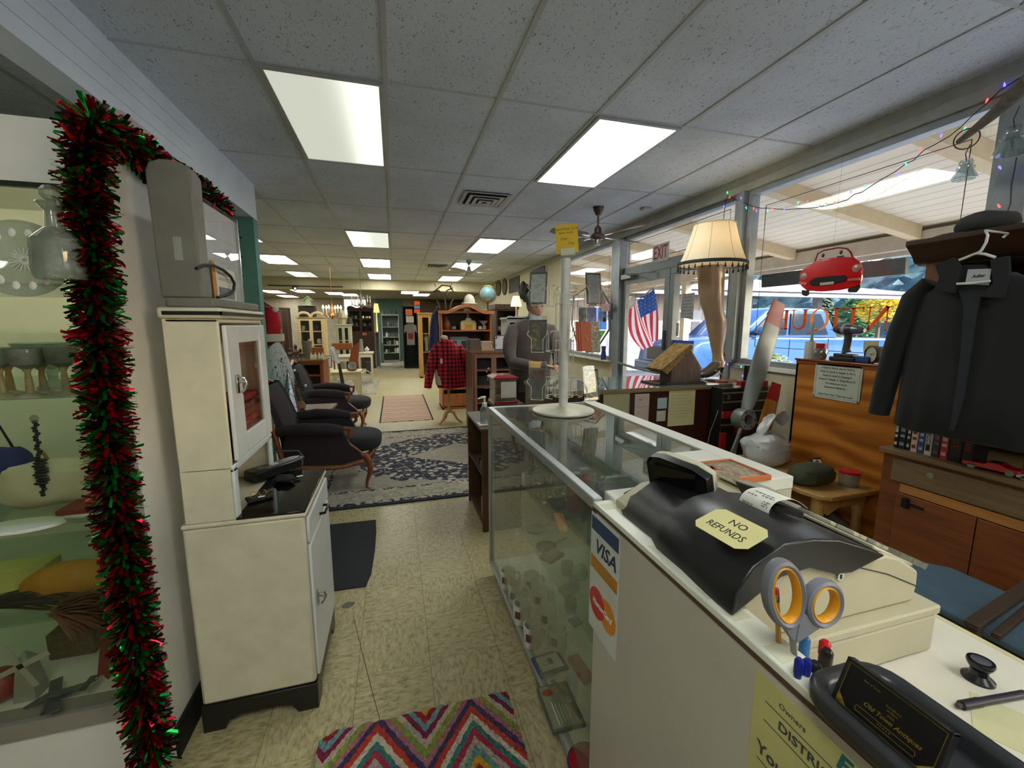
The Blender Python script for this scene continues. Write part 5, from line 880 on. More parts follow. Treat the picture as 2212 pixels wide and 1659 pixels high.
CM = {1: (cover('card_blue_figure', [(.35, (206, 206, 192)), (.55, (190, 192, 180)), (.62, (110, 134, 150)), (.7, (206, 206, 196))], 30), INK, 'card with a small blue figure in a scrollwork border, upper left of the rack'), 2: (cover('card_grey_pink', [(.35, (150, 152, 156)), (.55, (120, 122, 128)), (.62, (190, 130, 140)), (.72, (206, 206, 210))], 22), INK, 'grey card with a pink bird in glossy film, upper right of the rack'), 3: (cover('card_brown_stamps', [(.4, (78, 80, 68)), (.5, (96, 96, 80)), (.58, (150, 110, 70)), (.7, (170, 160, 130))], 25), DGREY, 'dark card with small framed pictures in the middle left pocket'), 4: (cover('card_leaf', [(.35, (214, 206, 186)), (.5, (150, 110, 80)), (.6, (206, 196, 176)), (.72, (120, 70, 50))], 26), mat((176, 160, 110), .6), 'cream card with brown leaves and wrinkled film in the middle right pocket'), 5: (cover('card_grey_red', [(.4, (90, 88, 88)), (.52, (110, 104, 100)), (.6, (120, 60, 48)), (.75, (80, 40, 34))], 14), mat((120, 116, 110), .6), 'grey and rust card in the lower left pocket'), 6: (cover('card_floral', [(.35, (188, 176, 140)), (.5, (120, 108, 84)), (.6, (206, 196, 164)), (.72, (196, 186, 60))], 30), mat((62, 62, 52), .6), 'dark edged card with flowers in the lower right pocket')}
pos = {1: (-2.05, .565), 2: (-1.0, .565), 3: (-2.05, .33), 4: (-1.0, .32), 5: (-2.1, .085), 6: (-1.05, .075)}
for k, (ang, z) in pos.items():
 pocket(ang, z, t); m_, bd_, lb = CM[k]
 c = thing('greeting_card', lb, 'greeting card', RM(ang, z).translation); M = RM(ang, z) @ Matrix.Translation((.086, 0, .08)) @ Matrix.Rotation(-.14, 4, 'Y')
 obj('card_stock', MB(M).cbox((0, 0, 0), (.004, .088, .158)), bd_, c, smooth=0); obj('picture', MB(M).cbox((.0025, 0, -.002), (.001, .074, .140)), m_, c, smooth=0); obj('film_sleeve', MB(M).cbox((.005, 0, .008), (.0015, .097, .18)), glass((250, 250, 250), haze=.06, ior=2.2, name='film_sleeve'), c, smooth=0)
 if k == 4:
  for i in range(3): M2 = RM(ang, z) @ Matrix.Translation((.096 - i * .004, -.045 - .012 * i, .085)) @ Matrix.Rotation(-.14, 4, 'Y'); o = one('envelope', MB(M2).cbox((0, 0, 0), (.003, .06, .15)), mat((186, 96, 60), .6), ('first', 'second', 'third')[i] + ' orange envelope behind the leaf card in the rack', 'envelope', smooth=0)
for ang in (.1, 1.1, 2.1, 3.1):
 for z in (.565, .33, .085): pocket(ang, z, t); 
sg = thing('price_sign', 'yellow handwritten card price sign on top of the rack', 'sign', q + Vector((0, 0, .79))); z0 = q.z + .80; M = frame((q.x + .005, q.y, q.z + .885), (cos(-.1), sin(-.1) - .35, .08), (0, .0, 1))
obj('card', MB(M).cbox((0, .012, 0), (.112, .142, .0015)), mat((224, 186, 40), .6, var=.03, name='yellow_card'), sg, smooth=0); obj('clip', MB(M).cbox((0, -.052, .003), (.075, .035, .006)), mat((206, 206, 176), .4), sg, bevel=.003)
b = MB(M); b.text('Hand Made Cards', .0155, T(.0, .06, .001), .0002, italic=.2); b.text('(blank inside)', .014, T(-.005, .042, .001), .0002, italic=.2); b.text('3 for', .020, T(-.015, .012, .001), .0002, italic=.2); b.text('Ten', .020, T(.02, -.012, .001), .0002, italic=.2); obj('handwriting', b, INK, sg, smooth=0)
WD = wood((40, 16, 10), (66, 28, 16), 'z', 1, .35, name='dark_mahogany'); CX0, CX1, CY0, CY1, CZ = 1.09, 2.66, 2.76, 3.42, 1.0
t = thing('notice_counter', 'dark wooden counter with a glass top and notes taped to its front', 'counter', (1.88, 3.1, 0))
obj('body', MB().box(CX0, CX1, CY0, CY1, .0, CZ - .035), WD, t, bevel=.003); obj('front_stile', MB().box(1.72, 1.76, CY0 - .012, CY0, 0, CZ - .04), mat((58, 34, 24), .5), t, bevel=.002); obj('top_frame', MB().box(CX0 - .01, CX1 + .01, CY0 - .015, CY1 + .01, CZ - .035, CZ - .006), wood((110, 92, 60), (140, 120, 82), 'x', 1, .4, name='worn_brass_wood'), t, bevel=.003)
obj('glass_top', MB().box(CX0 - .008, CX1 + .008, CY0 - .013, CY1 + .008, CZ - .006, CZ), mat((106, 124, 124), .03, spec=1, var=.03, name='green_glass_top', coat=1), t, smooth=0)
for px0, py0, px1, py1, col, lb in ((1304, 846, 1361, 905, (170, 166, 130), 'large blank yellowish sheet taped to the dark counter'), (1363, 852, 1402, 878, (196, 178, 172), 'upper pinkish slip with a scribbled number'), (1362, 881, 1400, 915, (196, 178, 166), 'lower pinkish slip under the scribbled one'), (1421, 860, 1440, 882, (168, 190, 200), 'small pale blue slip beside the handwritten list'), (1419, 888, 1437, 909, (190, 190, 172), 'small torn cream slip below the blue one'), (1446, 841, 1498, 917, (204, 200, 150), 'tall handwritten yellow list taped to the dark counter')):
 p0, p1 = P(px0, py0, y=CY0 - .002), P(px1, py1, y=CY0 - .002); n_ = thing('note', lb, 'note', (p0.x, CY0 - .002, p1.z)); obj('paper', MB().box(p0.x, p1.x, CY0 - .0022, CY0 - .0006, p1.z, p0.z), mat(col, .7, var=.04), n_, smooth=0)
 b = MB(); random.seed(px0); w_ = p1.x - p0.x; h_ = p0.z - p1.z
 if w_ > .12 and px0 > 1400:
  for r_ in range(9):
   x = p0.x + .012; z = p0.z - .03 - r_ * .025
   while x < p1.x - .03 - (r_ % 3) * .02: L = random.uniform(.008, .022); b.tube([(x + L * i / 5, CY0 - .0028, z + .003 * (i % 2)) for i in range(6)], .0007, 3); x += L + .006
  obj('handwriting', b, INK, n_, smooth=0)
 elif px0 == 1363: b.text('12#', .022, frame((p0.x + .08, CY0 - .0026, p0.z - .045), (1, 0, 0), (0, 0, 1)), .0002, italic=.3); obj('handwriting', b, INK, n_, smooth=0)
LY = 2.95; t = thing('leg_lamp', 'lamp shaped like a stockinged leg in a heeled shoe under a black fringed cream shade', 'lamp', (2.72, LY, CZ))
lg = P(1545, 810, y=LY)
obj('lamp_base', MB().lathe((2.73, LY, CZ), [(0, 0), (.13, 0), (.135, .008), (.12, .016), (0, .016)], 30), mat((176, 92, 52), .25, coat=.6, name='orange_glass'), t); 
sk = [((1519, 617), 34), ((1523, 650), 29), ((1526, 676), 26), ((1530, 690), 22), ((1536, 712), 26), ((1541, 732), 24), ((1544, 755), 17), ((1547, 775), 13), ((1552, 786), 14)]
sk = [((1535, 575), 22), ((1536, 600), 21.5), ((1536, 630), 21), ((1537, 655), 19.5), ((1541, 672), 17), ((1546, 690), 17.5), ((1548, 708), 16.5), ((1549, 730), 13.5), ((1549, 750), 10.5), ((1551, 768), 9.5), ((1553, 782), 12), ((1549, 792), 14)]
pxm = (P(1560, 700, y=LY) - P(1550, 700, y=LY)).length / 10
rings = []
for (cx_, cy_), r_ in sk:
 c_ = P(cx_, cy_, y=LY); rings.append([c_ + Vector((cos(a_) * r_ * pxm, sin(a_) * r_ * pxm, 0)) for a_ in [i * 2 * pi / 20 for i in range(20)]])
ST = mat((150, 124, 96), .25, var=.08, coat=.4, name='stocking'); obj('leg', MB().loft(rings), ST, t, smooth=80)
ft = [((1556, 775), 13, 12), ((1551, 786), 16, 12), ((1542, 794), 15, 12), ((1532, 801), 12, 12), ((1522, 806), 9, 12), ((1514, 808), 6, 10), ((1508, 809), 2, 5)]
rings = []
for (cx_, cy_), rz_, ry_ in ft:
 c_ = P(cx_, cy_, y=LY); rings.append([c_ + Vector((sin(a_) * rz_ * pxm * .25, cos(a_) * ry_ * pxm, sin(a_) * rz_ * pxm)) for a_ in [i * 2 * pi / 16 for i in range(16)]])
obj('shoe', MB().loft(rings), mat((74, 62, 52), .3, name='pump_leather'), t, smooth=80)
h1, h2 = P(1560, 792, y=LY), P(1556, 814, y=LY); h2.z = CZ + .016; obj('heel', MB().tube([h1, h1.lerp(h2, .4), h2], [.02, .009, .007], 12), mat((46, 38, 34), .3), t)
shp = [(1511, 486, 1582, 486), (1505, 510, 1586, 510), (1498, 535, 1591, 535), (1490, 555, 1595, 555), (1482, 572, 1600, 574)]
cxs = P(1541, 530, y=LY).x; prof = []
for x0_, y0_, x1_, y1_ in shp: a_, b_ = P(x0_, y0_, y=LY), P(x1_, y1_, y=LY); prof.append(((b_.x - a_.x) / 2, (a_.z + b_.z) / 2))
def shademat():
 t_ = NT('silk_shade'); d = t_.n('ShaderNodeBsdfDiffuse'); d.inputs[0].default_value = lin((244, 236, 214)); tr_ = t_.n('ShaderNodeBsdfTranslucent'); tr_.inputs[0].default_value = lin((232, 214, 176)); m_ = t_.n('ShaderNodeMixShader'); m_.inputs[0].default_value = .5; t_.l(d.outputs[0], m_.inputs[1]); t_.l(tr_.outputs[0], m_.inputs[2]); t_.l(m_.outputs[0], t_.out.inputs[0]); return t_.m
SHM = shademat(); n_ = 32; sh = MB(); rr_ = [[Vector((cxs + r_ * cos(a_) * (1 - .012 * (k % 4 != 0)), LY + r_ * sin(a_) * .92, z)) for k, a_ in enumerate([i * 2 * pi / n_ for i in range(n_)])] for r_, z in prof]; sh.loft(rr_, caps=False)
so_ = obj('lamp_shade', sh, SHM, t, smooth=30, rn=False)
rb = MB()
for k in range(0, n_, 4): rb.tube([r_[k] for r_ in rr_], .0014, 4)
obj('shade_seam', rb, mat((90, 76, 56), .6), so_); r0, z0 = prof[-1]; rt, zt = prof[0]
obj('trim_band', MB().torus((cxs, LY, zt), rt, .004, n=32), mat((214, 200, 170), .6), so_); bb = MB(); bb.lathe((cxs, LY, z0), [(r0 + .003, .022), (r0 + .007, .01), (r0 + .006, -.004), (r0 - .002, -.004), (r0 - .002, .02)], 32, sy=.92); obj('black_braid', bb, BLACKM, so_, label='black braid')
def tassels(c, r, n, z, par, s=1.):
 b = MB()
 for k in range(n):
  a_ = 2 * pi * k / n; p_ = Vector((c.x + r * cos(a_), c.y + r * sin(a_) * .92, z)); b.tube([p_, p_ - Vector((0, 0, .012 * s))], .0012, 4); b.lathe(p_ - Vector((0, 0, .038 * s)), [(0, 0), (.0075 * s, 0), (.0065 * s, .012 * s), (.003 * s, .02 * s), (.0052 * s, .026 * s), (0, .03 * s)], 7)
 return obj('tassel_fringe', b, BLACKM, par, label='black tassel fringe')
tassels(Vector((cxs, LY, 0)), r0, 30, z0 - .002, so_, 1.15)
lb_ = P(1536, 601, y=LY); gb_ = MB().lathe((lb_.x, LY, lb_.z), [(.074, .014), (.080, 0), (.076, -.016), (.07, -.016), (.07, .014)], 24); go = obj('garter_band', gb_, BLACKM, t, label='black garter band'); tassels(Vector((lb_.x, LY, 0)), .077, 13, lb_.z - .012, go)
blb = P(1545, 528, y=LY); obj('bulb', MB().ball(blb, .03), mat((255, 226, 180), .5, emit=22, name='warm_bulb'), t); obj('cord', MB().tube([P(*a_, y=LY + .03) for a_ in ((1553, 590), (1555, 640), (1551, 668), (1556, 690), (1558, 720), (1553, 745), (1556, 760), (1562, 772), (1571, 780))], .004, 6), mat((50, 48, 44), .5), t)
BY = 2.86; hb_ = [P(*a_, y=BY) for a_ in ((1449, 826), (1513, 826), (1514, 797), (1488, 754), (1452, 790))]; t = thing('birdhouse', 'weathered brown wooden birdhouse with a rusty shingle roof on the notice counter', 'birdhouse', (hb_[0].x, BY, CZ)); BW = wood((74, 58, 50), (104, 84, 72), 'z', 1.5, .8, name='weathered_wood')
pts_ = [(hb_[0].x, CZ + .012), (hb_[1].x, CZ + .012), (hb_[2].x, hb_[2].z), (hb_[3].x, hb_[3].z), (hb_[0].x - .0, hb_[4].z)]
obj('house', MB().prism(pts_, BY, BY + .15, 'y'), BW, t, bevel=.002); hl = P(1481, 768, y=BY); obj('entry_hole', MB().lathe((hl.x, BY - .001, hl.z), [(0, 0), (.0095, 0), (.0115, .002)], 20, 'y'), mat((12, 10, 10), .9), t); obj('entry_ring', MB().torus((hl.x, BY - .001, hl.z), .0115, .0012, (0, 1, 0)), mat((150, 130, 110), .6), t)
rp = [P(*a_, y=BY) for a_ in ((1422, 797), (1430, 796), (1475, 750), (1489, 745), (1489, 752), (1480, 756), (1436, 806), (1426, 800))]; rfm = mat((134, 104, 52), .85, var=.3, vs=30, bump=.5, bs=40, name='rusty_shingles')
obj('roof', MB().prism([(p.x, p.z) for p in (P(1424, 798, y=BY), P(1487, 744, y=BY), P(1491, 751, y=BY), P(1437, 808, y=BY))], BY - .03, BY + .19, 'y'), rfm, t, bevel=.002); obj('roof', MB().prism([(p.x, p.z) for p in (P(1487, 746, y=BY), P(1492, 750, y=BY), P(1519, 797, y=BY), P(1514, 799, y=BY))], BY + .01, BY + .19, 'y'), rfm, t, bevel=.002)
bp = [P(1413, 826, y=BY), P(1521, 822, y=BY)]; obj('base_board', MB().box(bp[0].x, bp[1].x, BY - .03, BY + .19, CZ, CZ + .012), mat((56, 44, 36), .8), t, bevel=.002)
q = P(1430, 820, y=2.84); b = MB(); b.box(q.x - .025, q.x + .02, 2.80, 2.828, CZ + .012, CZ + .03); b.cyl((q.x - .01, 2.815, CZ + .03), (q.x - .01, 2.815, CZ + .05), .008); one('jar_cluster', b, mat((40, 40, 42), .15, .5), 'small dark shiny lock beside the birdhouse on its board', 'lock', bevel=.003)
q = P(1562, 823, y=2.80); b = MB().tube([P(*a_, y=2.78) for a_ in ((1545, 800), (1556, 806), (1566, 815), (1574, 822), (1574, 834))], .0028, 6); one('lamp_flex', b, mat((206, 180, 100), .6), 'yellow cord draping over the right end of the notice counter', 'cord')
one('white_cable', MB().tube([P(*a_, y=2.66) for a_ in ((1560, 858), (1553, 882), (1545, 905), (1535, 930), (1528, 960))], .0025, 6), mat((150, 136, 110), .6), 'pale cable hanging down in front of the dark counter end', 'cable')
def man():
 t = thing('person', 'man in a grey knit cap and brown jacket looking down at the counter', 'person', (1.28, 3.95, 0))
 JK = mat((78, 66, 62), .85, var=.12, vs=14, bump=.3, bs=60, sheen=.3, name='brown_jacket'); SK = mat((196, 150, 130), .5, var=.05, name='skin'); TR = mat((44, 42, 44), .9)
 cx, cy = 1.305, 3.95
 def ring(c, rx, ry, rot=0, n=20, tilt=0): return [Vector(c) + Vector((cos(a_) * rx * cos(rot) - sin(a_) * ry * sin(rot), cos(a_) * rx * sin(rot) + sin(a_) * ry * cos(rot), tilt * cos(a_))) for a_ in [i * 2 * pi / n for i in range(n)]]
 for s_ in (-1, 1): obj('trouser_leg', MB().loft([ring((cx + s_ * .09, cy, z), r_, r_) for z, r_ in ((.06, .07), (.45, .075), (.80, .095), (.95, .11))]), TR, t, smooth=80); obj('shoe', soft((cx + s_ * .1, cy - .06, .045), .05, .13, .045, 1, .05), BLACK, t)
 b = MB(); b.loft([ring((cx, cy + dy, z), rx, ry, -.25) for z, rx, ry, dy in ((.82, .20, .14, 0), (.95, .215, .15, 0), (1.10, .205, .145, 0), (1.25, .215, .145, -.01), (1.38, .22, .14, -.02), (1.46, .20, .125, -.03), (1.51, .14, .10, -.04), (1.535, .075, .075, -.05))]); obj('jacket', b, JK, t, smooth=80)
 col = MB(); col.loft([ring((cx + .015, cy - .055, z), r_, r_ * .95, -.25) for z, r_ in ((1.50, .095), (1.555, .085), (1.56, .078), (1.50, .082))], caps=False); obj('collar', col, JK, t, smooth=80); obj('scarf', MB().loft([ring((cx + .02, cy - .075, z), r_, r_) for z, r_ in ((1.49, .08), (1.53, .078), (1.575, .066), (1.6, .055))]), mat((176, 182, 184), .8, bump=.5, bs=40), t, smooth=80)
 obj('shirt_front', MB().loft([ring((cx + .07, cy - .125, z), .035, .02, -.35) for z in (1.1, 1.3, 1.48)]), mat((30, 32, 44), .8), t, smooth=80)
 for nm, pts, r_ in (('left', [(cx - .10, cy - .02, 1.455), (cx - .175, cy - .02, 1.425), (cx - .215, cy - .04, 1.33), (cx - .235, cy - .07, 1.22), (cx - .215, cy - .12, 1.12), (cx - .04, cy - .27, 1.09), (cx + .06, cy - .32, 1.10)], [.05, .078, .072, .066, .062, .05, .042]), ('right', [(cx + .10, cy - .05, 1.455), (cx + .175, cy - .07, 1.425), (cx + .22, cy - .09, 1.33), (cx + .25, cy - .13, 1.22), (cx + .25, cy - .18, 1.11), (cx + .20, cy - .30, 1.09), (cx + .14, cy - .36, 1.10)], [.05, .078, .072, .066, .062, .05, .042])): obj('sleeve', MB().tube(pts, r_, 14), JK, t, smooth=80)
 hm = MB()
 for wx, wy, dx, dy in ((cx + .065, cy - .325, .05, -.03), (cx + .135, cy - .365, .0, -.05)):
  w_ = Vector((wx, wy, 1.10)); d_ = Vector((dx, dy, -.012)).normalized(); s_ = d_.cross(Vector((0, 0, 1))).normalized(); hm.tube([w_, w_ + d_ * .045, w_ + d_ * .085], [.026, .036, .034], 12, flat=.5)
  for k, L in enumerate((.055, .068, .064, .05)):
   o_ = w_ + d_ * .085 + s_ * (k - 1.5) * .017; hm.tube([o_, o_ + d_ * L * .55 + Vector((0, 0, -.006)), o_ + d_ * L * .85 + Vector((0, 0, -.024))], [.009, .008, .006], 8)
  o_ = w_ + d_ * .035 - s_ * .028; hm.tube([o_, o_ - s_ * .018 + d_ * .025, o_ - s_ * .018 + d_ * .05 + Vector((0, 0, -.008))], [.011, .0095, .007], 8)
 obj('hands', hm, SK, t, smooth=80)
 hc = Vector((cx + .025, cy - .09, 1.665)); M = Matrix.Translation(hc) @ Matrix.Rotation(.10, 4, 'Z') @ Matrix.Rotation(.32, 4, 'X') @ Matrix.Rotation(-.12, 4, 'Y')
 def hd(u, v):
  a_ = 2 * pi * u; p_ = pi * v; x = sin(p_) * sin(a_); y = -sin(p_) * cos(a_); z = cos(p_); rx, ry, rz = .076, .098, .122
  if z < 0: rx *= 1 - .28 * z * z; ry *= 1 - .12 * z * z
  q_ = Vector((x * rx, y * ry, z * rz))
  if y < -.3 and z < -.25: q_.y -= .012 * min(1, -z * 1.4)          # chin and jaw
  if y < -.5: q_.y += .008 * math.exp(-((z - .12) / .13) ** 2) * (1 if abs(x) > .12 else 0)      # eye hollows
  return q_
 hb2 = MB(M); n, m = 36, 26; vs = [hd(j / n, i / m) for i in range(m + 1) for j in range(n)]; fs = [(i * n + j, (i + 1) * n + j, (i + 1) * n + (j + 1) % n, i * n + (j + 1) % n) for i in range(m) for j in range(n)]; hb2.add(vs, fs)
 hb2.add([(-.010, -.092, .024), (.010, -.092, .024), (-.017, -.094, -.028), (.017, -.094, -.028), (0, -.124, -.022), (0, -.102, .020), (0, -.098, -.036)], [(0, 5, 4, 2), (1, 3, 4, 5), (2, 4, 6), (4, 3, 6), (0, 1, 5)])
 hb2.cyl(M.inverted() @ Vector((cx + .02, cy - .06, 1.50)), (0, .0, -.07), .052, .05, n=16)
 for s_ in (-1, 1): hb2.ball((s_ * .079, .008, -.008), .009, .018, .030, 10, 7)
 ho = obj('head', hb2, SK, t, smooth=80, sub=1)
 for s_ in (-1, 1):
  obj('eye', MB(M).ball((s_ * .030, -.087, .014), .012, .008, .005, 10, 6), mat((60, 46, 40), .4), ho); obj('eyebrow', MB(M).tube([(s_ * .014, -.098, .030), (s_ * .03, -.099, .036), (s_ * .048, -.088, .031)], [.003, .004, .0015], 6), mat((84, 60, 46), .9), ho)
 obj('lips', MB(M).tube([(-.022, -.098, -.056), (-.008, -.106, -.053), (.0, -.107, -.055), (.008, -.106, -.053), (.022, -.098, -.056)], [.002, .0045, .0045, .0045, .002], 8), mat((164, 96, 90), .5), ho)
 obj('hair', MB(M).loft([[Vector((sin(a_) * r_ * .95, -cos(a_) * r_ * 1.15 + .01, z)) for a_ in [1.45 + i * (2 * pi - 2.9) / 18 for i in range(19)]] for z, r_ in ((.055, .088), (.02, .088), (-.025, .084), (-.055, .07))], caps=False), mat((92, 66, 46), .9), ho, rn=False)
 cp = MB(M); cp.loft([[Vector((sin(a_) * r_, -cos(a_) * r_ * 1.24 + .012, z + .018 * -cos(a_) * -1)) for a_ in [i * 2 * pi / 30 for i in range(30)]] for z, r_ in ((.030, .086), (.060, .091), (.10, .086), (.135, .068), (.158, .040), (.166, .008))]); obj('knit_cap', cp, mat((104, 108, 106), .95, bump=.6, bs=90, name='grey_knit'), ho, smooth=80)
man()
HX, HY = 2.30, 1.40
HB = wood((88, 42, 16), (130, 70, 30), 'y', 1, .45, name='red_brown_wood'); HT = wood((96, 74, 48), (132, 106, 72), 'y', 1, .5, name='worn_top_wood'); DK = wood((46, 28, 18), (80, 48, 28), 'y', 1, .5, name='dark_cornice_wood')
t = thing('hutch', 'tall brown wooden hutch with a drawer, doors and open shelves by the window', 'hutch', (2.6, .9, 0))
obj('base_body', MB().box(HX + .012, 2.9, -.2, HY, 0, .86), HB, t, smooth=0); obj('countertop', MB().box(HX - .012, 2.91, -.2, HY + .012, .862, .885), HT, t, bevel=.003)
d_ = obj('drawer', MB().box(HX - .001, HX + .011, .35, HY - .045, .735, .845), HT, t, bevel=.003); q = P(2012, 1027, x=HX - .012); obj('knob', MB().lathe((q.x, q.y, q.z), [(0, -.012), (.014, -.008), (.012, 0), (.008, .01)], 8, 'x', 1, 1), CRYSTAL, d_, label='clear glass knob')
obj('rail', MB().box(HX, HX + .011, -.1, 1.312, .69, .73), wood((150, 96, 42), (182, 124, 60), 'y', 1, .5, name='honey_rail'), t, smooth=0)
for y0, y1 in ((1.035, 1.32), (.45, 1.03)): dd = obj('door', MB().box(HX - .004, HX + .011, y0, y1, .05, .685), HB, t, bevel=.002)
q = P(1948, 1085, x=HX - .006); obj('iron_latch', MB().box(HX - .012, HX - .004, q.y - .03, q.y - .0, q.z - .02, q.z + .025).cyl((HX - .014, q.y - .02, q.z - .02), (HX - .014, q.y - .02, q.z + .03), .006).box(HX - .010, HX - .004, q.y - .085, q.y - .03, q.z - .004, q.z + .008), mat((22, 20, 18), .5, .4), t, bevel=.001)
UXX = 2.42
u = MB(); u.box(UXX, 2.9, HY - .045, HY - .01, .886, 1.77); u.box(2.88, 2.9, -.2, HY - .045, .886, 1.77); u.box(UXX + .02, 2.88, -.2, HY - .045, 1.28, 1.30); u.box(UXX + .02, 2.88, -.2, HY - .045, 1.75, 1.77); obj('upper_body', u, DK, t, smooth=0)
obj('stile', MB().box(UXX - .012, UXX + .006, HY - .09, HY - .01, .886, 1.77), wood((96, 58, 30), (130, 84, 46), 'z', 1, .5, name='stile_wood'), t, bevel=.002)
co = MB(); co.loft([[(HX + .02, y, 1.865), (HX + .02, y, 1.845), (HX + .07, y, 1.80), (HX + .09, y, 1.77), (HX + .13, y, 1.755), (2.9, y, 1.755), (2.9, y, 1.868)] for y in (-.2, HY + .03)]); obj('cornice', co, DK, t, bevel=.002)
random.seed(21)
for k, y in enumerate((1.28, 1.2, 1.1, .98, .85)): one('ornament', MB().lathe((2.55, y, 1.301), [(0, 0), (.03, 0), (.035, .03), (.02, .08), (.024, .12 + .02 * (k % 3)), (0, .13 + .02 * (k % 3))], 12), mat(random.choice(((90, 84, 70), (70, 64, 58), (110, 100, 80))), .6), ('shadowed ornament on the hutch shelf, nearest the window', 'second shadowed ornament on the hutch shelf', 'third shadowed ornament on the hutch shelf', 'fourth shadowed ornament on the hutch shelf', 'shadowed ornament at the right end of the hutch shelf')[k], 'ornament', 'ornaments on the hutch shelf')
tapes = [('black_tape', .018, .155, (24, 24, 26), (220, 220, 214), 'black and white video sleeve at the window end of the row', ''), ('v', .030, .17, (18, 20, 26), (150, 160, 170), 'black video case with small pale blocks, second from the window end', ''), ('v', .018, .165, (26, 24, 24), (190, 186, 160), 'thin black video sleeve beside the cream one', ''), ('v', .026, .17, (206, 196, 170), (150, 40, 40), 'cream video sleeve with a red mark', ''), ('v', .025, .165, (50, 66, 120), (170, 180, 210), 'blue video sleeve', ''), ('v', .027, .17, (206, 200, 186), (20, 18, 18), 'white and black video sleeve reading NICE DREAMS', 'NICE DREAMS'), ('v', .028, .165, (62, 52, 56), (110, 100, 104), 'dark plum video sleeve', ''), ('v', .028, .165, (196, 50, 56), (236, 200, 196), 'bright red video sleeve', ''), ('v', .045, .17, (20, 18, 18), (150, 24, 30), 'wide black video case with red lettering', 'LUST'), ('v', .034, .165, (20, 18, 20), (160, 28, 36), 'black video case with red lettering at the toy car end', 'VIRUS')]
y = 1.385
for k, (_, w_, h_, c1, c2, lb, tx) in enumerate(tapes):
 v_ = thing('video_tape', lb + ' on the hutch', 'video tape', (HX + .045, y - w_ / 2, .8852), 0, 'video tapes in a row on the hutch'); obj('sleeve', MB().box(HX + .04, HX + .145, y - w_, y - .0015, .8855, .8855 + h_), mat(c1, .4, var=.04), v_, bevel=.001)
 M = frame((HX + .0396, y - w_ / 2, .8855 + h_ * .52), (0, 0, -1), (0, -1, 0)) if tx else None
 if tx:
  b = MB(M)
  if tx == 'NICE DREAMS': b.cbox((0, 0, -.0004), (h_ * .8, w_ * .6, .0006)); obj('spine_band', b, INK, v_, smooth=0); b = MB(M); b.text(tx, w_ * .6, T(0, 0, .0004), .0002, bold=.0003, sx=.75); obj('spine_title', b, PAPER, v_, smooth=0)
  else: b.text(tx, w_ * .62, T(-.01, 0, .0004), .0002, bold=.0005, sx=1.3); obj('spine_title', b, mat(c2, .5), v_, smooth=0)
 else:
  b = MB(); yy_ = y - w_ / 2
  for z0_, z1_ in ((.10, .2), (.34, .42), (.5, .78), (.86, .92)): b.box(HX + .0392, HX + .04, yy_ - w_ * .3, yy_ + w_ * .28, .8855 + h_ * z0_, .8855 + h_ * z1_)
  obj('spine_print', b, mat(c2, .5, var=.4, vs=90), v_, smooth=0)
 y -= w_ + .001
def toycar(name, label, c, L, m, rz=0.):
 t = thing(name, label, 'toy car', c); M = T(*c, rz); s = L
 o = [(-.5, .06), (-.5, .12), (-.46, .155), (-.1, .17), (-.04, .235), (.14, .24), (.28, .175), (.47, .17), (.5, .14), (.5, .07)]
 b = MB(M); b.loft([[(x * s * k, y, z * s * (.98 if k < 1 else 1)) for x, z in o] for y, k in ((-.17 * s, .97), (-.15 * s, 1), (.15 * s, 1), (.17 * s, .97))]); obj('body', b, m, t, bevel=.002)
 obj('interior', MB(M).cbox((.05 * s, 0, .236 * s), (.18 * s, .24 * s, .02 * s)), BLACK, t, smooth=0)
 for x in (-.32, .32):
  for y in (-.17, .15): obj('wheel', MB(M).lathe((x * s, y * s, .075 * s), [(0, 0), (.075 * s, 0), (.075 * s, .03 * s), (0, .03 * s)], 16, 'y'), mat((150, 146, 130), .3, .5), t)
 return t
q = P(2140, 1018, x=HX + .05); toycar('toy_car', 'red model convertible car on the hutch top', (HX + .04, q.y - .01, .8855), .17, mat((176, 14, 24), .15, coat=.8, name='toy_red'), -pi / 2 + .1)
q = P(2212, 1040, x=HX + .02); toycar('toy_car', 'silver model car at the right frame edge on the hutch top', (HX + .03, q.y - .04, .8855), .12, mat((196, 200, 204), .2, .4), -pi / 2)
one('green_bottle', MB().lathe((HX + .13, .965, .8855), [(0, 0), (.02, 0), (.02, .05), (.008, .09), (.009, .12), (0, .12)], 14), mat((96, 96, 72), .3), 'dull green bottle behind the red toy car', 'bottle')
q = P(2080, 490, x=2.47); HG = mat((58, 58, 56), .9, bump=.5, bs=200, name='grey_felt'); t = thing('flat_hat', 'dark grey peaked cap lying on the hutch top', 'hat', (2.47, 1.255, 1.868))
obj('crown', soft((2.49, 1.24, 1.91), .10, .10, .055, 4, .12), HG, t); obj('peak', MB().lathe((2.46, 1.32, 1.875), [(0, .014), (.06, .012), (.085, .004), (.085, 0), (0, .004)], 26, sx=.9, sy=1.0), HG, t)
q = P(2205, 470, x=2.5); t = thing('work_cap', 'black cap with a yellow emblem at the right frame edge', 'hat', (2.5, 1.02, 1.868)); obj('crown', soft((2.50, 1.0, 1.915), .09, .085, .05, 6, .08), BLACKM, t); obj('emblem', MB().lathe((2.413, 1.01, 1.915), [(0, -.003), (.032, -.002), (.034, .004)], 20, 'x'), mat((60, 74, 20), .6), t); obj('emblem_figure', MB(frame((2.409, 1.01, 1.915), (0, -1, 0), (0, 0, 1))).prism([(-.02, -.004), (-.004, .004), (0, .018), (.006, .004), (.022, .0), (.006, -.006), (0, -.016), (-.006, -.006)], 0, .001, 'z'), mat((226, 200, 40), .5), t)
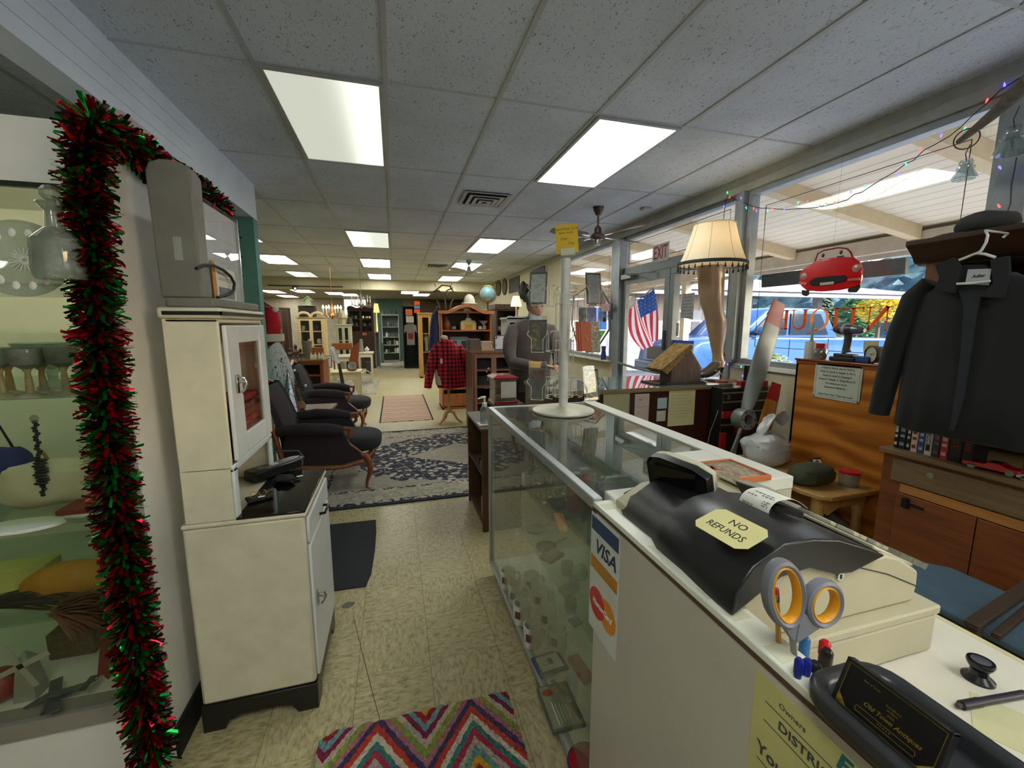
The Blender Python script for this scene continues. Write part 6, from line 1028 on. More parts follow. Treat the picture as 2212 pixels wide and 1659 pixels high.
JX = 2.215; JM = mat((13, 14, 16), .85, var=.10, vs=8, bump=.35, bs=30, sheen=.1, name='black_cloth'); JC = mat((24, 26, 29), .85, var=.08, name='collar_cloth')
t = thing('jacket', 'black work jacket hanging open on a white plastic hanger from the hutch', 'jacket', (JX, 1.08, 1.02))
def jr(z, y0, y1, th, dip=0): 
 c_ = (y0 + y1) / 2; w_ = (y1 - y0) / 2; n = 48; o = []
 for i in range(n):
  a_ = 2 * pi * i / n; sy_, sx_ = cos(a_), sin(a_); f_ = abs(sy_) ** .8 * (1 if sy_ > 0 else -1); yy_ = c_ + w_ * f_; fold = .006 * sin(yy_ * 70 + z * 3) * (1.75 - z) * 1.2
  o.append(Vector((JX + sx_ * th + fold, yy_, z - dip * abs(yy_ - 1.09) + .004 * sin(yy_ * 40))))
 return o
obj('jacket_body', MB().loft([jr(1.70, 1.0, 1.19, .025, .35), jr(1.675, .93, 1.25, .038, .3), jr(1.62, .88, 1.30, .048, .1), jr(1.52, .87, 1.31, .05), jr(1.38, .865, 1.31, .052), jr(1.2, .86, 1.315, .055), jr(1.03, .85, 1.32, .058), jr(1.02, .86, 1.31, .045)]), JM, t, smooth=80)
for s_, pts in ((1, [(JX, 1.255, 1.66), (JX, 1.30, 1.60), (JX, 1.335, 1.45), (JX, 1.36, 1.3), (JX, 1.375, 1.17), (JX, 1.385, 1.06)]), (-1, [(JX, .92, 1.66), (JX, .875, 1.60), (JX, .84, 1.45), (JX, .81, 1.3), (JX, .80, 1.17), (JX, .79, 1.06)])): obj('sleeve', MB().tube(pts, [.04, .055, .056, .053, .05, .046], 16, flat=.8), JM, t, smooth=80)
ln_ = [P(*a_, x=JX - .058) for a_ in ((2062, 606), (2082, 660), (2076, 760), (2056, 900), (2050, 930), (2062, 930), (2082, 860), (2100, 740), (2108, 680), (2120, 640), (2150, 600), (2130, 572), (2082, 572))]; obj('lining', MB().prism([(p.y, p.z) for p in ln_], JX - .060, JX - .052, 'x'), mat((30, 32, 40), .8), t, smooth=0)
for o_ in (((2020, 572), (2062, 556), (2078, 575), (2064, 634), (2018, 628), (2030, 600)), ((2140, 560), (2182, 552), (2184, 590), (2168, 645), (2118, 642), (2146, 610))): 
 pts = [P(*a_, x=JX - .066) for a_ in o_]; obj('collar', MB().prism([(p.y, p.z) for p in pts], JX - .072, JX - .060, 'x'), JC, t, bevel=.003)
c4 = [P(*a_, x=JX - .066) for a_ in ((2091, 582), (2142, 580), (2136, 616), (2085, 614))]; lb_ = obj('maker_label', MB().prism([(p.y, p.z) for p in c4], JX - .067, JX - .0655, 'x'), mat((176, 178, 180), .6), t, smooth=0)
cc = sum(c4, Vector()) / 4; obj('label_text', MB(frame((JX - .0675, cc.y, cc.z + .003), (0, -1, 0), (0, 0, 1))).text('Adler', .016, T(0, 0, 0), .0003, italic=.3, bold=.0003), INK, lb_, smooth=0)
HW = mat((222, 222, 216), .3, name='hanger_plastic'); b = MB()
hp = [P(*a_, x=JX - .075) for a_ in ((2108, 508), (2118, 499), (2129, 498), (2134, 508), (2130, 524), (2120, 541), (2110, 548))]; hp[0].x = hp[1].x = HX - .0; b.tube(hp, .0045, 8)
t2 = thing('clothes_hanger', 'white plastic clothes hanger hooked over the hutch cornice', 'hanger', hp[-1]); obj('hook', b, HW, t2); b = MB(); b.tube([P(*a_, x=JX - .07) for a_ in ((2072, 562), (2092, 554), (2110, 547), (2128, 549), (2150, 556))], .005, 8); obj('arm', b, HW, t2); obj('bar', MB().tube([P(*a_, x=JX - .073) for a_ in ((2067, 613), (2100, 612), (2139, 607))], .0045, 8), HW, t2)
PX = 2.78; p0, p1 = P(1722, 772, x=PX), P(1925, 796, x=PX); PT = 1.245
PLY = wood((150, 84, 24), (204, 130, 50), 'y', .55, .4, name='varnished_plywood', ring=2.4, coat=.3)
t = thing('plywood_desk_back', 'varnished orange plywood cabinet back standing before the window', 'cabinet', (2.84, 1.88, 0))
obj('panel', MB().box(PX, PX + .012, 1.42, p0.y, 0, PT - .03), PLY, t, smooth=0); obj('top', MB().box(PX - .012, 2.915, 1.42, p0.y + .01, PT - .014, PT), wood((120, 58, 26), (158, 84, 40), 'y', 1, .35, name='red_top_wood', coat=.4), t, bevel=.005); obj('moulding', MB().box(PX - .006, PX, 1.42, p0.y, PT - .035, PT - .014), wood((120, 58, 26), (158, 84, 40), 'y', 1, .35), t, bevel=.002); obj('side', MB().box(PX, 2.9, p0.y - .015, p0.y, 0, PT - .014), HB, t, smooth=0)
pc_ = [P(*a_, x=PX - .002) for a_ in ((1763, 786), (1866, 789), (1857, 872), (1756, 857))]; yL, yR = (pc_[0].y + pc_[3].y) / 2, (pc_[1].y + pc_[2].y) / 2; zt, zb = (pc_[0].z + pc_[1].z) / 2, (pc_[2].z + pc_[3].z) / 2
n_ = thing('notice_plaque', 'white framed joke notice screwed to the orange plywood', 'notice', (PX - .004, (yL + yR) / 2, zb)); obj('plate', MB().box(PX - .006, PX - .0005, yR, yL, zb, zt), mat((196, 202, 186), .4, name='plaque_white'), n_, bevel=.001)
M = frame((PX - .0066, (yL + yR) / 2, (zb + zt) / 2), (0, -1, 0), (0, 0, 1)); w_, h_ = yL - yR, zt - zb; b = MB(M)
for k, tx in enumerate(('I Hunt It. Find It. Buy It. Haul It.', 'Wash It. Scrub It. Repair It. Fix It.', 'Patch It. Label It. Catalog It.', 'Frame It. Display It. Drag About It.', 'Pay Insurance On It.', 'Sometimes Break It.....', '', 'Now How Can I Take Any Less?')):
 if tx: b.text(tx, .0155 * w_ / .28, T(0, h_ * (.38 - k * .108), 0), .0002, bold=.0003)
obj('lettering', b, INK, n_, smooth=0); b = MB(M); i_ = .012
for s_ in ((0, h_ / 2 - i_, w_ - 2 * i_, .0012), (0, -h_ / 2 + i_, w_ - 2 * i_, .0012), (-w_ / 2 + i_, 0, .0012, h_ - 2 * i_), (w_ / 2 - i_, 0, .0012, h_ - 2 * i_)): b.cbox((s_[0], s_[1], 0), (s_[2], s_[3], .0004))
obj('border_line', b, INK, n_, smooth=0)
for sx_, sy_ in ((-1, -1), (1, -1), (1, 1), (-1, 1)): obj('screw', MB(M).lathe((sx_ * (w_ / 2 - .008), sy_ * (h_ / 2 - .008), 0), [(0, .002), (.005, .0015), (.006, 0)], 10), DGREY, n_)
IX = 2.83
def top(px, py=770, x=IX): p = P(px, py, x=x); return Vector((x, p.y, PT))
def rad(px0, px1, x=IX): return abs(P(px0, 750, x=x).y - P(px1, 750, x=x).y) / 2
q = top(1750); r_ = rad(1739, 1761); t = thing('brush_jar', 'white jar on the plywood cabinet holding a paint brush', 'jar', q); obj('jar', MB().lathe(q, [(0, 0), (r_, 0), (r_, .12), (r_ * .9, .12), (r_ * .9, .01), (0, .01)], 20), mat((204, 204, 190), .4), t)
q2 = Vector((IX, q.y + .0, PT + .10)); e_ = P(1757, 695, x=IX); t = thing('paint_brush', 'grey handled paint brush standing in the white jar', 'brush', q2); obj('handle', MB().tube([q2 + Vector((0, 0, .0)), q2.lerp(e_, .35), q2.lerp(e_, .7), q2.lerp(e_, .95), e_], [.018, .009, .013, .012, .004], 12, flat=.5), mat((150, 154, 140), .4), t); obj('ferrule', MB().tube([q2 - Vector((0, 0, .05)), q2 + Vector((0, 0, .005))], .018, 10, flat=.4), STEEL, t)
q = top(1772, 770, 2.81); r_ = rad(1758, 1784); t = thing('sweet_jar', 'round shiny glass jar with a red lid beside the brush jar', 'jar', q); obj('jar', MB().lathe(q, [(0, 0), (r_ * .8, 0), (r_, .02), (r_, .055), (r_ * .8, .075), (0, .075)], 20), mat((170, 160, 154), .08, .6, var=.3, vs=70), t); obj('lid', MB().lathe(q + Vector((0, 0, .076)), [(0, 0), (r_ * .75, 0), (r_ * .75, .035), (0, .035)], 20), mat((176, 30, 50), .3), t)
q = top(1830); s_ = rad(1805, 1870) * 2; t = thing('cordless_drill', 'grey and black cordless drill standing on its battery', 'drill', q)
def dp(px, py): p = P(px, py, x=IX); return p
DG_ = mat((58, 60, 66), .4); obj('motor_housing', MB().tube([dp(1803, 712), dp(1812, 711), dp(1822, 712), dp(1834, 712), dp(1843, 712)], [.018, .034, .036, .034, .03], 16), DG_, t); obj('chuck', MB().tube([dp(1843, 712), dp(1852, 713), dp(1862, 714), dp(1868, 714)], [.03, .029, .022, .012], 16), mat((120, 122, 128), .3, .6), t); obj('vent_ring', MB().tube([dp(1824, 712), dp(1831, 712)], .037, 16), mat((150, 150, 154), .4), t)
obj('grip', MB().tube([dp(1833, 716), dp(1832, 735), dp(1828, 755), dp(1829, 762)], [.026, .022, .024, .03], 12, flat=.75), DG_, t); bp_ = dp(1827, 767); obj('battery', MB().box(IX - .04, IX + .04, bp_.y - .08, bp_.y + .08, PT, PT + .028), mat((26, 27, 30), .5), t, bevel=.006); obj('battery_mount', MB().box(IX - .032, IX + .032, bp_.y - .06, bp_.y + .06, PT + .028, PT + .05), DG_, t, bevel=.006)
q = top(1892, 757); c_ = dp(1889, 757); r_ = rad(1868, 1910); t = thing('alarm_clock', 'round alarm clock with a pale dial beside the jacket', 'clock', (IX, c_.y, PT)); M = frame((IX - .01, c_.y, PT + r_ + .002), (-.35, -.94, 0), (0, 0, 1))
obj('case', MB(M).lathe((0, 0, 0), [(0, -.055), (r_ * .8, -.055), (r_, -.04), (r_, .012), (r_ * .92, .016), (r_ * .9, .008), (0, .008)], 32), mat((70, 64, 56), .3, .5), t); dl = obj('dial', MB(M).lathe((0, 0, .0085), [(0, 0), (r_ * .9, 0), (r_ * .9, -.001)], 32), mat((190, 186, 170), .5), t)
b = MB(M)
for k in range(12): a_ = k * pi / 6; b.cbox((r_ * .74 * cos(a_), r_ * .74 * sin(a_), .0093), (.005, .0018, .0006), Matrix.Rotation(a_, 3, 'Z'))
b.bar((0, 0, .010), (r_ * .5, r_ * .2, .010), .0025, .0006); b.bar((0, 0, .0105), (r_ * .62, -r_ * .05, .0105), .0016, .0006); b.ball((0, 0, .010), .004, n=8, m=4); obj('hands', b, mat((80, 50, 36), .5), dl, smooth=0)
q = dp(1900, 748); one('sticky_note', MB(frame((2.85, q.y + .06, q.z - .005), (-.2, -1, .05), (0, 0, 1))).cbox((0, 0, 0), (.10, .07, .001)), mat((206, 196, 150), .6), 'cream paper note propped behind the alarm clock', 'note', smooth=0); q = top(1862); one('blue_case', MB().box(IX - .03, IX + .03, q.y - .06, q.y + .03, PT, PT + .04), mat((34, 74, 130), .5), 'small blue case between the drill and the clock', 'case', bevel=.006)
BZ = .50; bx0, bx1, by0, by1 = 2.315, 2.768, 1.67, 2.46; PW = wood((156, 116, 64), (190, 150, 92), 'y', 1, .4, name='pine_bench')
t = thing('bench', 'low pine bench between the white counter and the plywood', 'bench', (2.54, 2.1, 0)); ol = [(bx0 + .07, by0), (bx1, by0), (bx1, by1), (bx0, by1), (bx0, by0 + .12), (bx0 + .02, by0 + .04)]; obj('seat', MB().prism(ol, BZ - .028, BZ, 'z'), PW, t, bevel=.006); obj('apron', MB().prism([(bx0 + .05, BZ - .03), (bx0 + .05, BZ - .10), (bx0 + .12, BZ - .14), (bx0 + .2, BZ - .10), (bx1 - .1, BZ - .10), (bx1 - .04, BZ - .14), (bx1 - .02, BZ - .03)], by0 + .05, by0 + .07, 'y'), PW, t, smooth=0)
for x, y in ((bx0 + .07, by0 + .08), (bx1 - .05, by0 + .08), (bx0 + .07, by1 - .08), (bx1 - .05, by1 - .08)): obj('leg', MB().lathe((x, y, 0), [(0, 0), (.018, 0), (.026, .08), (.02, .12), (.032, .2), (.024, .3), (.034, .36), (.034, BZ - .03), (0, BZ - .03)], 14), PW, t)
one('shoe_box', MB().box(2.38, 2.76, 1.80, 2.1, 0, .16), mat((58, 40, 26), .8), 'dark low box under the bench carrying the shoes', 'box', bevel=.003)
sh0 = None
for k, (px, lb) in enumerate(((1805, 'left one of the pair of worn grey shoes under the bench'), (1848, 'right one of the pair of worn grey shoes under the bench'))):
 q = P(px, 1138, z=.165); 
 if sh0 is None:
  sh0 = thing('shoe', lb, 'shoe', q, 0, 'pair of grey shoes under the bench'); M = T(q.x, q.y, q.z); b = MB(M); b.loft([[(cos(a_) * rx, dy + sin(a_) * ry, z) for a_ in [i * pi / 9 for i in range(18)]] for z, rx, ry, dy in ((0, .042, .12, 0), (.02, .045, .125, 0), (.05, .042, .10, .02), (.08, .036, .055, .05), (.095, .034, .045, .055))]); obj('upper', b, mat((104, 98, 92), .8, bump=.4, bs=60), sh0, smooth=70); obj('sole', MB(M).loft([[(cos(a_) * .047, sin(a_) * .128, z) for a_ in [i * pi / 9 for i in range(18)]] for z in (-.0, .016)]), mat((150, 146, 136), .7), sh0); obj('opening', MB(M).lathe((0, .055, .0955), [(0, 0), (.026, 0), (.028, -.002)], 14, sy=1.3), BLACKM, sh0)
 else: dup(sh0, q, label=lb)
def crumple(c, rx, ry, rz, m, seed, M=None): 
 random.seed(seed); b = MB(M); n, mm = 44, 26; c = Vector(c); vs = []
 for i in range(mm + 1):
  for j in range(n):
   a_ = 2 * pi * j / n; p_ = pi * i / mm; d_ = Vector((sin(p_) * cos(a_), sin(p_) * sin(a_), cos(p_))); f_ = 1 + .16 * noise.noise(d_ * 1.6 + Vector((seed, 0, 0))) + .10 * abs(noise.noise(d_ * 4 + Vector((0, seed, 0)))) + .06 * abs(noise.noise(d_ * 9)); q_ = Vector((d_.x * rx, d_.y * ry, (abs(d_.z) ** .8) * rz * (1 if d_.z > 0 else -1))) * f_; q_.z = max(q_.z, -rz * .78); vs.append(c + q_)
 return b.add(vs, [(i * n + j, (i + 1) * n + j, (i + 1) * n + (j + 1) % n, i * n + (j + 1) % n) for i in range(mm) for j in range(n)])
PB = mat((186, 188, 186), .35, spec=.6, bump=.3, bs=40, var=.04, name='plastic_bag_film'); q = Vector((2.54, 2.27, BZ + .095)); t = thing('plastic_bag', 'crumpled white plastic shopping bag with knotted handles on the bench', 'bag', (2.6, 2.3, BZ)); obj('bag_body', crumple(q, .17, .13, .12, PB, 3), PB, t, smooth=28)
def hnd(px, py, L, sd, w_=.05): 
 random.seed(sd); a_ = P(px, py, y=2.24); return a_
for nm, pts in (('left', [(1655, 925), (1665, 905), (1678, 890), (1692, 886), (1700, 905)]), ('right', [(1730, 925), (1760, 940), (1790, 945), (1808, 940), (1800, 960)])):
 pp_ = [P(*a_, y=2.24) for a_ in pts]; b = MB().grid(lambda u, v: pp_[min(3, int(u * 4))].lerp(pp_[min(4, int(u * 4) + 1)], u * 4 - min(3, int(u * 4))) + Vector((.012 * noise.noise((u * 6, v * 5, 1)), -.02 + .10 * v, -.035 * sin(v * pi) + .014 * noise.noise((u * 9, v * 8, 3)) - .04 * v)), 16, 12, .001); obj('bag_handle', b, PB, t, smooth=28)
OG = mat((62, 68, 48), .9, bump=.4, bs=150, name='olive_canvas'); q = P(1770, 1018, z=BZ + .05); t = thing('first_aid_pouch', 'olive canvas first aid pouch with a small red cross flag patch on the bench', 'pouch', (q.x, q.y, BZ)); qq = Vector((2.47, 1.87, BZ + .058)); obj('pouch_body', soft(qq, .145, .085, .062, 4, .10, pw=.75, M=None), OG, t); obj('flap', soft(qq + Vector((0, -.004, .024)), .135, .082, .045, 8, .08, pw=.8), OG, t); q = P(1765, 998, z=BZ + .12); ptc = obj('patch', MB(frame(q + Vector((.0, .0, .003)), (1, -.25, 0), (.1, .6, .8))).cbox((0, 0, 0), (.05, .028, .002)), mat((220, 210, 196), .7), t, smooth=0)
b = MB(frame(q + Vector((.0, -.001, .005)), (1, -.25, 0), (.1, .6, .8))); b.cbox((0, 0, 0), (.022, .007, .001)); b.cbox((0, 0, 0), (.007, .020, .001)); obj('cross', b, mat((190, 50, 50), .7), ptc, smooth=0); st_ = MB().tube([qq + Vector((-.13, .02, -.02)), qq + Vector((-.18, .0, -.045)), qq + Vector((-.22, .03, -.05)), qq + Vector((-.26, -.01, -.052))], [.02, .012, .016, .008], 8, flat=.4); obj('strap', st_, OG, t)
q = Vector((2.66, 1.78, BZ)); t = thing('sweet_tub', 'clear plastic tub with a red lid at the back of the bench', 'tub', q); obj('tub', MB().lathe(q, [(0, 0), (.05, 0), (.055, .07), (.05, .08), (0, .08)], 20), CRYSTAL, t); obj('lid', MB().lathe(q + Vector((0, 0, .08)), [(0, 0), (.055, 0), (.055, .014), (0, .016)], 20), mat((190, 30, 34), .3), t)
q = Vector((2.62, 1.96, BZ)); one('card_holder', MB().box(q.x - .04, q.x + .04, q.y, q.y + .012, BZ, BZ + .12).box(q.x - .045, q.x + .045, q.y - .012, q.y + .03, BZ, BZ + .01), mat((60, 56, 56), .2), 'small dark clear-fronted card holder behind the olive pouch', 'holder', bevel=.002)
def prop(name, label, tip, hub, m, tipm, w, hubr, full=True, cat='propeller'):
 t = thing(name, label, cat, hub); d_ = (tip - hub); L = d_.length; M = frame(hub, Vector((1, -.1, 0)).cross(d_.normalized()).cross(d_) * 1.0 if 0 else (1, .0, -d_.x / d_.z), d_)
 def sec(k):
  w_ = w * (.42 + .62 * sin(min(1, k * 1.15) * pi * .62)) if k < .93 else w * .86; th = .028 * (1 - k * .75); tw = .9 * (1 - k) * (1 - k)
  if k < .12: w_ = hubr * 1.0 * (1 - k) + w_ * k
  return [Vector((cos(a_) * w_ * .5 * cos(tw) - sin(a_) * th * .5 * sin(tw), k * L, cos(a_) * w_ * .5 * sin(tw) + sin(a_) * th * .5 * cos(tw))) for a_ in [i * pi / 10 for i in range(20)]]
 ks = [.08, .14, .2, .3, .42, .55, .68, .80]; b = MB(M); b.loft([sec(k) for k in ks]); obj('blade', b, m, t, smooth=70); b = MB(M); b.loft([sec(k) for k in (.80, .88, .96, 1.0)]); obj('blade_tip', b, tipm, t, smooth=70)
 if full:
  b = MB(M); b.loft([[Vector((-v.x, -v.y, v.z)) for v in sec(k)] for k in ks[:6]]); obj('blade', b, m, t, smooth=70)
  b = MB(M); b.lathe((0, 0, 0), [(hubr * .52, -.045), (hubr, -.045), (hubr * 1.04, -.03), (hubr * 1.04, .03), (hubr, .045), (hubr * .52, .045), (hubr * .48, .02), (hubr * .48, -.045)], 32); ho = obj('hub', b, m, t)
  for k in range(6): a_ = k * pi / 3 + .3; obj('bolt_hole', MB(M).lathe((hubr * .78 * cos(a_), hubr * .78 * sin(a_), .0455), [(0, .0006), (.0065, .0006), (.0065, 0)], 10), mat((20, 20, 20), .8), ho)
  obj('hub_bore', MB(M).lathe((0, 0, -.0), [(0, .0), (hubr * .47, .0)], 20), mat((70, 26, 14), .7), ho)
 return t
prop('propeller', 'grey metal aeroplane propeller with a red tip leaning beside the tool chest', P(1684, 652, y=2.50), P(1606, 905, y=2.42), mat((128, 132, 128), .45, .5, name='grey_propeller_paint'), mat((150, 40, 40), .4), .15, .075)
prop('propeller', 'varnished orange wooden propeller blade with a red tip behind the plastic bag', P(1678, 828, y=2.50), P(1628, 1010, y=2.46), wood((170, 96, 20), (214, 140, 44), 'z', 1, .3, name='varnished_blade', coat=.5), mat((190, 24, 32), .3), .12, .07, False)
cx0, cx1 = P(1563, 840, y=2.62).x, 2.9; t = thing('tool_chest', 'black tool chest with silver drawer edges under the window', 'tool chest', (2.7, 2.68, 0)); obj('case', MB().box(cx0, cx1, 2.62, 2.748, .0, .985), mat((22, 22, 24), .4), t, bevel=.003)
for z in (.955, .885, .80, .70): obj('drawer_edge', MB().box(cx0 - .004, cx1, 2.606, 2.62, z - .012, z), STEEL, t, bevel=.002)
obj('latch', MB().box(cx0 + .035, cx0 + .055, 2.604, 2.62, .90, .935), STEEL, t, bevel=.002)
for px0, py0, px1, py1 in ((1563, 890, 1590, 902), (1590, 922, 1612, 935), (1558, 936, 1567, 970)): a_, b_ = P(px0, py0, y=2.60), P(px1, py1, y=2.60); obj('red_bracket', MB().box(a_.x, b_.x, 2.598, 2.62, b_.z, a_.z), mat((150, 20, 28), .5), t, smooth=0)
t = thing('flat_screen', 'black flat screen monitor before the window sill', 'monitor', (2.82, 2.67, .985)); a_, b_ = P(1612, 788, y=2.70), P(1725, 836, y=2.70); obj('screen', MB().box(a_.x, 2.91, 2.69, 2.72, b_.z, a_.z - .005), mat((12, 12, 14), .3), t, bevel=.003); obj('foot', MB().box(2.78, 2.88, 2.66, 2.74, .986, .996), BLACK, t, smooth=0); obj('stem', MB().box(2.82, 2.85, 2.70, 2.715, .996, b_.z + .01), BLACK, t, smooth=0)
a_ = P(1600, 828, y=2.655); one('red_box', MB().box(a_.x - .02, a_.x + .07, 2.63, 2.68, .986, 1.035), mat((140, 20, 34), .6), 'small dark red box on the tool chest beside the screen', 'box', bevel=.003); one('red_folder', MB().box(2.78, 2.9, 2.625, 2.655, .986, 1.03), mat((130, 18, 26), .6), 'red folder on the tool chest right of the propeller', 'folder', bevel=.003)
q = P(1590, 838, y=2.64); one('paper_heap', MB().cbox((q.x + .03, 2.645, .992), (.09, .03, .012), Matrix.Rotation(.2, 3, 'Z')), PAPER, 'white paper lying on the tool chest edge', 'paper', smooth=0)
t = thing('blue_chair', 'wooden armchair with a grey-blue seat standing behind the register counter', 'chair', (2.0, .85, 0)); BS = mat((70, 92, 108), .9, bump=.4, bs=150, name='blue_seat_cloth'); sx0, sx1, sy0, sy1 = 1.85, 2.20, .62, 1.10
obj('seat', MB().prism([(sx0, sy0), (sx1, sy0), (sx1, sy1 - .06), (sx1 - .06, sy1), (sx0 + .03, sy1), (sx0, sy1 - .03)], .445, .48, 'z'), BS, t, bevel=.012); obj('seat_frame', MB().box(sx0 + .01, sx1 - .01, sy0 + .01, sy1 - .02, .40, .444), mat((50, 34, 24), .5), t, bevel=.004)
for x, y in ((sx0 + .03, sy0 + .03), (sx1 - .03, sy0 + .03), (sx0 + .03, sy1 - .05), (sx1 - .03, sy1 - .05)): obj('leg', MB().bar((x, y, 0), (x, y, .40), .035, .035), mat((50, 34, 24), .5), t, bevel=.003)
b = MB(); b.bar(P(2098, 1352, z=.60), P(2230, 1262, z=.62), .035, .02); obj('arm_rail', b, mat((66, 52, 42), .5), t, bevel=.003); b = MB(); b.bar(P(2150, 1375, z=.585), P(2240, 1300, z=.60), .02, .02); obj('back_rail', b, mat((66, 52, 42), .5), t, bevel=.003); b = MB(); p_ = P(2105, 1350, z=.59); b.bar((p_.x, p_.y, .0), (p_.x, p_.y, .60), .03, .03); obj('arm_post', b, mat((66, 52, 42), .5), t, bevel=.003)
def thin(c, nm, f=.5):
 t_ = NT(nm); d = t_.n('ShaderNodeBsdfDiffuse'); d.inputs[0].default_value = lin(c); r_ = t_.n('ShaderNodeBsdfTranslucent'); r_.inputs[0].default_value = lin(c); m_ = t_.n('ShaderNodeMixShader'); m_.inputs[0].default_value = f; t_.l(d.outputs[0], m_.inputs[1]); t_.l(r_.outputs[0], m_.inputs[2]); t_.l(m_.outputs[0], t_.out.inputs[0]); return t_.m
LT = thin((226, 130, 66), 'orange_vinyl'); GXX = X + .0335
def glyph(ch, M, H):
 b = MB(M); tk, tn = .15, .055
 def st_(x0, y0, x1, y1, w_): b.bar((x0 * H, y0 * H, 0), (x1 * H, y1 * H, 0), w_ * H, .0008, (0, 0, 1))
 def sf(x, y, w_=.3): st_(x - w_ / 2, y + (.022 if y < .5 else -.022), x + w_ / 2, y + (.022 if y < .5 else -.022), .044)
 if ch == 'A': st_(.1, 0, .42, 1, tn); st_(.40, 1, .74, 0, tk); st_(.2, .33, .62, .33, .045); sf(.1, 0, .26); sf(.74, 0, .32); w = .9
 elif ch == 'N': st_(.13, 0, .13, 1, tn); st_(.13, 1, .75, 0, tk); st_(.75, 0, .75, 1, tn); sf(.13, 0, .28); sf(.1, 1, .22); sf(.75, 1, .28); w = .95
 elif ch == 'T': st_(.42, 0, .42, 1, tk); st_(.02, .97, .82, .97, .055); sf(.42, 0, .34); st_(.04, 1, .04, .8, .05); st_(.8, 1, .8, .8, .05); w = .9
 elif ch == 'I': st_(.2, 0, .2, 1, tk); sf(.2, 0, .36); sf(.2, 1, .36); w = .46
 elif ch in 'Q':
  n = 32; o = [(.46 + .43 * cos(2 * pi * i / n), .5 + .52 * sin(2 * pi * i / n)) for i in range(n)]; q_ = [(.46 + .29 * cos(2 * pi * i / n), .5 + .475 * sin(2 * pi * i / n)) for i in range(n)]
  b.add([(x * H, y * H, 0) for x, y in o + q_], [(i, (i + 1) % n, n + (i + 1) % n, n + i) for i in range(n)]); st_(.5, .02, .75, -.14, .08); st_(.75, -.14, .95, -.2, .07); w = 1.0
 elif ch == 'U':
  st_(.14, 1, .14, .3, tk); st_(.72, 1, .72, .3, tn); sf(.14, 1, .32); sf(.72, 1, .26); pts = [(.14 + .29 - .29 * cos(i * pi / 10), .3 - .28 * sin(i * pi / 10)) for i in range(11)]
  for k, (a_, c_) in enumerate(zip(pts[:-1], pts[1:])): st_(a_[0], a_[1], c_[0], c_[1], tk - (tk - tn) * k / 10)
  w = .92
 elif ch == 'E': st_(.17, 0, .17, 1, tk); st_(.02, .022, .64, .022, .05); st_(.02, .978, .62, .978, .05); st_(.17, .52, .5, .52, .045); st_(.63, 0, .63, .2, .05); st_(.61, .8, .61, 1, .05); st_(.5, .42, .5, .62, .04); w = .74
 elif ch == 'S':
  pts = [(.55, .8), (.5, .93), (.33, .98), (.15, .9), (.1, .74), (.2, .6), (.4, .48), (.54, .34), (.52, .14), (.35, .02), (.15, .05), (.08, .22)]; ww = [.05, .06, .07, .09, .12, .15, .16, .14, .11, .07, .06, .05]
  for k, (a_, c_) in enumerate(zip(pts[:-1], pts[1:])): st_(a_[0], a_[1], c_[0], c_[1], ww[k])
  w = .66
 return b, w
yy_ = 1.71; H = .150; wt = sum((.9, .95, .9, .46, 1.0, .92, .74, .66)); sc2 = (2.775 - 1.71) / (wt * H)
dec = thing('window_lettering', 'orange window lettering ANTIQUES read backwards from inside', 'lettering', (GXX, 2.25, 1.44))
for ch in 'ANTIQUES':
 M = frame((GXX + .004, yy_, 1.445 + (yy_ - 1.71) * 0), (0, 1, 0), (0, 0, 1)) @ Matrix.Diagonal((sc2, 1, 1, 1)); b, w = glyph(ch, M, H); obj('letter_' + ch.lower(), b, LT, dec, smooth=0); yy_ += w * H * sc2
a_, c_ = P(1645, 595, x=3.5), P(1957, 592, x=3.5); a2, c2 = P(1645, 620, x=3.5), P(1957, 555, x=3.5)
one('hanging_sign', MB().prism([(P(1645, 594, x=3.5).y, P(1645, 594, x=3.5).z), (P(1957, 555, x=3.5).y, P(1957, 555, x=3.5).z), (P(1955, 592, x=3.5).y, P(1955, 592, x=3.5).z), (P(1645, 621, x=3.5).y, P(1645, 621, x=3.5).z)], 3.5, 3.53, 'x'), mat((80, 92, 92), .5, var=.1), 'long dark grey sign board hanging outside the big window', 'sign', smooth=0)
CXX = 2.84
def cp(px, py, x=CXX): p = P(px, py, x=x); return (p.y, p.z)
t = thing('car_ornament', 'glossy red sports car front hanging in the big window', 'ornament', P(1797, 600, x=CXX))
body = [(1730, 606), (1729, 595), (1735, 583), (1752, 573), (1765, 563), (1790, 558), (1830, 555), (1848, 556), (1858, 565), (1864, 580), (1863, 600), (1860, 613), (1850, 620), (1815, 627), (1775, 630), (1745, 628), (1733, 618)]
obj('body', MB().loft([[(x, ya_, za_) for ya_, za_ in [cp(*p) for p in body]] for x in (CXX - .012, CXX + .006)]), mat((212, 10, 22), .15, coat=.8, name='glossy_red'), t, bevel=.004)
obj('grille', MB().prism([cp(*p) for p in ((1753, 607), (1765, 600), (1800, 596), (1828, 594), (1833, 600), (1828, 608), (1795, 616), (1760, 618), (1752, 614))], CXX - .018, CXX - .012, 'x'), mat((22, 20, 20), .4, .3), t, bevel=.002)
for px, py, r_ in ((1739, 597, 7), (1853, 579, 9)): c_ = cp(px, py); rr2 = abs(cp(px + r_, py)[0] - c_[0]); obj('headlight', MB().lathe((CXX - .012, c_[0], c_[1]), [(0, -.008), (rr2 * .7, -.006), (rr2, -.001), (rr2, .002)], 20, 'x'), mat((176, 140, 130), .2), t)
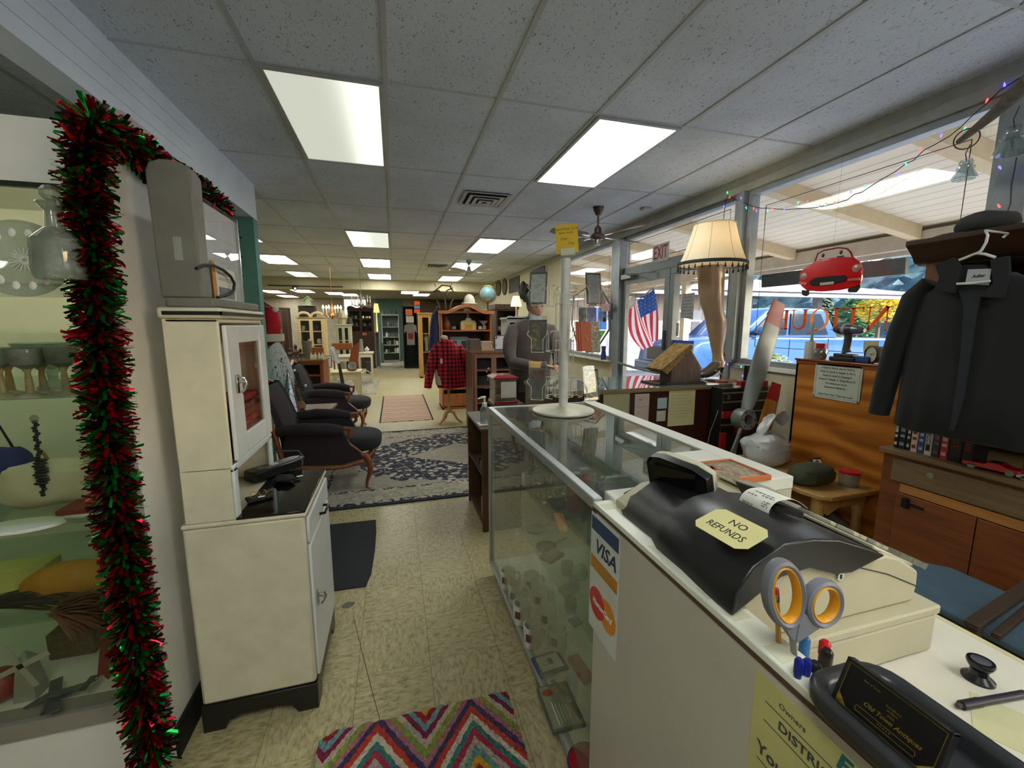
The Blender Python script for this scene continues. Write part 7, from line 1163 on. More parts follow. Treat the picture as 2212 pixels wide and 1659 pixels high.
for q_ in ([(1733, 626), (1748, 628), (1748, 636), (1742, 640), (1734, 637)], [(1832, 625), (1858, 610), (1858, 622), (1850, 632), (1834, 632)]): obj('tyre', MB().prism([cp(*p) for p in q_], CXX - .008, CXX + .004, 'x'), mat((20, 20, 24), .7), t, bevel=.002)
for q_ in ([(1730, 609), (1748, 611), (1746, 616), (1732, 615)], [(1835, 603), (1862, 600), (1860, 606), (1836, 608)]): obj('bumper', MB().prism([cp(*p) for p in q_], CXX - .02, CXX - .012, 'x'), mat((220, 120, 110), .2, .4), t, bevel=.001)
b = MB(); b.tube([(CXX, *cp(*p)) for p in ((1759, 569), (1767, 548), (1780, 541), (1812, 535), (1830, 537), (1838, 545), (1842, 556))], .0055, 6); obj('windscreen_frame', b, mat((150, 20, 34), .3), t)
for px, py in ((1778, 552), (1817, 545)): c_ = cp(px, py); obj('driver', MB().ball((CXX, c_[0], c_[1]), .004, .011, .014, 10, 7).box(CXX - .003, CXX + .003, c_[0] - .022, c_[0] + .022, c_[1] - .036, c_[1] - .022), BLACK, t, label='black silhouette figure')
b = MB().prism([cp(*p) for p in ((1776, 611), (1806, 608), (1806, 614), (1776, 617))], CXX - .021, CXX - .018, 'x'); obj('number_plate', b, mat((190, 186, 170), .3, .4), t, smooth=0); obj('hanging_line', MB().tube([(CXX, cp(1800, 537)[0], cp(1800, 537)[1]), (CXX, cp(1800, 537)[0], 2.6)], .0006, 4), GREY, t)
def quad(name, par, m, pts, x, th=.004, **k): return obj(name, MB().prism([(P(*p, x=x).y, P(*p, x=x).z) for p in pts], x - th, x, 'x'), m, par, smooth=0, **k)
EX = X - .004; t = thing('exit_sign', 'white EXIT sign with red letters on the transom above the door', 'sign', P(1430, 550, x=EX)); y0_, y1_, z0_, z1_ = 4.03, 4.33, 2.185, 2.385; obj('plate', MB().box(EX - .004, EX, y0_, y1_, z0_, z1_), mat((214, 208, 208), .5), t, smooth=0); obj('letters', MB(frame((EX - .0046, (y0_ + y1_) / 2, (z0_ + z1_) / 2), (0, -1, 0), (0, 0, 1))).text('EXIT', .20, T(0, 0, 0), .0005, bold=.004, sx=.62), mat((176, 30, 50), .5), t, smooth=0)
SX = X + .03; t = thing('paper_notice', 'grey printed paper notice taped to the side light of the door', 'notice', P(1487, 660, x=SX)); pp_ = [P(*a_, x=SX) for a_ in ((1474, 637), (1501, 632), (1497, 690), (1470, 686))]; obj('sheet', MB().prism([(p.y, p.z) for p in pp_], SX - .0015, SX, 'x'), mat((150, 148, 146), .7, var=.04), t, smooth=0); b = MB(); yc = sum(p.y for p in pp_) / 4; zc = sum(p.z for p in pp_) / 4
for k in range(8): b.box(SX - .0022, SX - .0015, yc - .09 + .02 * (k % 2), yc + .09, zc + .12 - k * .034, zc + .13 - k * .034)
obj('print', b, mat((120, 116, 116), .8), t, smooth=0)
t = thing('closed_sign', 'open and closed shop sign reading CLOSED on the side light', 'sign', P(1475, 745, x=SX)); y0_, z1_ = P(1500, 735, x=SX).y, P(1470, 735, x=SX).z; y1_ = P(1440, 735, x=SX).y; z0_ = P(1470, 757, x=SX).z; obj('board', MB().box(SX - .003, SX, y0_, y1_, z0_, z1_), mat((190, 192, 200), .5), t, smooth=0); obj('blue_band', MB().box(SX - .004, SX - .003, y0_, y1_, z1_ - .03, z1_), mat((40, 70, 170), .5), t, smooth=0); obj('hours_panel', MB().box(SX - .004, SX - .003, y1_ - .13, y1_, z0_, z1_ - .03), mat((50, 52, 60), .5, var=.4, vs=80), t, smooth=0)
obj('letters', MB(frame((SX - .0045, (y0_ + y1_) / 2 - .04, (z0_ + z1_) / 2 - .014), (0, -1, 0), (0, 0, 1))).text('CLOSED', .085, T(0, 0, 0), .0004, bold=.002, sx=.72), mat((30, 28, 36), .6), t, smooth=0); obj('red_mark', MB().lathe((SX - .0035, y0_ + .04, (z0_ + z1_) / 2 - .014), [(0, -.001), (.026, -.001), (.026, 0)], 16, 'x'), mat((190, 50, 50), .5), t)
one('door_sticker', MB().box(SX - .002, SX, 3.84, 3.885, 1.36, 1.50), mat((176, 160, 150), .6, var=.3, vs=60), 'small narrow sticker on the side light next to the door stile', 'sticker', smooth=0); one('hours_card', MB().box(X + .018, X + .0245, 4.12, 4.26, 1.02, 1.08), mat((180, 140, 140), .6, var=.3, vs=60), 'small pink card low on the glass door', 'card', smooth=0)
t = thing('flag', 'american flag on a slanted pole hanging outside the glass door', 'flag', P(1390, 760, x=3.6)); FXX = 3.6
def fl_(u, v):   # u along the fly, v from the pole edge
 a_ = P(1412, 620, x=FXX).lerp(P(1357, 668, x=FXX), v); c_ = P(1421, 735, x=FXX).lerp(P(1392, 757, x=FXX), v); p_ = a_.lerp(c_, u); p_.x += .04 * sin(v * 9 + u * 3) ; p_ += Vector((0, .16 * sin(u * pi) * max(0, v - .2), -.05 * sin(u * pi) * v)); return p_
RS, WS, BS_ = thin((196, 60, 80), 'red_bunting'), thin((226, 226, 232), 'white_bunting'), thin((44, 84, 160), 'blue_bunting')
for k in range(13):
 v0, v1 = k / 13, (k + 1) / 13; u0 = .40 if k < 7 else 0; obj('stripe', MB().grid(lambda u, v: fl_(u0 + (1 - u0) * u, v0 + (v1 - v0) * v), 14, 2), RS if k % 2 == 0 else WS, t, rn=False)
obj('canton', MB().grid(lambda u, v: fl_(.40 * u, 7 / 13 * v), 10, 10), BS_, t, rn=False); b = MB()
for i in range(5):
 for j in range(6): p_ = fl_(.04 + .075 * i, (.5 + j + .0 * (i % 2)) * 7 / 13 / 6); b.ball(p_ + Vector((-.008, 0, 0)), .003, .013, .013, 6, 4)
obj('stars', b, WS, t); obj('flag_pole', MB().tube([P(1419, 615, x=FXX), P(1340, 682, x=FXX)], .012, 8), mat((190, 180, 170), .4), t)
def sgm(c): return glass(c, haze=.25, name='stained_pane')
t = thing('stained_glass', 'octagonal stained glass panel hanging in the left window', 'stained glass', P(1280, 690, x=2.86)); oc = [(1272, 618), (1296, 622), (1316, 655), (1316, 712), (1288, 755), (1250, 752), (1235, 700), (1240, 640)]
GX2 = 2.86; b = MB().tube([P(*a_, x=GX2) for a_ in oc], .014, 6, close=True); obj('lead_frame', b, mat((120, 124, 124), .4, .4), t)
for nm, c_, q_ in (('maroon', (90, 20, 34), [(1272, 626), (1290, 626), (1290, 662), (1272, 662)]), ('amber', (226, 150, 30), [(1291, 626), (1300, 632), (1308, 650), (1308, 662), (1291, 662)]), ('royal_blue', (26, 30, 190), [(1268, 664), (1289, 664), (1289, 712), (1268, 712)]), ('sky_blue', (120, 170, 226), [(1290, 664), (1310, 664), (1310, 712), (1290, 712)]), ('green', (50, 170, 60), [(1289, 714), (1309, 714), (1292, 742), (1287, 748)]), ('dark_green', (50, 90, 60), [(1250, 664), (1267, 664), (1267, 712), (1250, 712)]), ('cream', (206, 196, 150), [(1262, 714), (1288, 714), (1286, 748), (1262, 746)])):
 obj(nm + '_pane', MB().prism([(P(*a_, x=GX2).y, P(*a_, x=GX2).z) for a_ in q_], GX2 - .002, GX2 + .002, 'x'), sgm(c_), t, smooth=0)
BX = 2.84; t = thing('shop_bell', 'small iron bracket bell hanging on the window post', 'bell', P(1308, 690, x=BX)); b = MB(); b.tube([P(*a_, x=BX) for a_ in ((1322, 655), (1322, 690))], .008, 6); b.tube([P(*a_, x=BX) for a_ in ((1322, 662), (1312, 670), (1306, 676), (1310, 684), (1320, 680))], .004, 6); b.tube([P(*a_, x=BX) for a_ in ((1306, 664), (1304, 676))], .003, 5); obj('bracket', b, mat((60, 40, 34), .6, .3), t); q = P(1304, 695, x=BX); obj('bell_body', MB().lathe(q, [(0, .07), (.012, .068), (.02, .04), (.034, .008), (.038, 0), (0, .004)], 18), mat((120, 84, 50), .4, .6), t); a_, c_ = P(1302, 658, x=BX), P(1320, 672, x=BX); obj('card', MB().box(BX - .02, BX - .018, c_.y, a_.y, c_.z, a_.z), mat((214, 176, 176), .6), t, smooth=0)
q = P(1304, 756, x=2.86); one('blue_vase', MB().lathe((2.86, q.y, .991), [(0, 0), (.035, 0), (.038, .06), (.028, .13), (.034, .19), (.03, .19), (.02, .13), (0, .01)], 18), glass((30, 60, 190), haze=.2, name='cobalt_glass'), 'cobalt blue glass vase on the left window sill', 'vase')
SB = {'green': mat((40, 220, 120), .4, emit=2.5, name='green_bulb'), 'blue': mat((70, 60, 255), .4, emit=4, name='blue_bulb'), 'red': mat((255, 60, 50), .4, emit=2.5, name='red_bulb')}
def strlights(pts, label, x, ln_, bulbs, m=None):
 t = thing('string_lights', label, 'string lights', P(*pts[0], x=x)); pp_ = [P(*p, x=x + .004 * (i % 2)) for i, p in enumerate(pts)]; obj('cable', MB().tube(pp_, .0028, 5), mat((34, 38, 44), .5), t)
 for px, py, c_ in bulbs: q_ = P(px, py, x=x - .006); d_ = Vector((0, random.uniform(-.6, .6), random.choice((-1, 1)))).normalized(); obj('bulb', MB().tube([q_ - d_ * .008, q_ + d_ * .002, q_ + d_ * .012], [.004, .004, .0008], 7), SB[c_], t, label=c_ + ' bulb')
random.seed(5); WX = 2.885
strlights([(2212, 163), (2160, 195), (2130, 225), (2100, 250), (2075, 275), (2050, 295), (2020, 312), (1995, 325), (1975, 345), (1955, 355), (1935, 370), (1900, 390), (1880, 403), (1862, 415), (1845, 420), (1830, 432), (1810, 438), (1790, 443), (1765, 448), (1745, 450), (1720, 451), (1700, 453), (1685, 452), (1665, 450), (1645, 450), (1625, 446), (1608, 438), (1590, 432), (1575, 424), (1571, 423)], 'string of small coloured lights swagged across the big window', WX, 0, ((2170, 183, 'blue'), (2132, 217, 'red'), (2084, 278, 'green'), (2033, 293, 'blue'), (1988, 323, 'red'), (1957, 354, 'green'), (1938, 378, 'blue'), (1869, 402, 'green'), (1838, 415, 'blue'), (1804, 438, 'red'), (1784, 446, 'green'), (1770, 445, 'blue'), (1745, 436, 'red'), (1724, 438, 'green'), (1694, 451, 'blue'), (1668, 451, 'red'), (1658, 456, 'green'), (1634, 455, 'blue'), (1628, 450, 'red'), (1612, 449, 'green'), (1601, 428, 'blue'), (1576, 426, 'red'), (1571, 416, 'green')))
strlights([(1571, 423), (1567, 440), (1564, 465), (1561, 490), (1561, 520)], 'short string of lights dropping down the mullion above the leg lamp', WX, 0, ((1564, 446, 'blue'),))
strlights([(1562, 600), (1560, 632), (1557, 670), (1556, 710), (1560, 750), (1565, 770), (1572, 787), (1590, 790), (1612, 793)], 'string of lights running down the mullion behind the leg lamp to the sill', WX, 0, ((1560, 632, 'blue'), (1560, 671, 'green'), (1558, 711, 'red'), (1572, 787, 'blue'), (1601, 792, 'green'), (1604, 812, 'blue')))
strlights([(2196, 340), (2193, 360), (2185, 400), (2183, 440), (2172, 470), (2170, 480)], 'string of lights hanging on the right mullion by the hats', 2.80, 0, ((2160, 362, 'blue'), (2158, 445, 'red')))
t = thing('branch', 'thick grey pole slanting across the upper right corner of the window', 'pole', P(2080, 300, x=2.75)); obj('pole', MB().tube([P(2072, 306, x=2.78), P(2110, 276, x=2.72), P(2160, 235, x=2.65), P(2235, 165, x=2.52)], [.014, .019, .026, .036], 14), wood((84, 76, 62), (120, 112, 94), 'y', 1, .7, name='grey_pole'), t); obj('wire_ring', MB().torus(P(2088, 300, x=2.76), .045, .0028, (.9, .3, .2)), mat((50, 40, 44), .5), t)
def insul(px, py, s, lb, x):
 q_ = P(px, py, x=x); t = thing('glass_insulator', lb, 'insulator', q_); obj('glass_body', MB().lathe(q_, [(0, .10 * s), (.022 * s, .098 * s), (.028 * s, .085 * s), (.026 * s, .07 * s), (.036 * s, .062 * s), (.036 * s, .054 * s), (.030 * s, .05 * s), (.046 * s, .02 * s), (.052 * s, 0), (.044 * s, 0), (.03 * s, .04 * s), (.02 * s, .08 * s)], 24), glass((226, 234, 236), haze=.08, ior=5, name='insulator_glass'), t); obj('wire', MB().tube([q_ + Vector((0, 0, .09 * s)), q_ + Vector((.004, .01, .13 * s)), q_ + Vector((0, -.005, .17 * s))], .0022, 5), mat((60, 50, 50), .5), t)
insul(2082, 388, .95, 'clear glass insulator hanging from the wire ring', 2.76); insul(2183, 332, 1.15, 'larger clear glass insulator hanging nearer the right edge', 2.70)
def fan(c, hubz, R_, n, m, mm, label, a0, w_=.12, down=.0):
 t = thing('ceiling_fan', label, 'ceiling fan', (c[0], c[1], hubz)); obj('canopy', MB().lathe((c[0], c[1], CEIL - .09), [(0, 0), (.025, 0), (.05, .05), (.06, .0885), (0, .0885)], 20), mm, t); obj('rod', MB().cyl((c[0], c[1], hubz + .05), (c[0], c[1], CEIL - .085), .011), mm, t)
 mo = obj('motor', MB().lathe((c[0], c[1], hubz - .04), [(0, 0), (.06, 0), (.085, .015), (.088, .035), (.06, .055), (.04, .07), (.035, .12), (.015, .14), (0, .14)], 24), mm, t); obj('switch_cup', MB().lathe((c[0], c[1], hubz - .10), [(0, 0), (.03, 0), (.034, .03), (.034, .06), (0, .06)], 16), STEEL if n == 4 else mm, mo)
 for k in range(n):
  a_ = a0 + k * 2 * pi / n; M = T(c[0], c[1], hubz - .01, a_); bl = MB(M @ Matrix.Rotation(.2, 4, 'X')); bl.prism([(.17, -w_ * .36), (.24, -w_ * .46), (R_ - .08, -w_ * .56), (R_ - .02, -w_ * .4), (R_, 0), (R_ - .02, w_ * .4), (R_ - .08, w_ * .56), (.24, w_ * .46), (.17, w_ * .36)], -.004, .004, 'z'); obj('blade', bl, m, t, smooth=0)
  obj('blade_arm', MB(M).box(.06, .22, -.014, .014, -.006, .002), CHROME if n == 4 else mm, t, bevel=.002)
fan((2.167, 4.238), 2.44, .63, 4, mat((96, 84, 78), .35, name='brown_blade'), mat((84, 66, 60), .3, .4, name='bronze_motor'), 'brown ceiling fan with chrome brackets near the shop windows', R(196), .13)
fan((1.463, 8.265), 2.52, .64, 5, mat((186, 184, 176), .4), mat((176, 174, 168), .4), 'white five-bladed ceiling fan further down the shop', R(12), .13)
def vent(x0, y0, w_, label):
 t = thing('ceiling_vent', label, 'vent', (x0 + w_ / 2, y0 + w_ / 2, CEIL - .02)); c = Vector((x0 + w_ / 2, y0 + w_ / 2, 0)); vm = mat((190, 192, 192), .5); obj('dark_throat', MB().box(x0 + .02, x0 + w_ - .02, y0 + .02, y0 + w_ - .02, CEIL - .004, CEIL - .001), mat((14, 13, 12), .9), t, smooth=0)
 for k, (h0, h1, s0, s1) in enumerate(((0, -.022, .5, .43), (-.012, -.034, .37, .30), (-.020, -.042, .25, .18), (-.028, -.048, .13, .06))):
  b = MB(); a_, c_ = s0 * w_, s1 * w_; b.loft([[(c.x + sx_ * r_, c.y + sy_ * r_, CEIL + z) for sx_, sy_ in ((-1, -1), (1, -1), (1, 1), (-1, 1))] for r_, z in ((a_, h1 + .012), (a_ + .004, h1 + .008), (c_, h0 - .012 - .0), (c_ - .004, h0 - .008))], caps=False); obj('louvre', b, vm, t, smooth=0, rn=False)
vent(.695, 4.06, .46, 'square louvred ceiling vent above the aisle nearest the camera'); vent(.72, 9.0, .44, 'square louvred ceiling vent left of the white fan')
one('smoke_detector', MB().box(2.63, 2.73, 4.09, 4.17, CEIL - .028, CEIL - .0005), mat((190, 190, 180), .5), 'small beige box on the ceiling by the window wall', 'detector', bevel=.006)
def rc_(px0, py0, px1, py1, y): a, b = P(px0, py0, y=y), P(px1, py1, y=y); return a.x, b.x, b.z, a.z
def blk(name, label, cat, px, y, d, m, group=None, z0=None, bevel=.003): x0, x1, za, zb = rc_(*px, y); return one(name, MB().box(x0, x1, y, y + d, za if z0 is None else z0, zb), m, label, cat, group, bevel=bevel)
def lt(name, label, cat, px, py, y, pr, m, group=None, z=None, n=16, **k):
 "turned thing standing at a pixel; profile in pixels (radius, height)"
 q = P(px, py, y=y); s = (P(px + 10, py, y=y) - q).length / 10
 if z is not None: q.z = z
 return one(name, MB().lathe(q, [(r * s, h * s) for r, h in pr], n, **k), m, label, cat, group)
def cab(name, label, cat, px, y, d, m, shelves=(), back=None, foot=None, doors=0, th=.03, top=.03, floor=True, zb=None, glassy=False):
 x0, x1, z0, z1 = rc_(*px, y); z0 = 0 if floor else (zb if zb is not None else z0); t = thing(name, label, cat, ((x0 + x1) / 2, y + d / 2, z0)); b = MB(); b.box(x0, x0 + th, y, y + d, z0, z1); b.box(x1 - th, x1, y, y + d, z0, z1); b.box(x0, x1, y, y + d, z0, z0 + .04); b.box(x0 + th, x1 - th, y + .01, y + d, z1 - th, z1); obj('carcass', b, m, t, smooth=0)
 obj('back', MB().box(x0 + th, x1 - th, y + d - .015, y + d - .002, z0 + .04, z1 - th), back or m, t, smooth=0); obj('top_board', MB().box(x0 - .02, x1 + .02, y - .02, y + d, z1, z1 + top), m, t, bevel=.004)
 for s in shelves: z = P((px[0] + px[2]) / 2, s, y=y).z; obj('shelf', MB().box(x0 + th, x1 - th, y + .005, y + d - .015, z - .022, z), m, t, smooth=0)
 if foot: z = P(px[0], foot, y=y).z; obj('lower_front', MB().box(x0 + th, x1 - th, y - .004, y + .015, z0 + .05, z), m, t, bevel=.003)
 if doors:
  z = P(px[0], foot, y=y).z if foot else z0 + .05; w = (x1 - x0 - 2 * th) / doors
  for k in range(doors):
   a = x0 + th + k * w; f = MB(); e = .035; f.box(a, a + e, y - .012, y, z, z1 - th); f.box(a + w - e, a + w, y - .012, y, z, z1 - th); f.box(a + e, a + w - e, y - .012, y, z, z + e); f.box(a + e, a + w - e, y - .012, y, z1 - th - e, z1 - th); dd = obj('door', f, m, t, smooth=0); obj('pane', MB().box(a + e, a + w - e, y - .008, y - .005, z + e, z1 - th - e), GLASS, dd, smooth=0)
 return t, x0, x1, z0, z1
OAK = wood((120, 64, 28), (160, 92, 44), 'z', 1, .4, name='oak'); HON = wood((150, 88, 44), (186, 116, 62), 'z', 1, .4, name='honey_pine'); DBR = wood((44, 24, 14), (76, 42, 22), 'z', 1, .45, name='dark_walnut'); RBR = wood((66, 24, 16), (96, 40, 24), 'z', 1, .4, name='red_mahogany'); CRM = mat((206, 196, 156), .5); PINE = wood((170, 120, 60), (204, 156, 88), 'z', 1, .5, name='pine_post'); SHW = mat((176, 184, 172), .6)
def armchair(label, cx, cy, rz):
 t = thing('armchair', label, 'armchair', (cx, cy, 0), 0, 'pair of dark bergere armchairs'); FB = mat((44, 36, 42), .9, bump=.5, bs=260, var=.12, vs=12, name='dark_ribbed_cloth'); FS = mat((28, 27, 30), .85, bump=.3, bs=260, name='black_seat_cloth'); FW = wood((104, 54, 24), (146, 84, 42), 'x', 1, .35, name='carved_frame')
 L = lambda x, y, z: (cx + x, cy + y, z)
 obj('seat_cushion', soft(L(.06, 0, .40), .37, .27, .085, 3, .03, pw=.6, n=32, m=18), FS, t, smooth=80)
 b = MB(); b.loft([[Vector(L(-.34 - .16 * k * k + .05 * sin(a), .30 * (1 - .12 * k) * cos(a) , .34 + .62 * k)) + Vector((.03 if i > 10 else -.03, 0, 0)) for i, a in enumerate([j * 2 * pi / 20 for j in range(20)])] for k in (0, .25, .5, .75, .93, 1.0)]); obj('back_cushion', b, FB, t, smooth=80)
 obj('back_rail', MB().tube([L(-.36, -.33, .30), L(-.42, -.33, .60), L(-.52, -.27, .92), L(-.545, 0, 1.0), L(-.52, .27, .92), L(-.42, .33, .60), L(-.36, .33, .30)], .022, 8), FW, t)
 for s in (-1, 1):
  b = MB(); b.prism([(cx - .40, .27), (cx + .28, .25), (cx + .26, .36), (cx + .17, .44), (cx + .12, .55), (cx - .34, .55)], cy + s * .30 - .03, cy + s * .30 + .03, 'y'); obj('side_panel', b, FB, t, smooth=0, bevel=.008)
  obj('arm_pad', MB().tube([L(-.40, s * .31, .59), L(-.2, s * .32, .60), L(0, s * .32, .585), L(.12, s * .31, .56)], [.04, .055, .055, .045], 12), FB, t)
  obj('arm_support', MB().tube([L(.10, s * .31, .585), L(.18, s * .32, .58), L(.17, s * .32, .51), L(.13, s * .31, .47), L(.20, s * .31, .40), L(.27, s * .31, .33)], [.02, .022, .017, .016, .018, .022], 8), FW, t)
  obj('front_leg', MB().tube([L(.28, s * .29, .33), L(.325, s * .30, .26), L(.33, s * .30, .18), L(.295, s * .29, .08), L(.29, s * .29, .03), L(.33, s * .30, .006)], [.03, .03, .022, .015, .015, .012], 10), FW, t); obj('rear_leg', MB().tube([L(-.36, s * .29, .34), L(-.38, s * .29, .15), L(-.45, s * .29, .008)], [.024, .02, .014], 8), FW, t)
  obj('seat_rail', MB().tube([L(-.36, s * .335, .28), L(-.1, s * .335, .25), L(.1, s * .335, .245), L(.28, s * .32, .28)], [.02, .024, .02, .028], 8), FW, t)
 obj('seat_rail', MB().tube([L(.30, -.3, .30), L(.33, 0, .27), L(.30, .3, .30)], .024, 8), FW, t); t.rotation_euler.z = rz; return t
armchair('nearer dark ribbed armchair with carved wooden frame beside the enamel cabinet', -.58, 4.10, 0); armchair('farther dark ribbed armchair behind the small side table', -.78, 6.12, 0)
t = thing('side_table', 'small dark wooden side table between the two armchairs', 'table', (-1.0, 4.86, 0)); obj('top', MB().prism([(-1.36, 4.64), (-.69, 4.62), (-.66, 5.08), (-1.36, 5.1)], .555, .585, 'z'), wood((76, 46, 32), (110, 70, 48), 'x', 1, .4, name='table_wood'), t, bevel=.004); obj('apron', MB().box(-1.32, -.72, 4.66, 5.05, .47, .555), OAK, t, bevel=.003)
for x, y in ((-.74, 4.68), (-.74, 5.03), (-1.3, 4.68), (-1.3, 5.03)): obj('leg', MB().tube([(x, y, .50), (x + .01, y, .3), (x - .01, y, .1), (x + .01, y, .005)], [.024, .018, .012, .012], 8), OAK, t)
y = 4.92; TZ2 = .586
q = P(648, 880, y=4.8); t = thing('small_christmas_tree', 'small green artificial christmas tree in a burlap wrapped pot on the side table', 'tree', (q.x, 4.8, TZ2)); obj('burlap_pot', soft((q.x, 4.8, TZ2 + .04), .06, .06, .045, 3, .2), mat((150, 110, 66), .9, bump=.6, bs=150), t); random.seed(2); b = MB()
for k in range(1500):
 u = random.random(); a = random.random() * 2 * pi; r = .115 * (1 - u) * (.3 + .7 * random.random()); o = Vector((q.x + r * cos(a), 4.8 + r * sin(a), TZ2 + .07 + .33 * u)); d = Vector((cos(a), sin(a), .3)) * .03; w = Vector((-sin(a), cos(a), 0)) * .003; b.add([o - w, o + w, o + d], [(0, 1, 2)])
obj('needles', b, mat((26, 64, 26), .8), t, smooth=0, rn=False)
for px, py in ((660, 833), (636, 800), (628, 815)): obj('bauble', MB().ball(P(px, py, y=4.7), .015), mat((230, 230, 226), .2), t)
q = P(622, 893, y=4.80); t = thing('silver_cone_tree', 'tall silver glitter cone in front of the white beard', 'cone', (q.x - .0, 4.72, TZ2)); h = P(607, 795, y=4.72).z - TZ2; obj('cone', MB().lathe((P(622, 800, y=4.72).x, 4.72, TZ2), [(0, 0), (.085, 0), (.003, h), (0, h)], 28), mat((176, 182, 196), .25, .8, var=.4, vs=60, bump=.8, bs=90, name='silver_glitter'), t)
q = P(590, 870, y=4.98); t = thing('santa_figure', 'santa claus figure with tall red hat and long white beard on the side table', 'figure', (q.x, 4.98, TZ2)); hz = [P(585, v, y=4.98).z for v in (662, 722, 736, 760, 880)]; qx = P(588, 700, y=4.98).x
obj('robe', MB().lathe((qx, 4.98, TZ2), [(0, 0), (.12, 0), (.11, .2), (.08, hz[2] - TZ2), (0, hz[2] - TZ2)], 20), mat((110, 18, 26), .9), t); obj('head', MB().ball((qx, 4.97, hz[3]), .085, .08, .09), mat((206, 156, 130), .6), t); obj('hat', MB().lathe((qx - .01, 4.98, 0), [(.105, hz[1] - .01), (.10, hz[1] + .05), (.078, hz[0] - .08), (.06, hz[0] - .01), (0, hz[0])], 20), mat((186, 10, 34), .85, bump=.2, name='red_felt_hat'), t); obj('hat_band', MB().lathe((qx - .005, 4.98, 0), [(.10, hz[2] - .01), (.112, hz[2]), (.112, hz[1]), (.10, hz[1] + .005)], 20), mat((214, 206, 186), .9), t); obj('pompom', MB().ball(P(594, 669, y=4.94), .028), mat((226, 226, 222), .9, bump=.5), t); obj('leaf', MB().ball(P(607, 716, y=4.92), .012, .01, .03), mat((140, 170, 30), .6), t)
b = MB(); random.seed(9); bx = P(601, 800, y=4.93).x
for k in range(2600):
 u = random.random(); a = random.uniform(-pi, 0.2); w_ = .052 + .075 * sin(min(1, u * 1.25) * pi * .75); z = hz[2] - u * (hz[2] - hz[4]); o = Vector((bx - .025 + .035 * min(1, u * 2) + w_ * cos(a), 4.95 + w_ * .8 * sin(a), z)); c_ = random.random() * 6; d = Vector((.012 * cos(c_), -.008, -.035)); w = Vector((.0035, .001, .001)); b.add([o - w, o + w, o + d * .6 + w + Vector((.006 * sin(c_), 0, 0)), o + d * .6 - w, o + d], [(0, 1, 2, 3), (3, 2, 4)])
obj('beard', b, mat((214, 218, 222), .8, var=.03, name='white_beard'), t, smooth=0, rn=False)
bz = .765; t, *_ = (thing('low_bookcase', 'low brown open bookcase facing the aisle behind the glass counter', 'bookcase', (.70, 3.03, 0)),); BC = wood((62, 38, 20), (92, 60, 34), 'z', 1, .5, name='brown_shelf_wood'); b = MB(); b.box(.56, .85, 2.742, 2.765, 0, bz - .02); b.box(.56, .85, 3.31, 3.333, 0, bz - .02); b.box(.835, .85, 2.765, 3.31, 0, bz - .02); obj('carcass', b, BC, t, bevel=.003); obj('top', MB().box(.55, .86, 2.73, 3.345, bz - .02, bz), BC, t, bevel=.003)
for z in (.06, .43): obj('shelf', MB().box(.565, .835, 2.765, 3.31, z - .02, z), BC, t, smooth=0)
for k, (y0, z0, c, lb) in enumerate(((2.86, .43, (90, 130, 110), 'small green box on the middle shelf of the low bookcase'), (2.98, .43, (60, 52, 46), 'dark box on the middle shelf of the low bookcase'), (2.82, .06, (206, 204, 196), 'white booklet standing on the bottom shelf of the low bookcase'), (2.87, .06, (190, 186, 176), 'second pale booklet on the bottom shelf of the low bookcase'))): one('box' if k < 2 else 'booklet', MB().box(.58, .70, y0, y0 + (.07 if k < 2 else .015), z0 + .0005, z0 + (.05 if k < 2 else .16)), mat(c, .6), lb, 'box' if k < 2 else 'booklet')
q = P(1044, 917, z=bz); one('white_tray', MB().cbox((q.x + .01, q.y, bz + .004), (.10, .09, .007)), WHITE, 'small white square tray under the pump bottle', 'tray', bevel=.003); q = Vector((q.x + .01, q.y, bz + .008)); t = thing('pump_bottle', 'clear hand sanitiser pump bottle on the low bookcase', 'bottle', q); obj('bottle_body', MB().lathe(q, [(0, 0), (.032, 0), (.034, .01), (.034, .105), (.022, .125), (.016, .13), (0, .13)], 20), glass((206, 212, 216), haze=.3, name='clear_gel'), t); obj('collar', MB().lathe(q, [(0, .128), (.018, .128), (.018, .15), (.008, .155), (.006, .185), (0, .185)], 16), WHITE, t); obj('spout', MB().tube([q + Vector((.008, 0, .192)), q + Vector((-.02, -.003, .193)), q + Vector((-.05, -.006, .182))], [.010, .008, .004], 8), WHITE, t)
by = 3.05; x0, x1, z0, z1 = rc_(1067, 812, 1117, 872, by); one('plant_stand', MB().box(x0 - .0, x1 + .06, by - .01, by + .24, z0 - .03, z0 - .001).box(x0 + .03, x1 + .0, by + .04, by + .2, 0, z0 - .03), BC, 'dark stand carrying the red lidded ballot box', 'stand', bevel=.004)
t = thing('ballot_box', 'clear box with dark red lid and base and a blank white card on its front', 'box', ((x0 + x1) / 2, by + .1, z0)); MR = mat((140, 20, 34), .25, coat=.5, name='red_lacquer'); obj('base', MB().box(x0, x1 + .005, by - .005, by + .2, z0, z0 + .022), MR, t, bevel=.003); obj('walls', MB().box(x0 + .008, x1 - .004, by, by + .19, z0 + .022, z1 - .03), glass((214, 206, 200), haze=.12, name='box_acrylic'), t, smooth=0)
b = MB(); b.loft([[(x, y, z) for x, y in ((x0 - i0, by - i0), (x1 + i0, by - i0), (x1 + i0, by + .2 + i0), (x0 - i0, by + .2 + i0))] for i0, z in ((.005, z1 - .03), (.01, z1 - .018), (-.03, z1))]); obj('lid', b, MR, t, smooth=0); obj('front_card', MB().box(x0 + .055, x1 - .008, by - .0025, by - .0005, z0 + .05, z1 - .05), mat((196, 192, 180), .7), t, smooth=0); obj('paper_slips', MB().box(x0 + .02, x1 - .02, by + .02, by + .17, z0 + .022, z0 + .05), mat((120, 60, 30), .8, var=.4, vs=60), t, smooth=0)
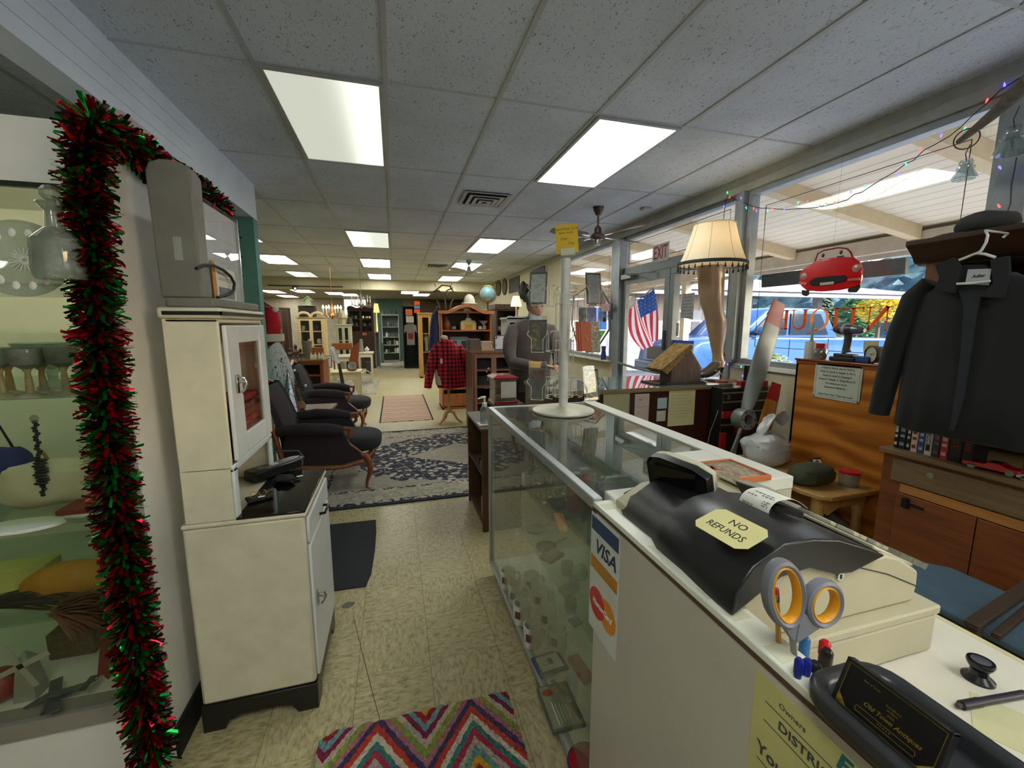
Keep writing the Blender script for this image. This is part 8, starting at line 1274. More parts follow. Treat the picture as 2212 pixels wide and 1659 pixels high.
q0, q1 = P(1142, 783, y=3.0), P(1166, 800, y=3.0); t = thing('easel_frame', 'small tan picture back with a fold-out strut on the notice counter', 'picture stand', (1.10, 2.98, 1.0)); b = MB(); b.add([P(1142, 780, y=2.98), P(1170, 781, y=2.98), P(1163, 822, y=2.90), P(1144, 832, y=2.90), P(1142, 780, y=2.99), P(1170, 781, y=2.99), P(1163, 822, y=2.91), P(1144, 832, y=2.91)], [(0, 1, 2, 3), (7, 6, 5, 4), (0, 4, 5, 1), (1, 5, 6, 2), (2, 6, 7, 3), (3, 7, 4, 0)]); obj('board', b, mat((176, 138, 84), .8), t, smooth=0); obj('strut', MB().bar(P(1157, 785, y=2.975), P(1150, 842, y=2.86), .012, .003), mat((196, 160, 104), .8), t, smooth=0)
def plaid():
 t_ = NT('red_black_plaid'); s = t_.sep(t_.mapping()); f = lambda a, k: t_.math('LESS_THAN', t_.math('FRACT', t_.math('MULTIPLY', a, k)), .45); c = t_.math('ADD', f(t_.math('ADD', s[0], t_.math('MULTIPLY', s[1], .6)), 17), f(s[2], 17)); t_.bsdf(t_.ramp(t_.math('MULTIPLY', c, .5), [(0, lin((206, 44, 60))), (.4, lin((140, 14, 30))), (.9, lin((40, 12, 20)))], 'CONSTANT'), .9); return t_.m
PL = plaid(); my = 6.2; q = P(972, 905, y=my); mx = P(962, 850, y=my).x; zz = lambda v: P(962, v, y=my).z
t = thing('dress_form', 'wooden tripod dress form standing in the aisle', 'dress form', (mx, my, 0)); WM = wood((170, 132, 88), (206, 170, 124), 'z', 1, .4, name='pale_maple'); obj('neck', MB().lathe((mx, my, 0), [(0, zz(724)), (.05, zz(726)), (.055, zz(732)), (.07, zz(745)), (.13, zz(760)), (.15, zz(800)), (.14, zz(830)), (0, zz(832))], 20, sy=.7), mat((206, 196, 170), .7), t); qb = P(975, 905, y=my).x
obj('pole', MB().lathe((mx + .05, my, 0), [(0, .16), (.024, .16), (.024, .22), (.018, .25), (.028, .30), (.02, .34), (.018, .58), (0, .58)], 14), WM, t)
for a in (-.3, 1.9, 3.7): obj('leg', MB().tube([(mx + .05, my, .20), (mx + .05 + .07 * cos(a), my + .07 * sin(a), .16), (mx + .05 + .12 * cos(a), my + .12 * sin(a), .06), (mx + .05 + .19 * cos(a), my + .19 * sin(a), .008)], [.02, .022, .018, .014], 8), WM, t)
t = thing('plaid_shirt', 'red and black plaid shirt with a white tag on the dress form', 'shirt', (mx, my, .5)); W = lambda a, b, v, y_=0: [Vector(((P(a, v, y=my).x + P(b, v, y=my).x) / 2 + (P(b, v, y=my).x - P(a, v, y=my).x) / 2 * cos(k * pi / 12), my + .13 * sin(k * pi / 12), zz(v) + .012 * sin(k))) for k in range(24)]
obj('shirt_body', MB().loft([W(953, 972, 733), W(945, 982, 741), W(938, 993, 752), W(938, 999, 780), W(940, 1006, 810), W(944, 1012, 832), W(946, 1010, 837)]), PL, t, smooth=80)
for pts in (((946, 745), (936, 770), (930, 800), (926, 822), (924, 838)), ((990, 748), (1002, 770), (1009, 800), (1013, 822), (1012, 830))): obj('sleeve', MB().tube([P(*a, y=my - .01) for a in pts], [.06, .075, .068, .06, .055], 12), PL, t, smooth=80)
obj('collar', MB().tube([P(*a, y=my - .10) for a in ((951, 730), (958, 738), (964, 746), (972, 730))], .012, 6), PL, t); obj('placket', MB().tube([P(*a, y=my - .135) for a in ((966, 745), (968, 780), (976, 832))], .006, 5), mat((50, 8, 16), .9), t); x0, x1, z0, z1 = rc_(951, 775, 956, 785, my - .15); obj('price_tag', MB().box(x0, x1, my - .15, my - .148, z0, z1), TAGW, t, smooth=0)
t, x0, x1, z0, z1 = cab('tall_wood_case', 'pinkish brown wooden case with glass front left of the man', 'display case', (1019, 763, 1112, 905), 5.35, .5, wood((100, 66, 48), (136, 94, 70), 'z', 1, .5, name='rosy_wood'), (798, 834, 868), DBR, doors=2)
for k, (a, lb) in enumerate((((1029, 778, 1062, 795), 'dark folded garment on the top shelf of the rosy case'), ((1066, 778, 1090, 795), 'grey folded garment on the top shelf of the rosy case'), ((1030, 812, 1062, 832), 'black folded garment on the middle shelf of the rosy case'), ((1066, 806, 1092, 832), 'dark bundle behind the ballot box in the rosy case'))): blk('folded_garment', lb, 'garment', a, 5.5, .25, mat((34 + 8 * k, 36 + 6 * k, 44), .9), 'folded garments in the rosy case')
t = thing('silver_buckle', 'silver ring and strap piece hanging inside the rosy case', 'buckle', P(1056, 815, y=5.44)); q = P(1056, 801, y=5.44); obj('ring', MB().torus(q, .035, .006, (0, 1, 0)), CHROME, t); obj('strap', MB().tube([P(1056, 806, y=5.44), P(1053, 822, y=5.44), P(1059, 822, y=5.44)], .008, 6, close=True), STEEL, t); blk('price_card', 'white price card on the middle shelf of the rosy case', 'card', (1046, 833, 1058, 839), 5.42, .01, TAGW)
TP = z1 + .03
for k, (px, n, c, lb) in enumerate(((1028, 9, (112, 92, 80), 'tall stack of brown bound papers'), (1053, 7, (196, 170, 140), 'stack of pinkish papers tied with string'))):
 a, b_ = P(px - 13, 760, y=5.42).x, P(px + 11, 760, y=5.42).x
 for i in range(n): random.seed(i + k * 9); o = random.uniform(-.01, .01); one('paper_bundle', MB().box(a + o, b_ + o, 5.42, 5.66, TP + .0005 + i * .0165, TP + .016 + i * .0165), mat((c[0] - i * 2, c[1] - i, c[2]), .8, var=.1, vs=60), 'flat bundle in the ' + lb + ' on the rosy case', 'papers', lb)
x0, x1, z0, z1 = rc_(1068, 724, 1091, 761, 5.45); t = thing('framed_print', 'small framed print of a feathered figure standing on the rosy case', 'picture', ((x0 + x1) / 2, 5.46, TP)); obj('frame', MB().box(x0, x1, 5.45, 5.47, TP + .001, z1), mat((60, 56, 56), .5), t, bevel=.003); obj('print', MB().box(x0 + .01, x1 - .01, 5.446, 5.45, TP + .012, z1 - .012), art('print_art', [(.4, (214, 216, 226)), (.55, (206, 206, 214)), (.6, (110, 60, 50)), (.68, (90, 96, 120))], 9), t, smooth=0)
t, ax0, ax1, z0, az = cab('armoire', 'honey coloured open armoire with an arched top behind the plaid shirt', 'armoire', (951, 672, 1063, 870), 7.2, .55, HON, (713, 764, 838), DBR, top=.001); xm = (ax0 + ax1) / 2
n = 24; ar = [(ax0 - .04 + (ax1 - ax0 + .08) * i / n, az + .01 + (.115 * .5 * (1 + cos(pi * max(-1, min(1, (i / n - .5) / .36)))))) for i in range(n + 1)]; obj('arched_cornice', MB().prism(ar + [(x, z - .055) for x, z in ar[::-1]], 7.15, 7.75, 'y'), HON, t, smooth=40); obj('drawer', MB().box(ax0 + .03, ax1 - .03, 7.185, 7.2, .06, .28), HON, t, bevel=.006)
sz = P(1007, 713, y=7.2).z; q = P(964, 711, y=7.35); one('brown_jug', MB().lathe((q.x, 7.35, sz), [(0, 0), (.055, 0), (.08, .06), (.075, .14), (.035, .19), (.03, .23), (0, .23)], 18), mat((120, 66, 36), .3), 'brown ceramic jug on the upper armoire shelf', 'jug')
x0, x1, zc, z1 = rc_(995, 692, 1029, 709, 7.32); t = thing('castle_clock', 'cream castle shaped mantel piece with a spire on the upper armoire shelf', 'ornament', ((x0 + x1) / 2, 7.4, sz)); CW = mat((214, 200, 140), .5); obj('hall', MB().box(x0, x1, 7.32, 7.45, sz, sz + .13), CW, t, bevel=.004); obj('gold_panel', MB().box(x0 + .07, x1 - .07, 7.314, 7.32, sz + .02, sz + .1), mat((206, 156, 70), .5), t, smooth=0); ww = x1 - x0; obj('gable', MB().prism([(x0, sz + .13), (x1, sz + .13), (x1 - .02, sz + .16), (x1 - ww * .3, sz + .17), (x1 - ww * .36, sz + .21), (x0 + ww * .36, sz + .21), (x0 + ww * .3, sz + .17), (x0 + .02, sz + .16)], 7.33, 7.42, 'y'), CW, t, smooth=0); obj('spire', MB().lathe(((x0 + x1) / 2, 7.38, sz + .2), [(0, 0), (.025, 0), (.018, .06), (.012, .13), (0, .15)], 10), mat((176, 166, 140), .5), t)
for a_ in (('small_dish', 'small white footed dish on the upper armoire shelf', 'dish', 1045, 693, [(0, -18), (3, -18), (2, -8), (10, 0), (9, 0), (0, -6)], (196, 196, 190)), ('shell_ornament', 'small white shell on the upper armoire shelf', 'ornament', 1037, 711, [(0, 0), (4, 0), (4, 5), (0, 7)], (214, 210, 204)), ('cup', 'small white cup by the armoire side', 'cup', 1047, 711, [(0, 0), (3, 0), (4, 7), (0, 7)], (206, 196, 176)), ('small_box', 'small black and white box by the brown jug', 'box', 979, 711, [(0, 0), (6, 0), (6, 6), (0, 6)], (120, 120, 124))): lt(a_[0], a_[1], a_[2], a_[3], a_[4], 7.32, a_[5], mat(a_[6], .4), n=14)
t = thing('toy_house', 'pale blue grey model house on the lower armoire shelf', 'model', P(990, 764, y=7.3)); x0, x1, z0, z1 = rc_(968, 729, 1014, 763, 7.3); PB_ = mat((150, 164, 168), .6); obj('walls', MB().box(x0, x1, 7.3, 7.5, z0, z1 - .03), PB_, t, bevel=.004); obj('roof', MB().prism([(x0 - .01, z1 - .03), (x1 + .01, z1 - .03), (x1 - .04, z1 + .01), (x0 + .04, z1 + .01)], 7.29, 7.52, 'y'), mat((120, 134, 140), .6), t, smooth=0)
for k in (0, 1): obj('window', MB().box(x0 + .06 + k * .17, x0 + .15 + k * .17, 7.294, 7.3, z0 + .06, z1 - .06), mat((60, 70, 78), .3), t, smooth=0)
q = P(1056, 635, y=7.4); gz = az + .02; t = thing('globe', 'blue-green terrestrial globe with a brass meridian ring on the armoire', 'globe', (q.x, 7.5, gz)); c = Vector((q.x, 7.5, q.z)); r = .145; obj('sphere', MB().ball(c, r, n=28, m=18), art('globe_map', [(.42, (108, 150, 160)), (.54, (124, 160, 160)), (.58, (176, 172, 130)), (.7, (190, 180, 140))], 7), t); obj('meridian', MB().torus(c, r + .012, .006, (.3, 1, 0), 32), BRASS, t); obj('stand', MB().lathe((c.x, c.y, gz), [(0, 0), (.08, 0), (.08, .01), (.015, .03), (.012, c.z - gz - r), (0, c.z - gz - r)], 16), DBR, t)
lt('pith_helmet', 'white domed helmet on top of the armoire arch', 'helmet', 1014, 657, 7.4, [(0, 0), (17, 0), (17, 2), (12, 3), (12, 8), (9, 16), (4, 20), (0, 21)], mat((196, 192, 176), .7), n=24)
t = thing('driftwood_piece', 'twisted dark driftwood and bone sculpture on the left of the armoire', 'sculpture', P(962, 668, y=7.5)); TWM = mat((84, 70, 52), .8)
for pts, r in (([(963, 668), (962, 650), (958, 640), (965, 628), (978, 622)], .012), ([(958, 640), (948, 628), (936, 630)], .016), ([(940, 628), (955, 616), (972, 618), (979, 630), (975, 640)], .014), ([(942, 620), (938, 612)], .006), ([(974, 620), (976, 611)], .006), ([(950, 668), (947, 655), (943, 648)], .01), ([(972, 668), (975, 652), (980, 645)], .012), ([(964, 636), (972, 630), (968, 644)], .02)): obj('limb', MB().tube([P(*a, y=7.5 + .02 * i) for i, a in enumerate(pts)], r, 7), TWM, t)
q = P(938, 700, y=7.25); t = thing('navy_coat', 'long navy blue coat hanging at the left side of the armoire', 'coat', (q.x, 7.3, 1.1)); obj('coat_body', MB().loft([[Vector((P((a + b) / 2, v, y=7.3).x + (P(b, v, y=7.3).x - P(a, v, y=7.3).x) / 2 * cos(k * pi / 10), 7.3 + .1 * sin(k * pi / 10), P(a, v, y=7.3).z)) for k in range(20)] for a, b, v in ((938, 944, 671), (932, 946, 682), (929, 948, 705), (927, 949, 735), (926, 950, 757))]), mat((26, 38, 78), .85, name='navy_wool'), t, smooth=80); obj('hook', MB().tube([P(941, 671, y=7.3), P(942, 664, y=7.3), P(947, 662, y=7.3)], .006, 5), CHROME, t)
t, x0, x1, z0, z1 = cab('dark_cupboard', 'tall dark wooden cupboard with open shelves behind the armoire', 'cupboard', (1071, 668, 1118, 905), 8.0, .5, wood((58, 42, 28), (84, 64, 42), 'z', 1, .5, name='fumed_oak'), (714, 760, 800), DBR, top=.10)
for a_ in (('sage_box', 'sage green box on the middle shelf of the dark cupboard', 'box', (1088, 716, 1101, 745), (96, 92, 56)), ('pale_box', 'small pale box on the upper shelf of the dark cupboard', 'box', (1076, 705, 1086, 713), (150, 146, 130))): blk(a_[0], a_[1], a_[2], a_[3], 8.15, .2, mat(a_[4], .6))
lt('white_shell', 'pale fan shaped shell on the upper shelf of the dark cupboard', 'shell', 1096, 714, 8.2, [(0, 0), (9, 0), (8, 6), (3, 11), (0, 12)], mat((176, 172, 156), .6))
t, x0, x1, z0, z1 = cab('white_cupboard', 'white painted cupboard with scalloped top and dark opening behind the man', 'cupboard', (1095, 690, 1150, 905), 6.6, .4, mat((200, 200, 190), .5), (760,), mat((30, 22, 20), .8), th=.05); obj('scallop', MB().prism([(x0, z1)] + [(x0 + (x1 - x0) * i / 16, z1 + .04 + .018 * abs(sin(i * pi / 4))) for i in range(17)] + [(x1, z1)], 6.58, 6.6, 'y'), mat((200, 200, 190), .5), t, smooth=0)
zt = z1 + .03; q = P(1115, 680, y=6.8); t = thing('pleated_lamp', 'small lit lamp with a pleated cream shade on the white cupboard', 'lamp', (q.x, 6.8, zt)); s = .0078; obj('stem', MB().lathe((q.x, 6.8, zt), [(0, 0), (.04, 0), (.03, .02), (.012, .04), (.012, .2), (0, .2)], 14), mat((206, 190, 170), .5), t); obj('shade', MB().lathe((q.x, 6.8, zt + .19), [(.095, 0), (.085, .06), (.055, .17), (.05, .17)], 32), mat((244, 214, 180), .8, emit=.5, name='lit_pleats'), t)
for px0, py0, px1, py1, lb in ((1071, 606, 1083, 638, 'left small oval portrait high on the right wall'), (1085, 603, 1096, 636, 'right small oval portrait high on the right wall')):
 q = P((px0 + px1) / 2, (py0 + py1) / 2, x=2.92); a = abs(P(px0, py0, x=2.92).y - P(px1, py0, x=2.92).y) / 2; h = abs(P(px0, py0, x=2.92).z - P(px0, py1, x=2.92).z) / 2; t = thing('oval_portrait', lb, 'picture', (2.92, q.y, q.z - h)); obj('frame', MB().torus((2.915, q.y, q.z), h, .02, (1, 0, 0), 28, 6), DBR, t); t.scale = (1, a / h * .8, 1); obj('print', MB().lathe((2.91, q.y, q.z), [(0, -.002), (h, -.002), (h, .004)], 24, 'x'), mat((110, 96, 70), .6, var=.3, vs=20), t)
for px0, py0, px1, py1, lb in ((1100, 604, 1122, 628, 'dark slate panel on the right wall'), (1150, 585, 1176, 650, 'tall dark framed picture partly behind the card rack')): a, b_ = P(px0, py0, x=2.92), P(px1, py1, x=2.92); one('wall_panel', MB().box(2.905, 2.928, b_.y, a.y, min(a.z, b_.z), max(a.z, b_.z)), mat((38, 40, 38), .5), lb, 'picture', bevel=.004)
q = P(1134, 630, x=2.8); one('hat_bundle', soft((2.78, q.y, q.z), .1, .22, .2, 4, .35), BLACKM, 'bundle of black hats hanging high on the right wall', 'hats')
t, ox0, ox1, z0, oz = cab('oak_display_case', 'low oak display case with a glass top behind the armchairs', 'display case', (560, 784, 704, 880), 6.95, .55, OAK, (811,), RBR, th=.05); ot = oz + .03; obj('glass_top', MB().box(ox0, ox1, 6.94, 7.5, ot + .0005, ot + .006), mat((110, 112, 84), .08, spec=1), t, smooth=0); ot += .0065
lt('mesh_vase', 'tall flared silver mesh vase on the oak display case', 'vase', 665, 775, 7.2, [(0, 0), (5, 0), (9, 20), (12, 40), (11, 40), (0, 2)], mat((130, 128, 118), .4, .5, bump=.6, bs=200), z=ot)
for k, px in enumerate((673, 682, 690, 697)): lt('glass_candle', ('left', 'second', 'third', 'right')[k] + ' small white lantern candle on the oak display case', 'candle', px, 776, 7.15, [(0, 0), (3, 0), (3.4, 5), (1.4, 11), (0, 15)], mat((214, 204, 176), .3), 'candles on the oak display case', z=ot)
lt('starfish_dish', 'pale starfish ornament inside the oak display case', 'ornament', 638, 806, 7.1, [(0, 0), (9, 0), (6, 5), (1, 14), (0, 14)], mat((196, 186, 166), .7), n=5)
for k, (px, h) in enumerate(((628, 22), (640, 30), (650, 20))): lt('carved_figure', ('left', 'tall middle', 'right')[k] + ' dark brown carved figure at the left of the oak display case', 'figure', px, 776, 7.25, [(0, 0), (6, 0), (4, 6), (7, h * .5), (3, h * .7), (4, h), (0, h + 4)], mat((84, 56, 38), .6, bump=.5), 'carved figures on the oak display case', z=ot, n=9)
gy = 7.95
def G(pts): return [(p.x, p.z) for p in (P(*a, y=gy) for a in pts)]
t = thing('guitar', 'white twelve string acoustic guitar standing on the floor', 'guitar', P(757, 882, y=gy)); GW = mat((226, 230, 234), .2, coat=.5, name='white_lacquer'); gb = [(724, 822), (729, 819), (735, 821), (741, 828), (747, 827), (752, 824), (758, 823), (761, 827), (763, 836), (769, 847), (777, 862), (779, 872), (775, 880), (764, 884), (748, 884), (734, 880), (728, 870), (727, 858), (727, 845), (722, 835)]; b = MB(); b.prism(G(gb), gy, gy + .09, 'y'); obj('body', b, GW, t, smooth=50, bevel=.004)
q = P(744, 837, y=gy); s = .0088; obj('sound_hole', MB().lathe((q.x, gy - .001, q.z), [(0, 0), (.042, 0), (.048, .001)], 24, 'y'), mat((60, 36, 26), .6), t); obj('rosette', MB().torus((q.x, gy - .001, q.z), .058, .004, (0, 1, 0)), mat((60, 56, 54), .5), t); obj('bridge', MB().prism(G(((739, 861), (748, 856), (760, 854), (761, 858), (750, 862), (742, 864))), gy - .006, gy, 'y'), mat((60, 58, 56), .5), t, smooth=0); obj('neck', MB().prism(G(((729, 785), (735, 785), (745, 832), (737, 832))), gy - .012, gy + .02, 'y'), mat((62, 60, 62), .5), t, smooth=0); obj('headstock', MB().prism(G(((712, 752), (716, 748), (722, 750), (727, 757), (735, 784), (728, 787), (719, 774))), gy - .01, gy + .02, 'y'), GW, t, smooth=0)
for k in range(12): u = (k % 6) / 6; p = P(715 + 9 * u + (8 if k > 5 else 0), 756 + 22 * u - (3 if k > 5 else 0), y=gy); obj('tuning_peg', MB().ball((p.x, gy - .014, p.z), .009, n=6, m=4), CHROME, t)
t = thing('music_stand', 'black music stand holding white sheets left of the guitar', 'music stand', P(703, 860, y=7.7)); x0, x1, z0, z1 = rc_(690, 769, 717, 793, 7.7); obj('desk', MB().box(x0, x1, 7.72, 7.73, z0 - .01, z1), BLACK, t, smooth=0); obj('sheets', MB().box(x0 + .02, x1 - .01, 7.712, 7.719, z0, z1 - .01), mat((224, 224, 226), .6), t, smooth=0); xm = (x0 + x1) / 2; obj('pole', MB().cyl((xm, 7.74, .1), (xm, 7.74, z0), .010), BLACK, t)
for a in (0, 2.1, 4.2): obj('foot', MB().tube([(xm, 7.74, .14), (xm + .22 * cos(a), 7.74 + .22 * sin(a), .008)], .008, 6), BLACK, t)
def table(name, label, px0, px1, py, y, d, m, py_ap=None, legs=True, leg=.05, h=None, cat='table'):
 a, b_ = P(px0, py, y=y), P(px1, py, y=y); z = h or a.z; t = thing(name, label, cat, ((a.x + b_.x) / 2, y + d / 2, 0)); obj('top', MB().box(a.x, b_.x, y, y + d, z - .03, z), m, t, bevel=.006); obj('apron', MB().box(a.x + .05, b_.x - .05, y + .03, y + d - .03, z - .12, z - .03), m, t, smooth=0)
 for x in (a.x + .05, b_.x - .05):
  for yy in (y + .05, y + d - .05): obj('leg', MB().bar((x, yy, .0), (x, yy, z - .03), leg, leg), m, t, bevel=.004)
 return t, a.x, b_.x, z
t, x0, x1, dz2 = table('cream_desk', 'distressed cream desk behind the white guitar', 712, 779, 804, 8.35, .5, CRM); obj('drawer_block', MB().box(x1 - .3, x1 - .06, 8.37, 8.8, .12, dz2 - .12), CRM, t, bevel=.004)
q = P(761, 802, y=8.45); t = thing('crystal_plate', 'round cut crystal plate on a small dark stand on the cream desk', 'plate', (q.x, 8.45, dz2)); obj('dish', MB().lathe((q.x, 8.45, dz2 + .10), [(0, -.004), (.05, -.006), (.075, -.01), (.078, 0), (0, .004)], 24, 'y'), mat((206, 216, 206), .1, .6, var=.4, vs=90), t); obj('stand', MB().box(q.x - .05, q.x + .05, 8.43, 8.5, dz2, dz2 + .02), DBR, t)
t = thing('wood_harp', 'orange wooden tapering carved board standing on the cream desk', 'carving', P(760, 802, y=8.6)); obj('board', MB().prism([(p.x, max(p.z, dz2 + .001)) for p in (P(*a, y=8.6) for a in ((750, 803), (757, 765), (762, 748), (770, 743), (777, 738), (775, 765), (771, 803)))], 8.6, 8.64, 'y'), OAK, t, smooth=0, bevel=.003)
for px0, py0, px1, py1, y, lb in ((667, 750, 702, 800, 9.0, 'reddish wooden dining chair behind the oak display case'), (716, 741, 764, 800, 9.6, 'orange wooden dining chair behind the guitar head')):
 x0, x1, z0, z1 = rc_(px0, py0, px1, py1, y); t = thing('dining_chair', lb, 'chair', ((x0 + x1) / 2, y - .2, 0)); obj('back_rest', MB().box(x0, x1, y, y + .03, z1 - .15, z1), OAK, t, bevel=.01); obj('seat', MB().box(x0, x1, y - .4, y, .43, .46), OAK, t, bevel=.006)
 for x in (x0 + .03, x1 - .03):
  obj('leg', MB().bar((x, y - .37, 0), (x, y - .37, .43), .035, .035), OAK, t); obj('back_post', MB().bar((x, y + .015, 0), (x, y + .015, z1 - .1), .035, .03), OAK, t)
t, x0, x1, z = table('white_table', 'white table laid with a cloth behind the guitar', 724, 766, 770, 10.2, .8, mat((206, 200, 176), .6))
t, wx0, wx1, wz = table('demilune_table', 'white painted side table with curved legs beside the aisle', 770, 806, 762, 11.0, .5, mat((214, 208, 184), .5), leg=.035); obj('stretcher', MB().tube([(wx0 + .05, 11.05, .25), ((wx0 + wx1) / 2, 11.25, .32), (wx1 - .05, 11.05, .25)], .02, 6), mat((214, 208, 184), .5), t)
lt('grey_lantern', 'tall grey lighthouse lantern on the white side table', 'lantern', 781, 762, 11.2, [(0, 0), (6, 0), (4, 16), (3.4, 20), (4.6, 21), (3, 25), (4, 28), (0, 30)], mat((140, 138, 128), .6), z=wz, n=8); lt('white_lantern', 'small white house lantern on the white side table', 'lantern', 793, 762, 11.1, [(0, 0), (4, 0), (4, 5), (6, 6), (0, 14)], mat((216, 214, 206), .6), z=wz, n=4)
t, x0, x1, z0, z1 = cab('arched_cabinet', 'cream display cabinet with a double arched top', 'cabinet', (641, 686, 707, 800), 9.9, .4, mat((206, 184, 132), .5), (715, 744), mat((120, 112, 76), .6), doors=2, top=.01); w = (x1 - x0) / 2
for k in (0, 1): obj('arch', MB().torus((x0 + w * (k + .5), 9.92, z1), w * .48, .028, (0, 1, 0), 20, 6, 0, pi) if 0 else MB().tube([(x0 + w * (k + .5) + w * .48 * cos(a), 9.92, z1 + w * .40 * sin(a)) for a in [i * pi / 14 for i in range(15)]], .028, 6), mat((206, 184, 132), .5), t)
for px, py, c, lb in ((655, 714, (160, 176, 180), 'blue-white platter in the arched cabinet'), (686, 714, (50, 44, 90), 'purple grape ornament in the arched cabinet'), (670, 743, (190, 180, 160), 'pale bowl low in the arched cabinet'), (690, 743, (200, 196, 180), 'white pitcher low in the arched cabinet')): lt('ornament', lb, 'ornament', px, py, 10.05, [(0, 0), (4, 0), (6, 5), (4, 11), (0, 12)], mat(c, .4), z=P(px, py, y=9.9).z + .001)
q = P(667, 662, y=10.1); t = thing('green_birdhouse', 'pale green wooden birdhouse on top of the arched cabinet', 'birdhouse', (q.x, 10.1, z1 + .26)); one('crate', MB().box(q.x - .2, q.x + .12, 10.02, 10.28, z1 + .012, z1 + .259), mat((26, 24, 22), .7), 'black crate under the green birdhouse', 'crate', bevel=.004); g = mat((150, 170, 130), .7); zb = z1 + .26; obj('house', MB().prism([(q.x - .06, zb), (q.x + .05, zb), (q.x + .05, zb + .13), (q.x - .005, zb + .18), (q.x - .06, zb + .13)], 10.05, 10.17, 'y'), g, t, smooth=0); obj('roof', MB().prism([(q.x - .09, zb + .11), (q.x - .005, zb + .19), (q.x + .08, zb + .11), (q.x + .08, zb + .13), (q.x - .005, zb + .21), (q.x - .09, zb + .13)], 10.03, 10.19, 'y'), g, t, smooth=0); obj('porch', MB().box(q.x - .1, q.x + .1, 9.99, 10.2, zb, zb + .012), CRM, t)
def chandelier(px, py, y, R_, lit, label, drop):
 q = P(px, py, y=y); t = thing('chandelier', label, 'chandelier', q); m = mat((190, 140, 90), .3, .7) if lit else mat((130, 126, 110), .3, .5); top = CEIL - .001 if y < 12.4 else 2.56; obj('body', MB().lathe((q.x, y, q.z), [(0, -.12), (.02, -.1), (.05, -.03), (.02, .03), (.03, .1), (.01, .2), (0, .2)], 12), m, t); obj('chain', MB().cyl((q.x, y, q.z + .2), (q.x, y, top), .006, n=5), m, t)
 for k in range(6):
  a = k * pi / 3 + .3; e = Vector((q.x + R_ * cos(a), y + R_ * sin(a), q.z + .02)); ar = obj('arm', MB().tube([(q.x, y, q.z), (q.x + R_ * .5 * cos(a), y + R_ * .5 * sin(a), q.z - .07), (q.x + R_ * .9 * cos(a), y + R_ * .9 * sin(a), q.z - .04), e], .008, 5), m, t); obj('candle', MB().cyl(e, e + Vector((0, 0, .08)), .012, n=8), mat((220, 210, 190), .5), ar); obj('flame_bulb', MB().lathe(e + Vector((0, 0, .08)), [(0, 0), (.02, .02), (.014, .05), (0, .08)], 10), mat((255, 222, 170), .4, emit=12, name='candle_bulb') if lit else CRYSTAL, ar)
  obj('crystal_drop', MB().ball(e - Vector((0, 0, .06)), .012, .012, .03, 6, 4), CRYSTAL, t)
chandelier(718, 678, 9.3, .17, True, 'lit brass candle chandelier hanging over the tables', .5); chandelier(780, 655, 10.0, .2, False, 'unlit glass chandelier hanging left of the aisle', .3)
t, x0, x1, z0, z1 = cab('small_white_hutch', 'small off-white hutch with arched glass windows', 'hutch', (725, 703, 762, 800), 11.6, .4, mat((196, 192, 164), .6), (735,), mat((96, 92, 76), .7), doors=2); lt('birdcage_house', 'cream bird cage house on the small white hutch', 'bird cage', 741, 700, 11.75, [(0, 0), (10, 0), (9, 14), (12, 15), (4, 28), (0, 34)], mat((190, 180, 140), .6), z=z1 + .03, n=8); lt('dark_helmet', 'dark round ornament at the right of the small white hutch', 'ornament', 756, 700, 11.7, [(0, 0), (7, 0), (6, 6), (4, 14), (0, 16)], mat((50, 46, 48), .5), z=z1 + .03)
t, x0, x1, z0, z1 = cab('brown_hutch', 'big brown glazed hutch with a wavy top by the far end of the aisle', 'hutch', (750, 668, 811, 785), 15.0, .5, DBR, (688, 704), mat((34, 24, 18), .8), foot=718, doors=2); obj('crest', MB().prism([(x0, z1 + .03)] + [(x0 + (x1 - x0) * i / 16, z1 + .08 + .035 * sin(i * pi / 4)) for i in range(17)] + [(x1, z1 + .03)], 14.98, 15.02, 'y'), DBR, t, smooth=0); a = rc_(783, 719, 792, 724, 14.98); obj('orange_tag', MB().box(a[0], a[1], 14.97, 14.98, a[2], a[3]), mat((226, 110, 60), .6), t, label='orange price tag', smooth=0)
for k, (px, py) in enumerate(((760, 687), (768, 687), (785, 687), (797, 687), (762, 703), (770, 703), (788, 703), (800, 703))): lt('glassware', ('first', 'second', 'third', 'fourth')[k % 4] + (' upper' if k < 4 else ' lower') + ' shelf piece of glassware in the brown hutch', 'glassware', px, py, 15.2, [(0, 0), (3, 0), (3, 6), (0, 7)], mat((150, 146, 136), .3), z=P(px, (688, 704)[k > 3], y=15.0).z)
wn = rc_(740, 644, 793, 668, 18.4); w = MB(); w.box(wn[0], wn[1], 18.42, 18.5, wn[2] - .3, wn[3]); wo = struct('window_6', w, mat((176, 182, 190), .5), smooth=0); obj('pane', MB().box(wn[0] + .05, wn[1] - .05, 18.41, 18.42, wn[2] - .25, wn[3] - .05), mat((226, 206, 220), .5, emit=1.0, var=.2, vs=8, name='daylit_window'), wo, smooth=0)
lt('yellow_lamp', 'small lit yellow shaded lamp beside the brown hutch', 'lamp', 815, 716, 15.6, [(0, 0), (2, 0), (1, 30), (1, 42), (7, 42), (4, 62), (0, 62)], mat((226, 206, 130), .7, emit=.5, name='lit_yellow_shade'), z=P(815, 716, y=15.6).z)
t, x0, x1, z0, z1 = cab('lamp_stand', 'plain pale cupboard under the yellow lamp', 'cupboard', (809, 718, 822, 785), 15.4, .4, SHW, th=.02, top=.01)
t, x0, x1, z0, z1 = cab('white_shelf_unit', 'whitewashed shelf unit full of small goods against the teal wall', 'shelf unit', (823, 680, 865, 785), 17.6, .5, SHW, (706, 728, 745, 762), mat((120, 134, 124), .7)); random.seed(31)
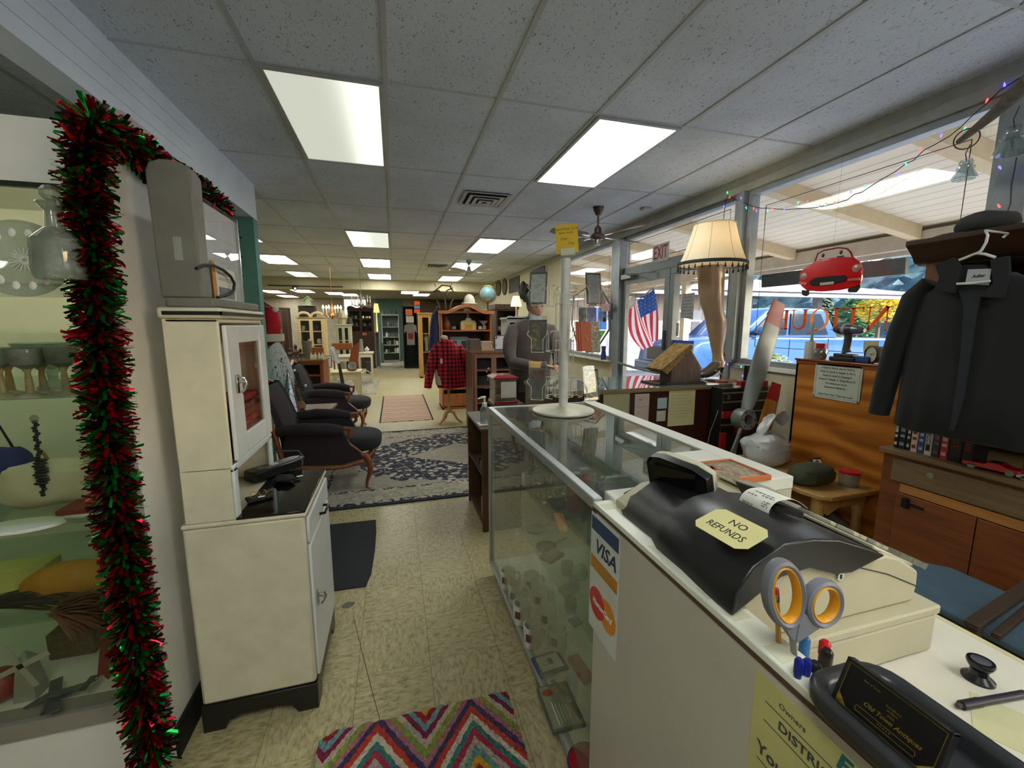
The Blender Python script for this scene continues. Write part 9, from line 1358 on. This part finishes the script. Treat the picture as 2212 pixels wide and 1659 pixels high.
for k in range(22):
 r = k % 5; px = 827 + (k * 17) % 35; py = (680, 706, 728, 745, 762)[r]; c = random.choice(((130, 120, 100), (90, 96, 84), (176, 170, 150), (70, 60, 50), (120, 70, 56), (206, 204, 190))); h = random.uniform(6, 13); lt('shelf_goods', 'small item on the %s shelf of the whitewashed unit' % ('top', 'second', 'third', 'fourth', 'lowest')[r], 'ornament', px, py, 17.7, [(0, 0), (2.5, 0), (3, h * .5), (1.5, h), (0, h)], mat(c, .5), 'goods on the %s whitewashed shelf' % ('top', 'second', 'third', 'fourth', 'lowest')[r], z=P(px, py, y=17.6).z + .002, n=8)
t, x0, x1, z0, z1 = cab('clothes_booth', 'black clothes booth at the right side of the aisle end', 'booth', (869, 662, 905, 785), 14.6, .7, mat((20, 18, 18), .9), (), BLACKM)
x0, x1, z0, z1 = rc_(872, 698, 902, 745, 14.5); t = thing('grey_tshirt', 'grey t-shirt with a red print hanging on the black booth', 't-shirt', ((x0 + x1) / 2, 14.52, z0)); w = x1 - x0; obj('shirt_body', MB().prism([(x0 + w * .2, z0), (x1 - w * .2, z0), (x1 - w * .2, z1 - .25), (x1, z1 - .34), (x1 - w * .06, z1 - .08), (x1 - w * .35, z1), (x0 + w * .35, z1), (x0 + w * .06, z1 - .08), (x0, z1 - .34), (x0 + w * .2, z1 - .25)], 14.5, 14.55, 'y'), mat((140, 136, 128), .9), t, smooth=0); obj('print', MB().box(x0 + w * .3, x1 - w * .3, 14.495, 14.5, z0 + .2, z0 + .4), mat((130, 30, 40), .7), t, smooth=0)
for k, (a, c, lb) in enumerate((((877, 683, 894, 697), (196, 196, 184), 'white card above the grey t-shirt'), ((876, 668, 891, 682), (206, 104, 50), 'orange and brown toy bundle above the white card'), ((895, 650, 907, 659), (226, 90, 40), 'bright orange box top in the stack by the aisle'), ((895, 660, 907, 667), (110, 120, 160), 'blue box in the stack by the aisle'), ((895, 668, 907, 676), (206, 84, 44), 'lowest orange box in the stack by the aisle'))): blk('box' if k > 1 else 'display_card', lb, 'box' if k > 1 else 'card', a, 14.3 if k < 2 else 12.9, .15, mat(c, .7, var=.2, vs=20))
t, x0, x1, z0, z1 = cab('pine_case', 'tall pine framed glass case right of the aisle', 'display case', (904, 678, 936, 812), 12.3 - .5, .5, PINE, (720, 760), mat((96, 84, 56), .7), th=.06, doors=1); lt('white_figure', 'pale draped figure in the pine case', 'figure', 922, 758, 12.0, [(0, 0), (5, 0), (4, 16), (7, 28), (3, 36), (0, 40)], mat((176, 176, 150), .7))
t, x0, x1, z0, z1 = cab('mahogany_cabinet', 'large dark red wooden cabinet at the left behind the santa', 'cabinet', (540, 672, 603, 800), 8.6, .5, RBR, (720, 760), mat((24, 14, 12), .8), th=.10, foot=775); obj('pediment', MB().prism([(x0, z1 + .03), (x1, z1 + .03), (x1, z1 + .07), (x0, z1 + .36)], 8.56, 8.62, 'y'), RBR, t, smooth=0)
one('brown_drapes', MB().box(P(604, 700, y=9.6).x, P(622, 700, y=9.6).x, 9.6, 9.9, 0, P(604, 664, y=9.6).z), wood((56, 38, 26), (80, 56, 38), 'z', 1, .7, name='dull_wood'), 'plain dull brown wardrobe beside the red cabinet', 'wardrobe', bevel=.01)
one('track_rail', MB().box(P(577, 617, y=12.35).x, P(740, 619, y=12.35).x, 12.40, 12.428, 2.50, 2.525), mat((46, 34, 28), .5), 'thin dark track rail fixed across the cream beam', 'rail'); q = P(638, 626, y=12.35); t = thing('spot_lamp', 'small black spot lamp below the track rail', 'spot lamp', (q.x, 12.36, 2.4)); obj('head', MB().cyl((q.x - .04, 12.36, 2.46), (q.x + .01, 12.3, 2.43), .045, .06), BLACK, t); obj('lens', MB().ball((q.x + .01, 12.29, 2.43), .025), mat((255, 244, 220), .4, emit=3, name='spot_lens'), t)
for a, y, c, lb in (((812, 740, 830, 785), 16.9, (70, 90, 84), 'grey green chair shape at the far aisle'), ((790, 782, 800, 797), 13.3, (50, 56, 76), 'small blue-grey bin by the white side table')): blk('bin', lb, 'bin', a, y, .3, mat(c, .7), z0=0)
p_ = rc_(902, 640, 1000, 785, 17.9); one('panelled_partition', MB().box(p_[0], 2.9, 17.9, 18.0, 0, 2.4), wood((70, 54, 34), (100, 78, 50), 'z', .5, .6, name='dim_panel'), 'dim brown panelled partition across the back right of the shop', 'partition')
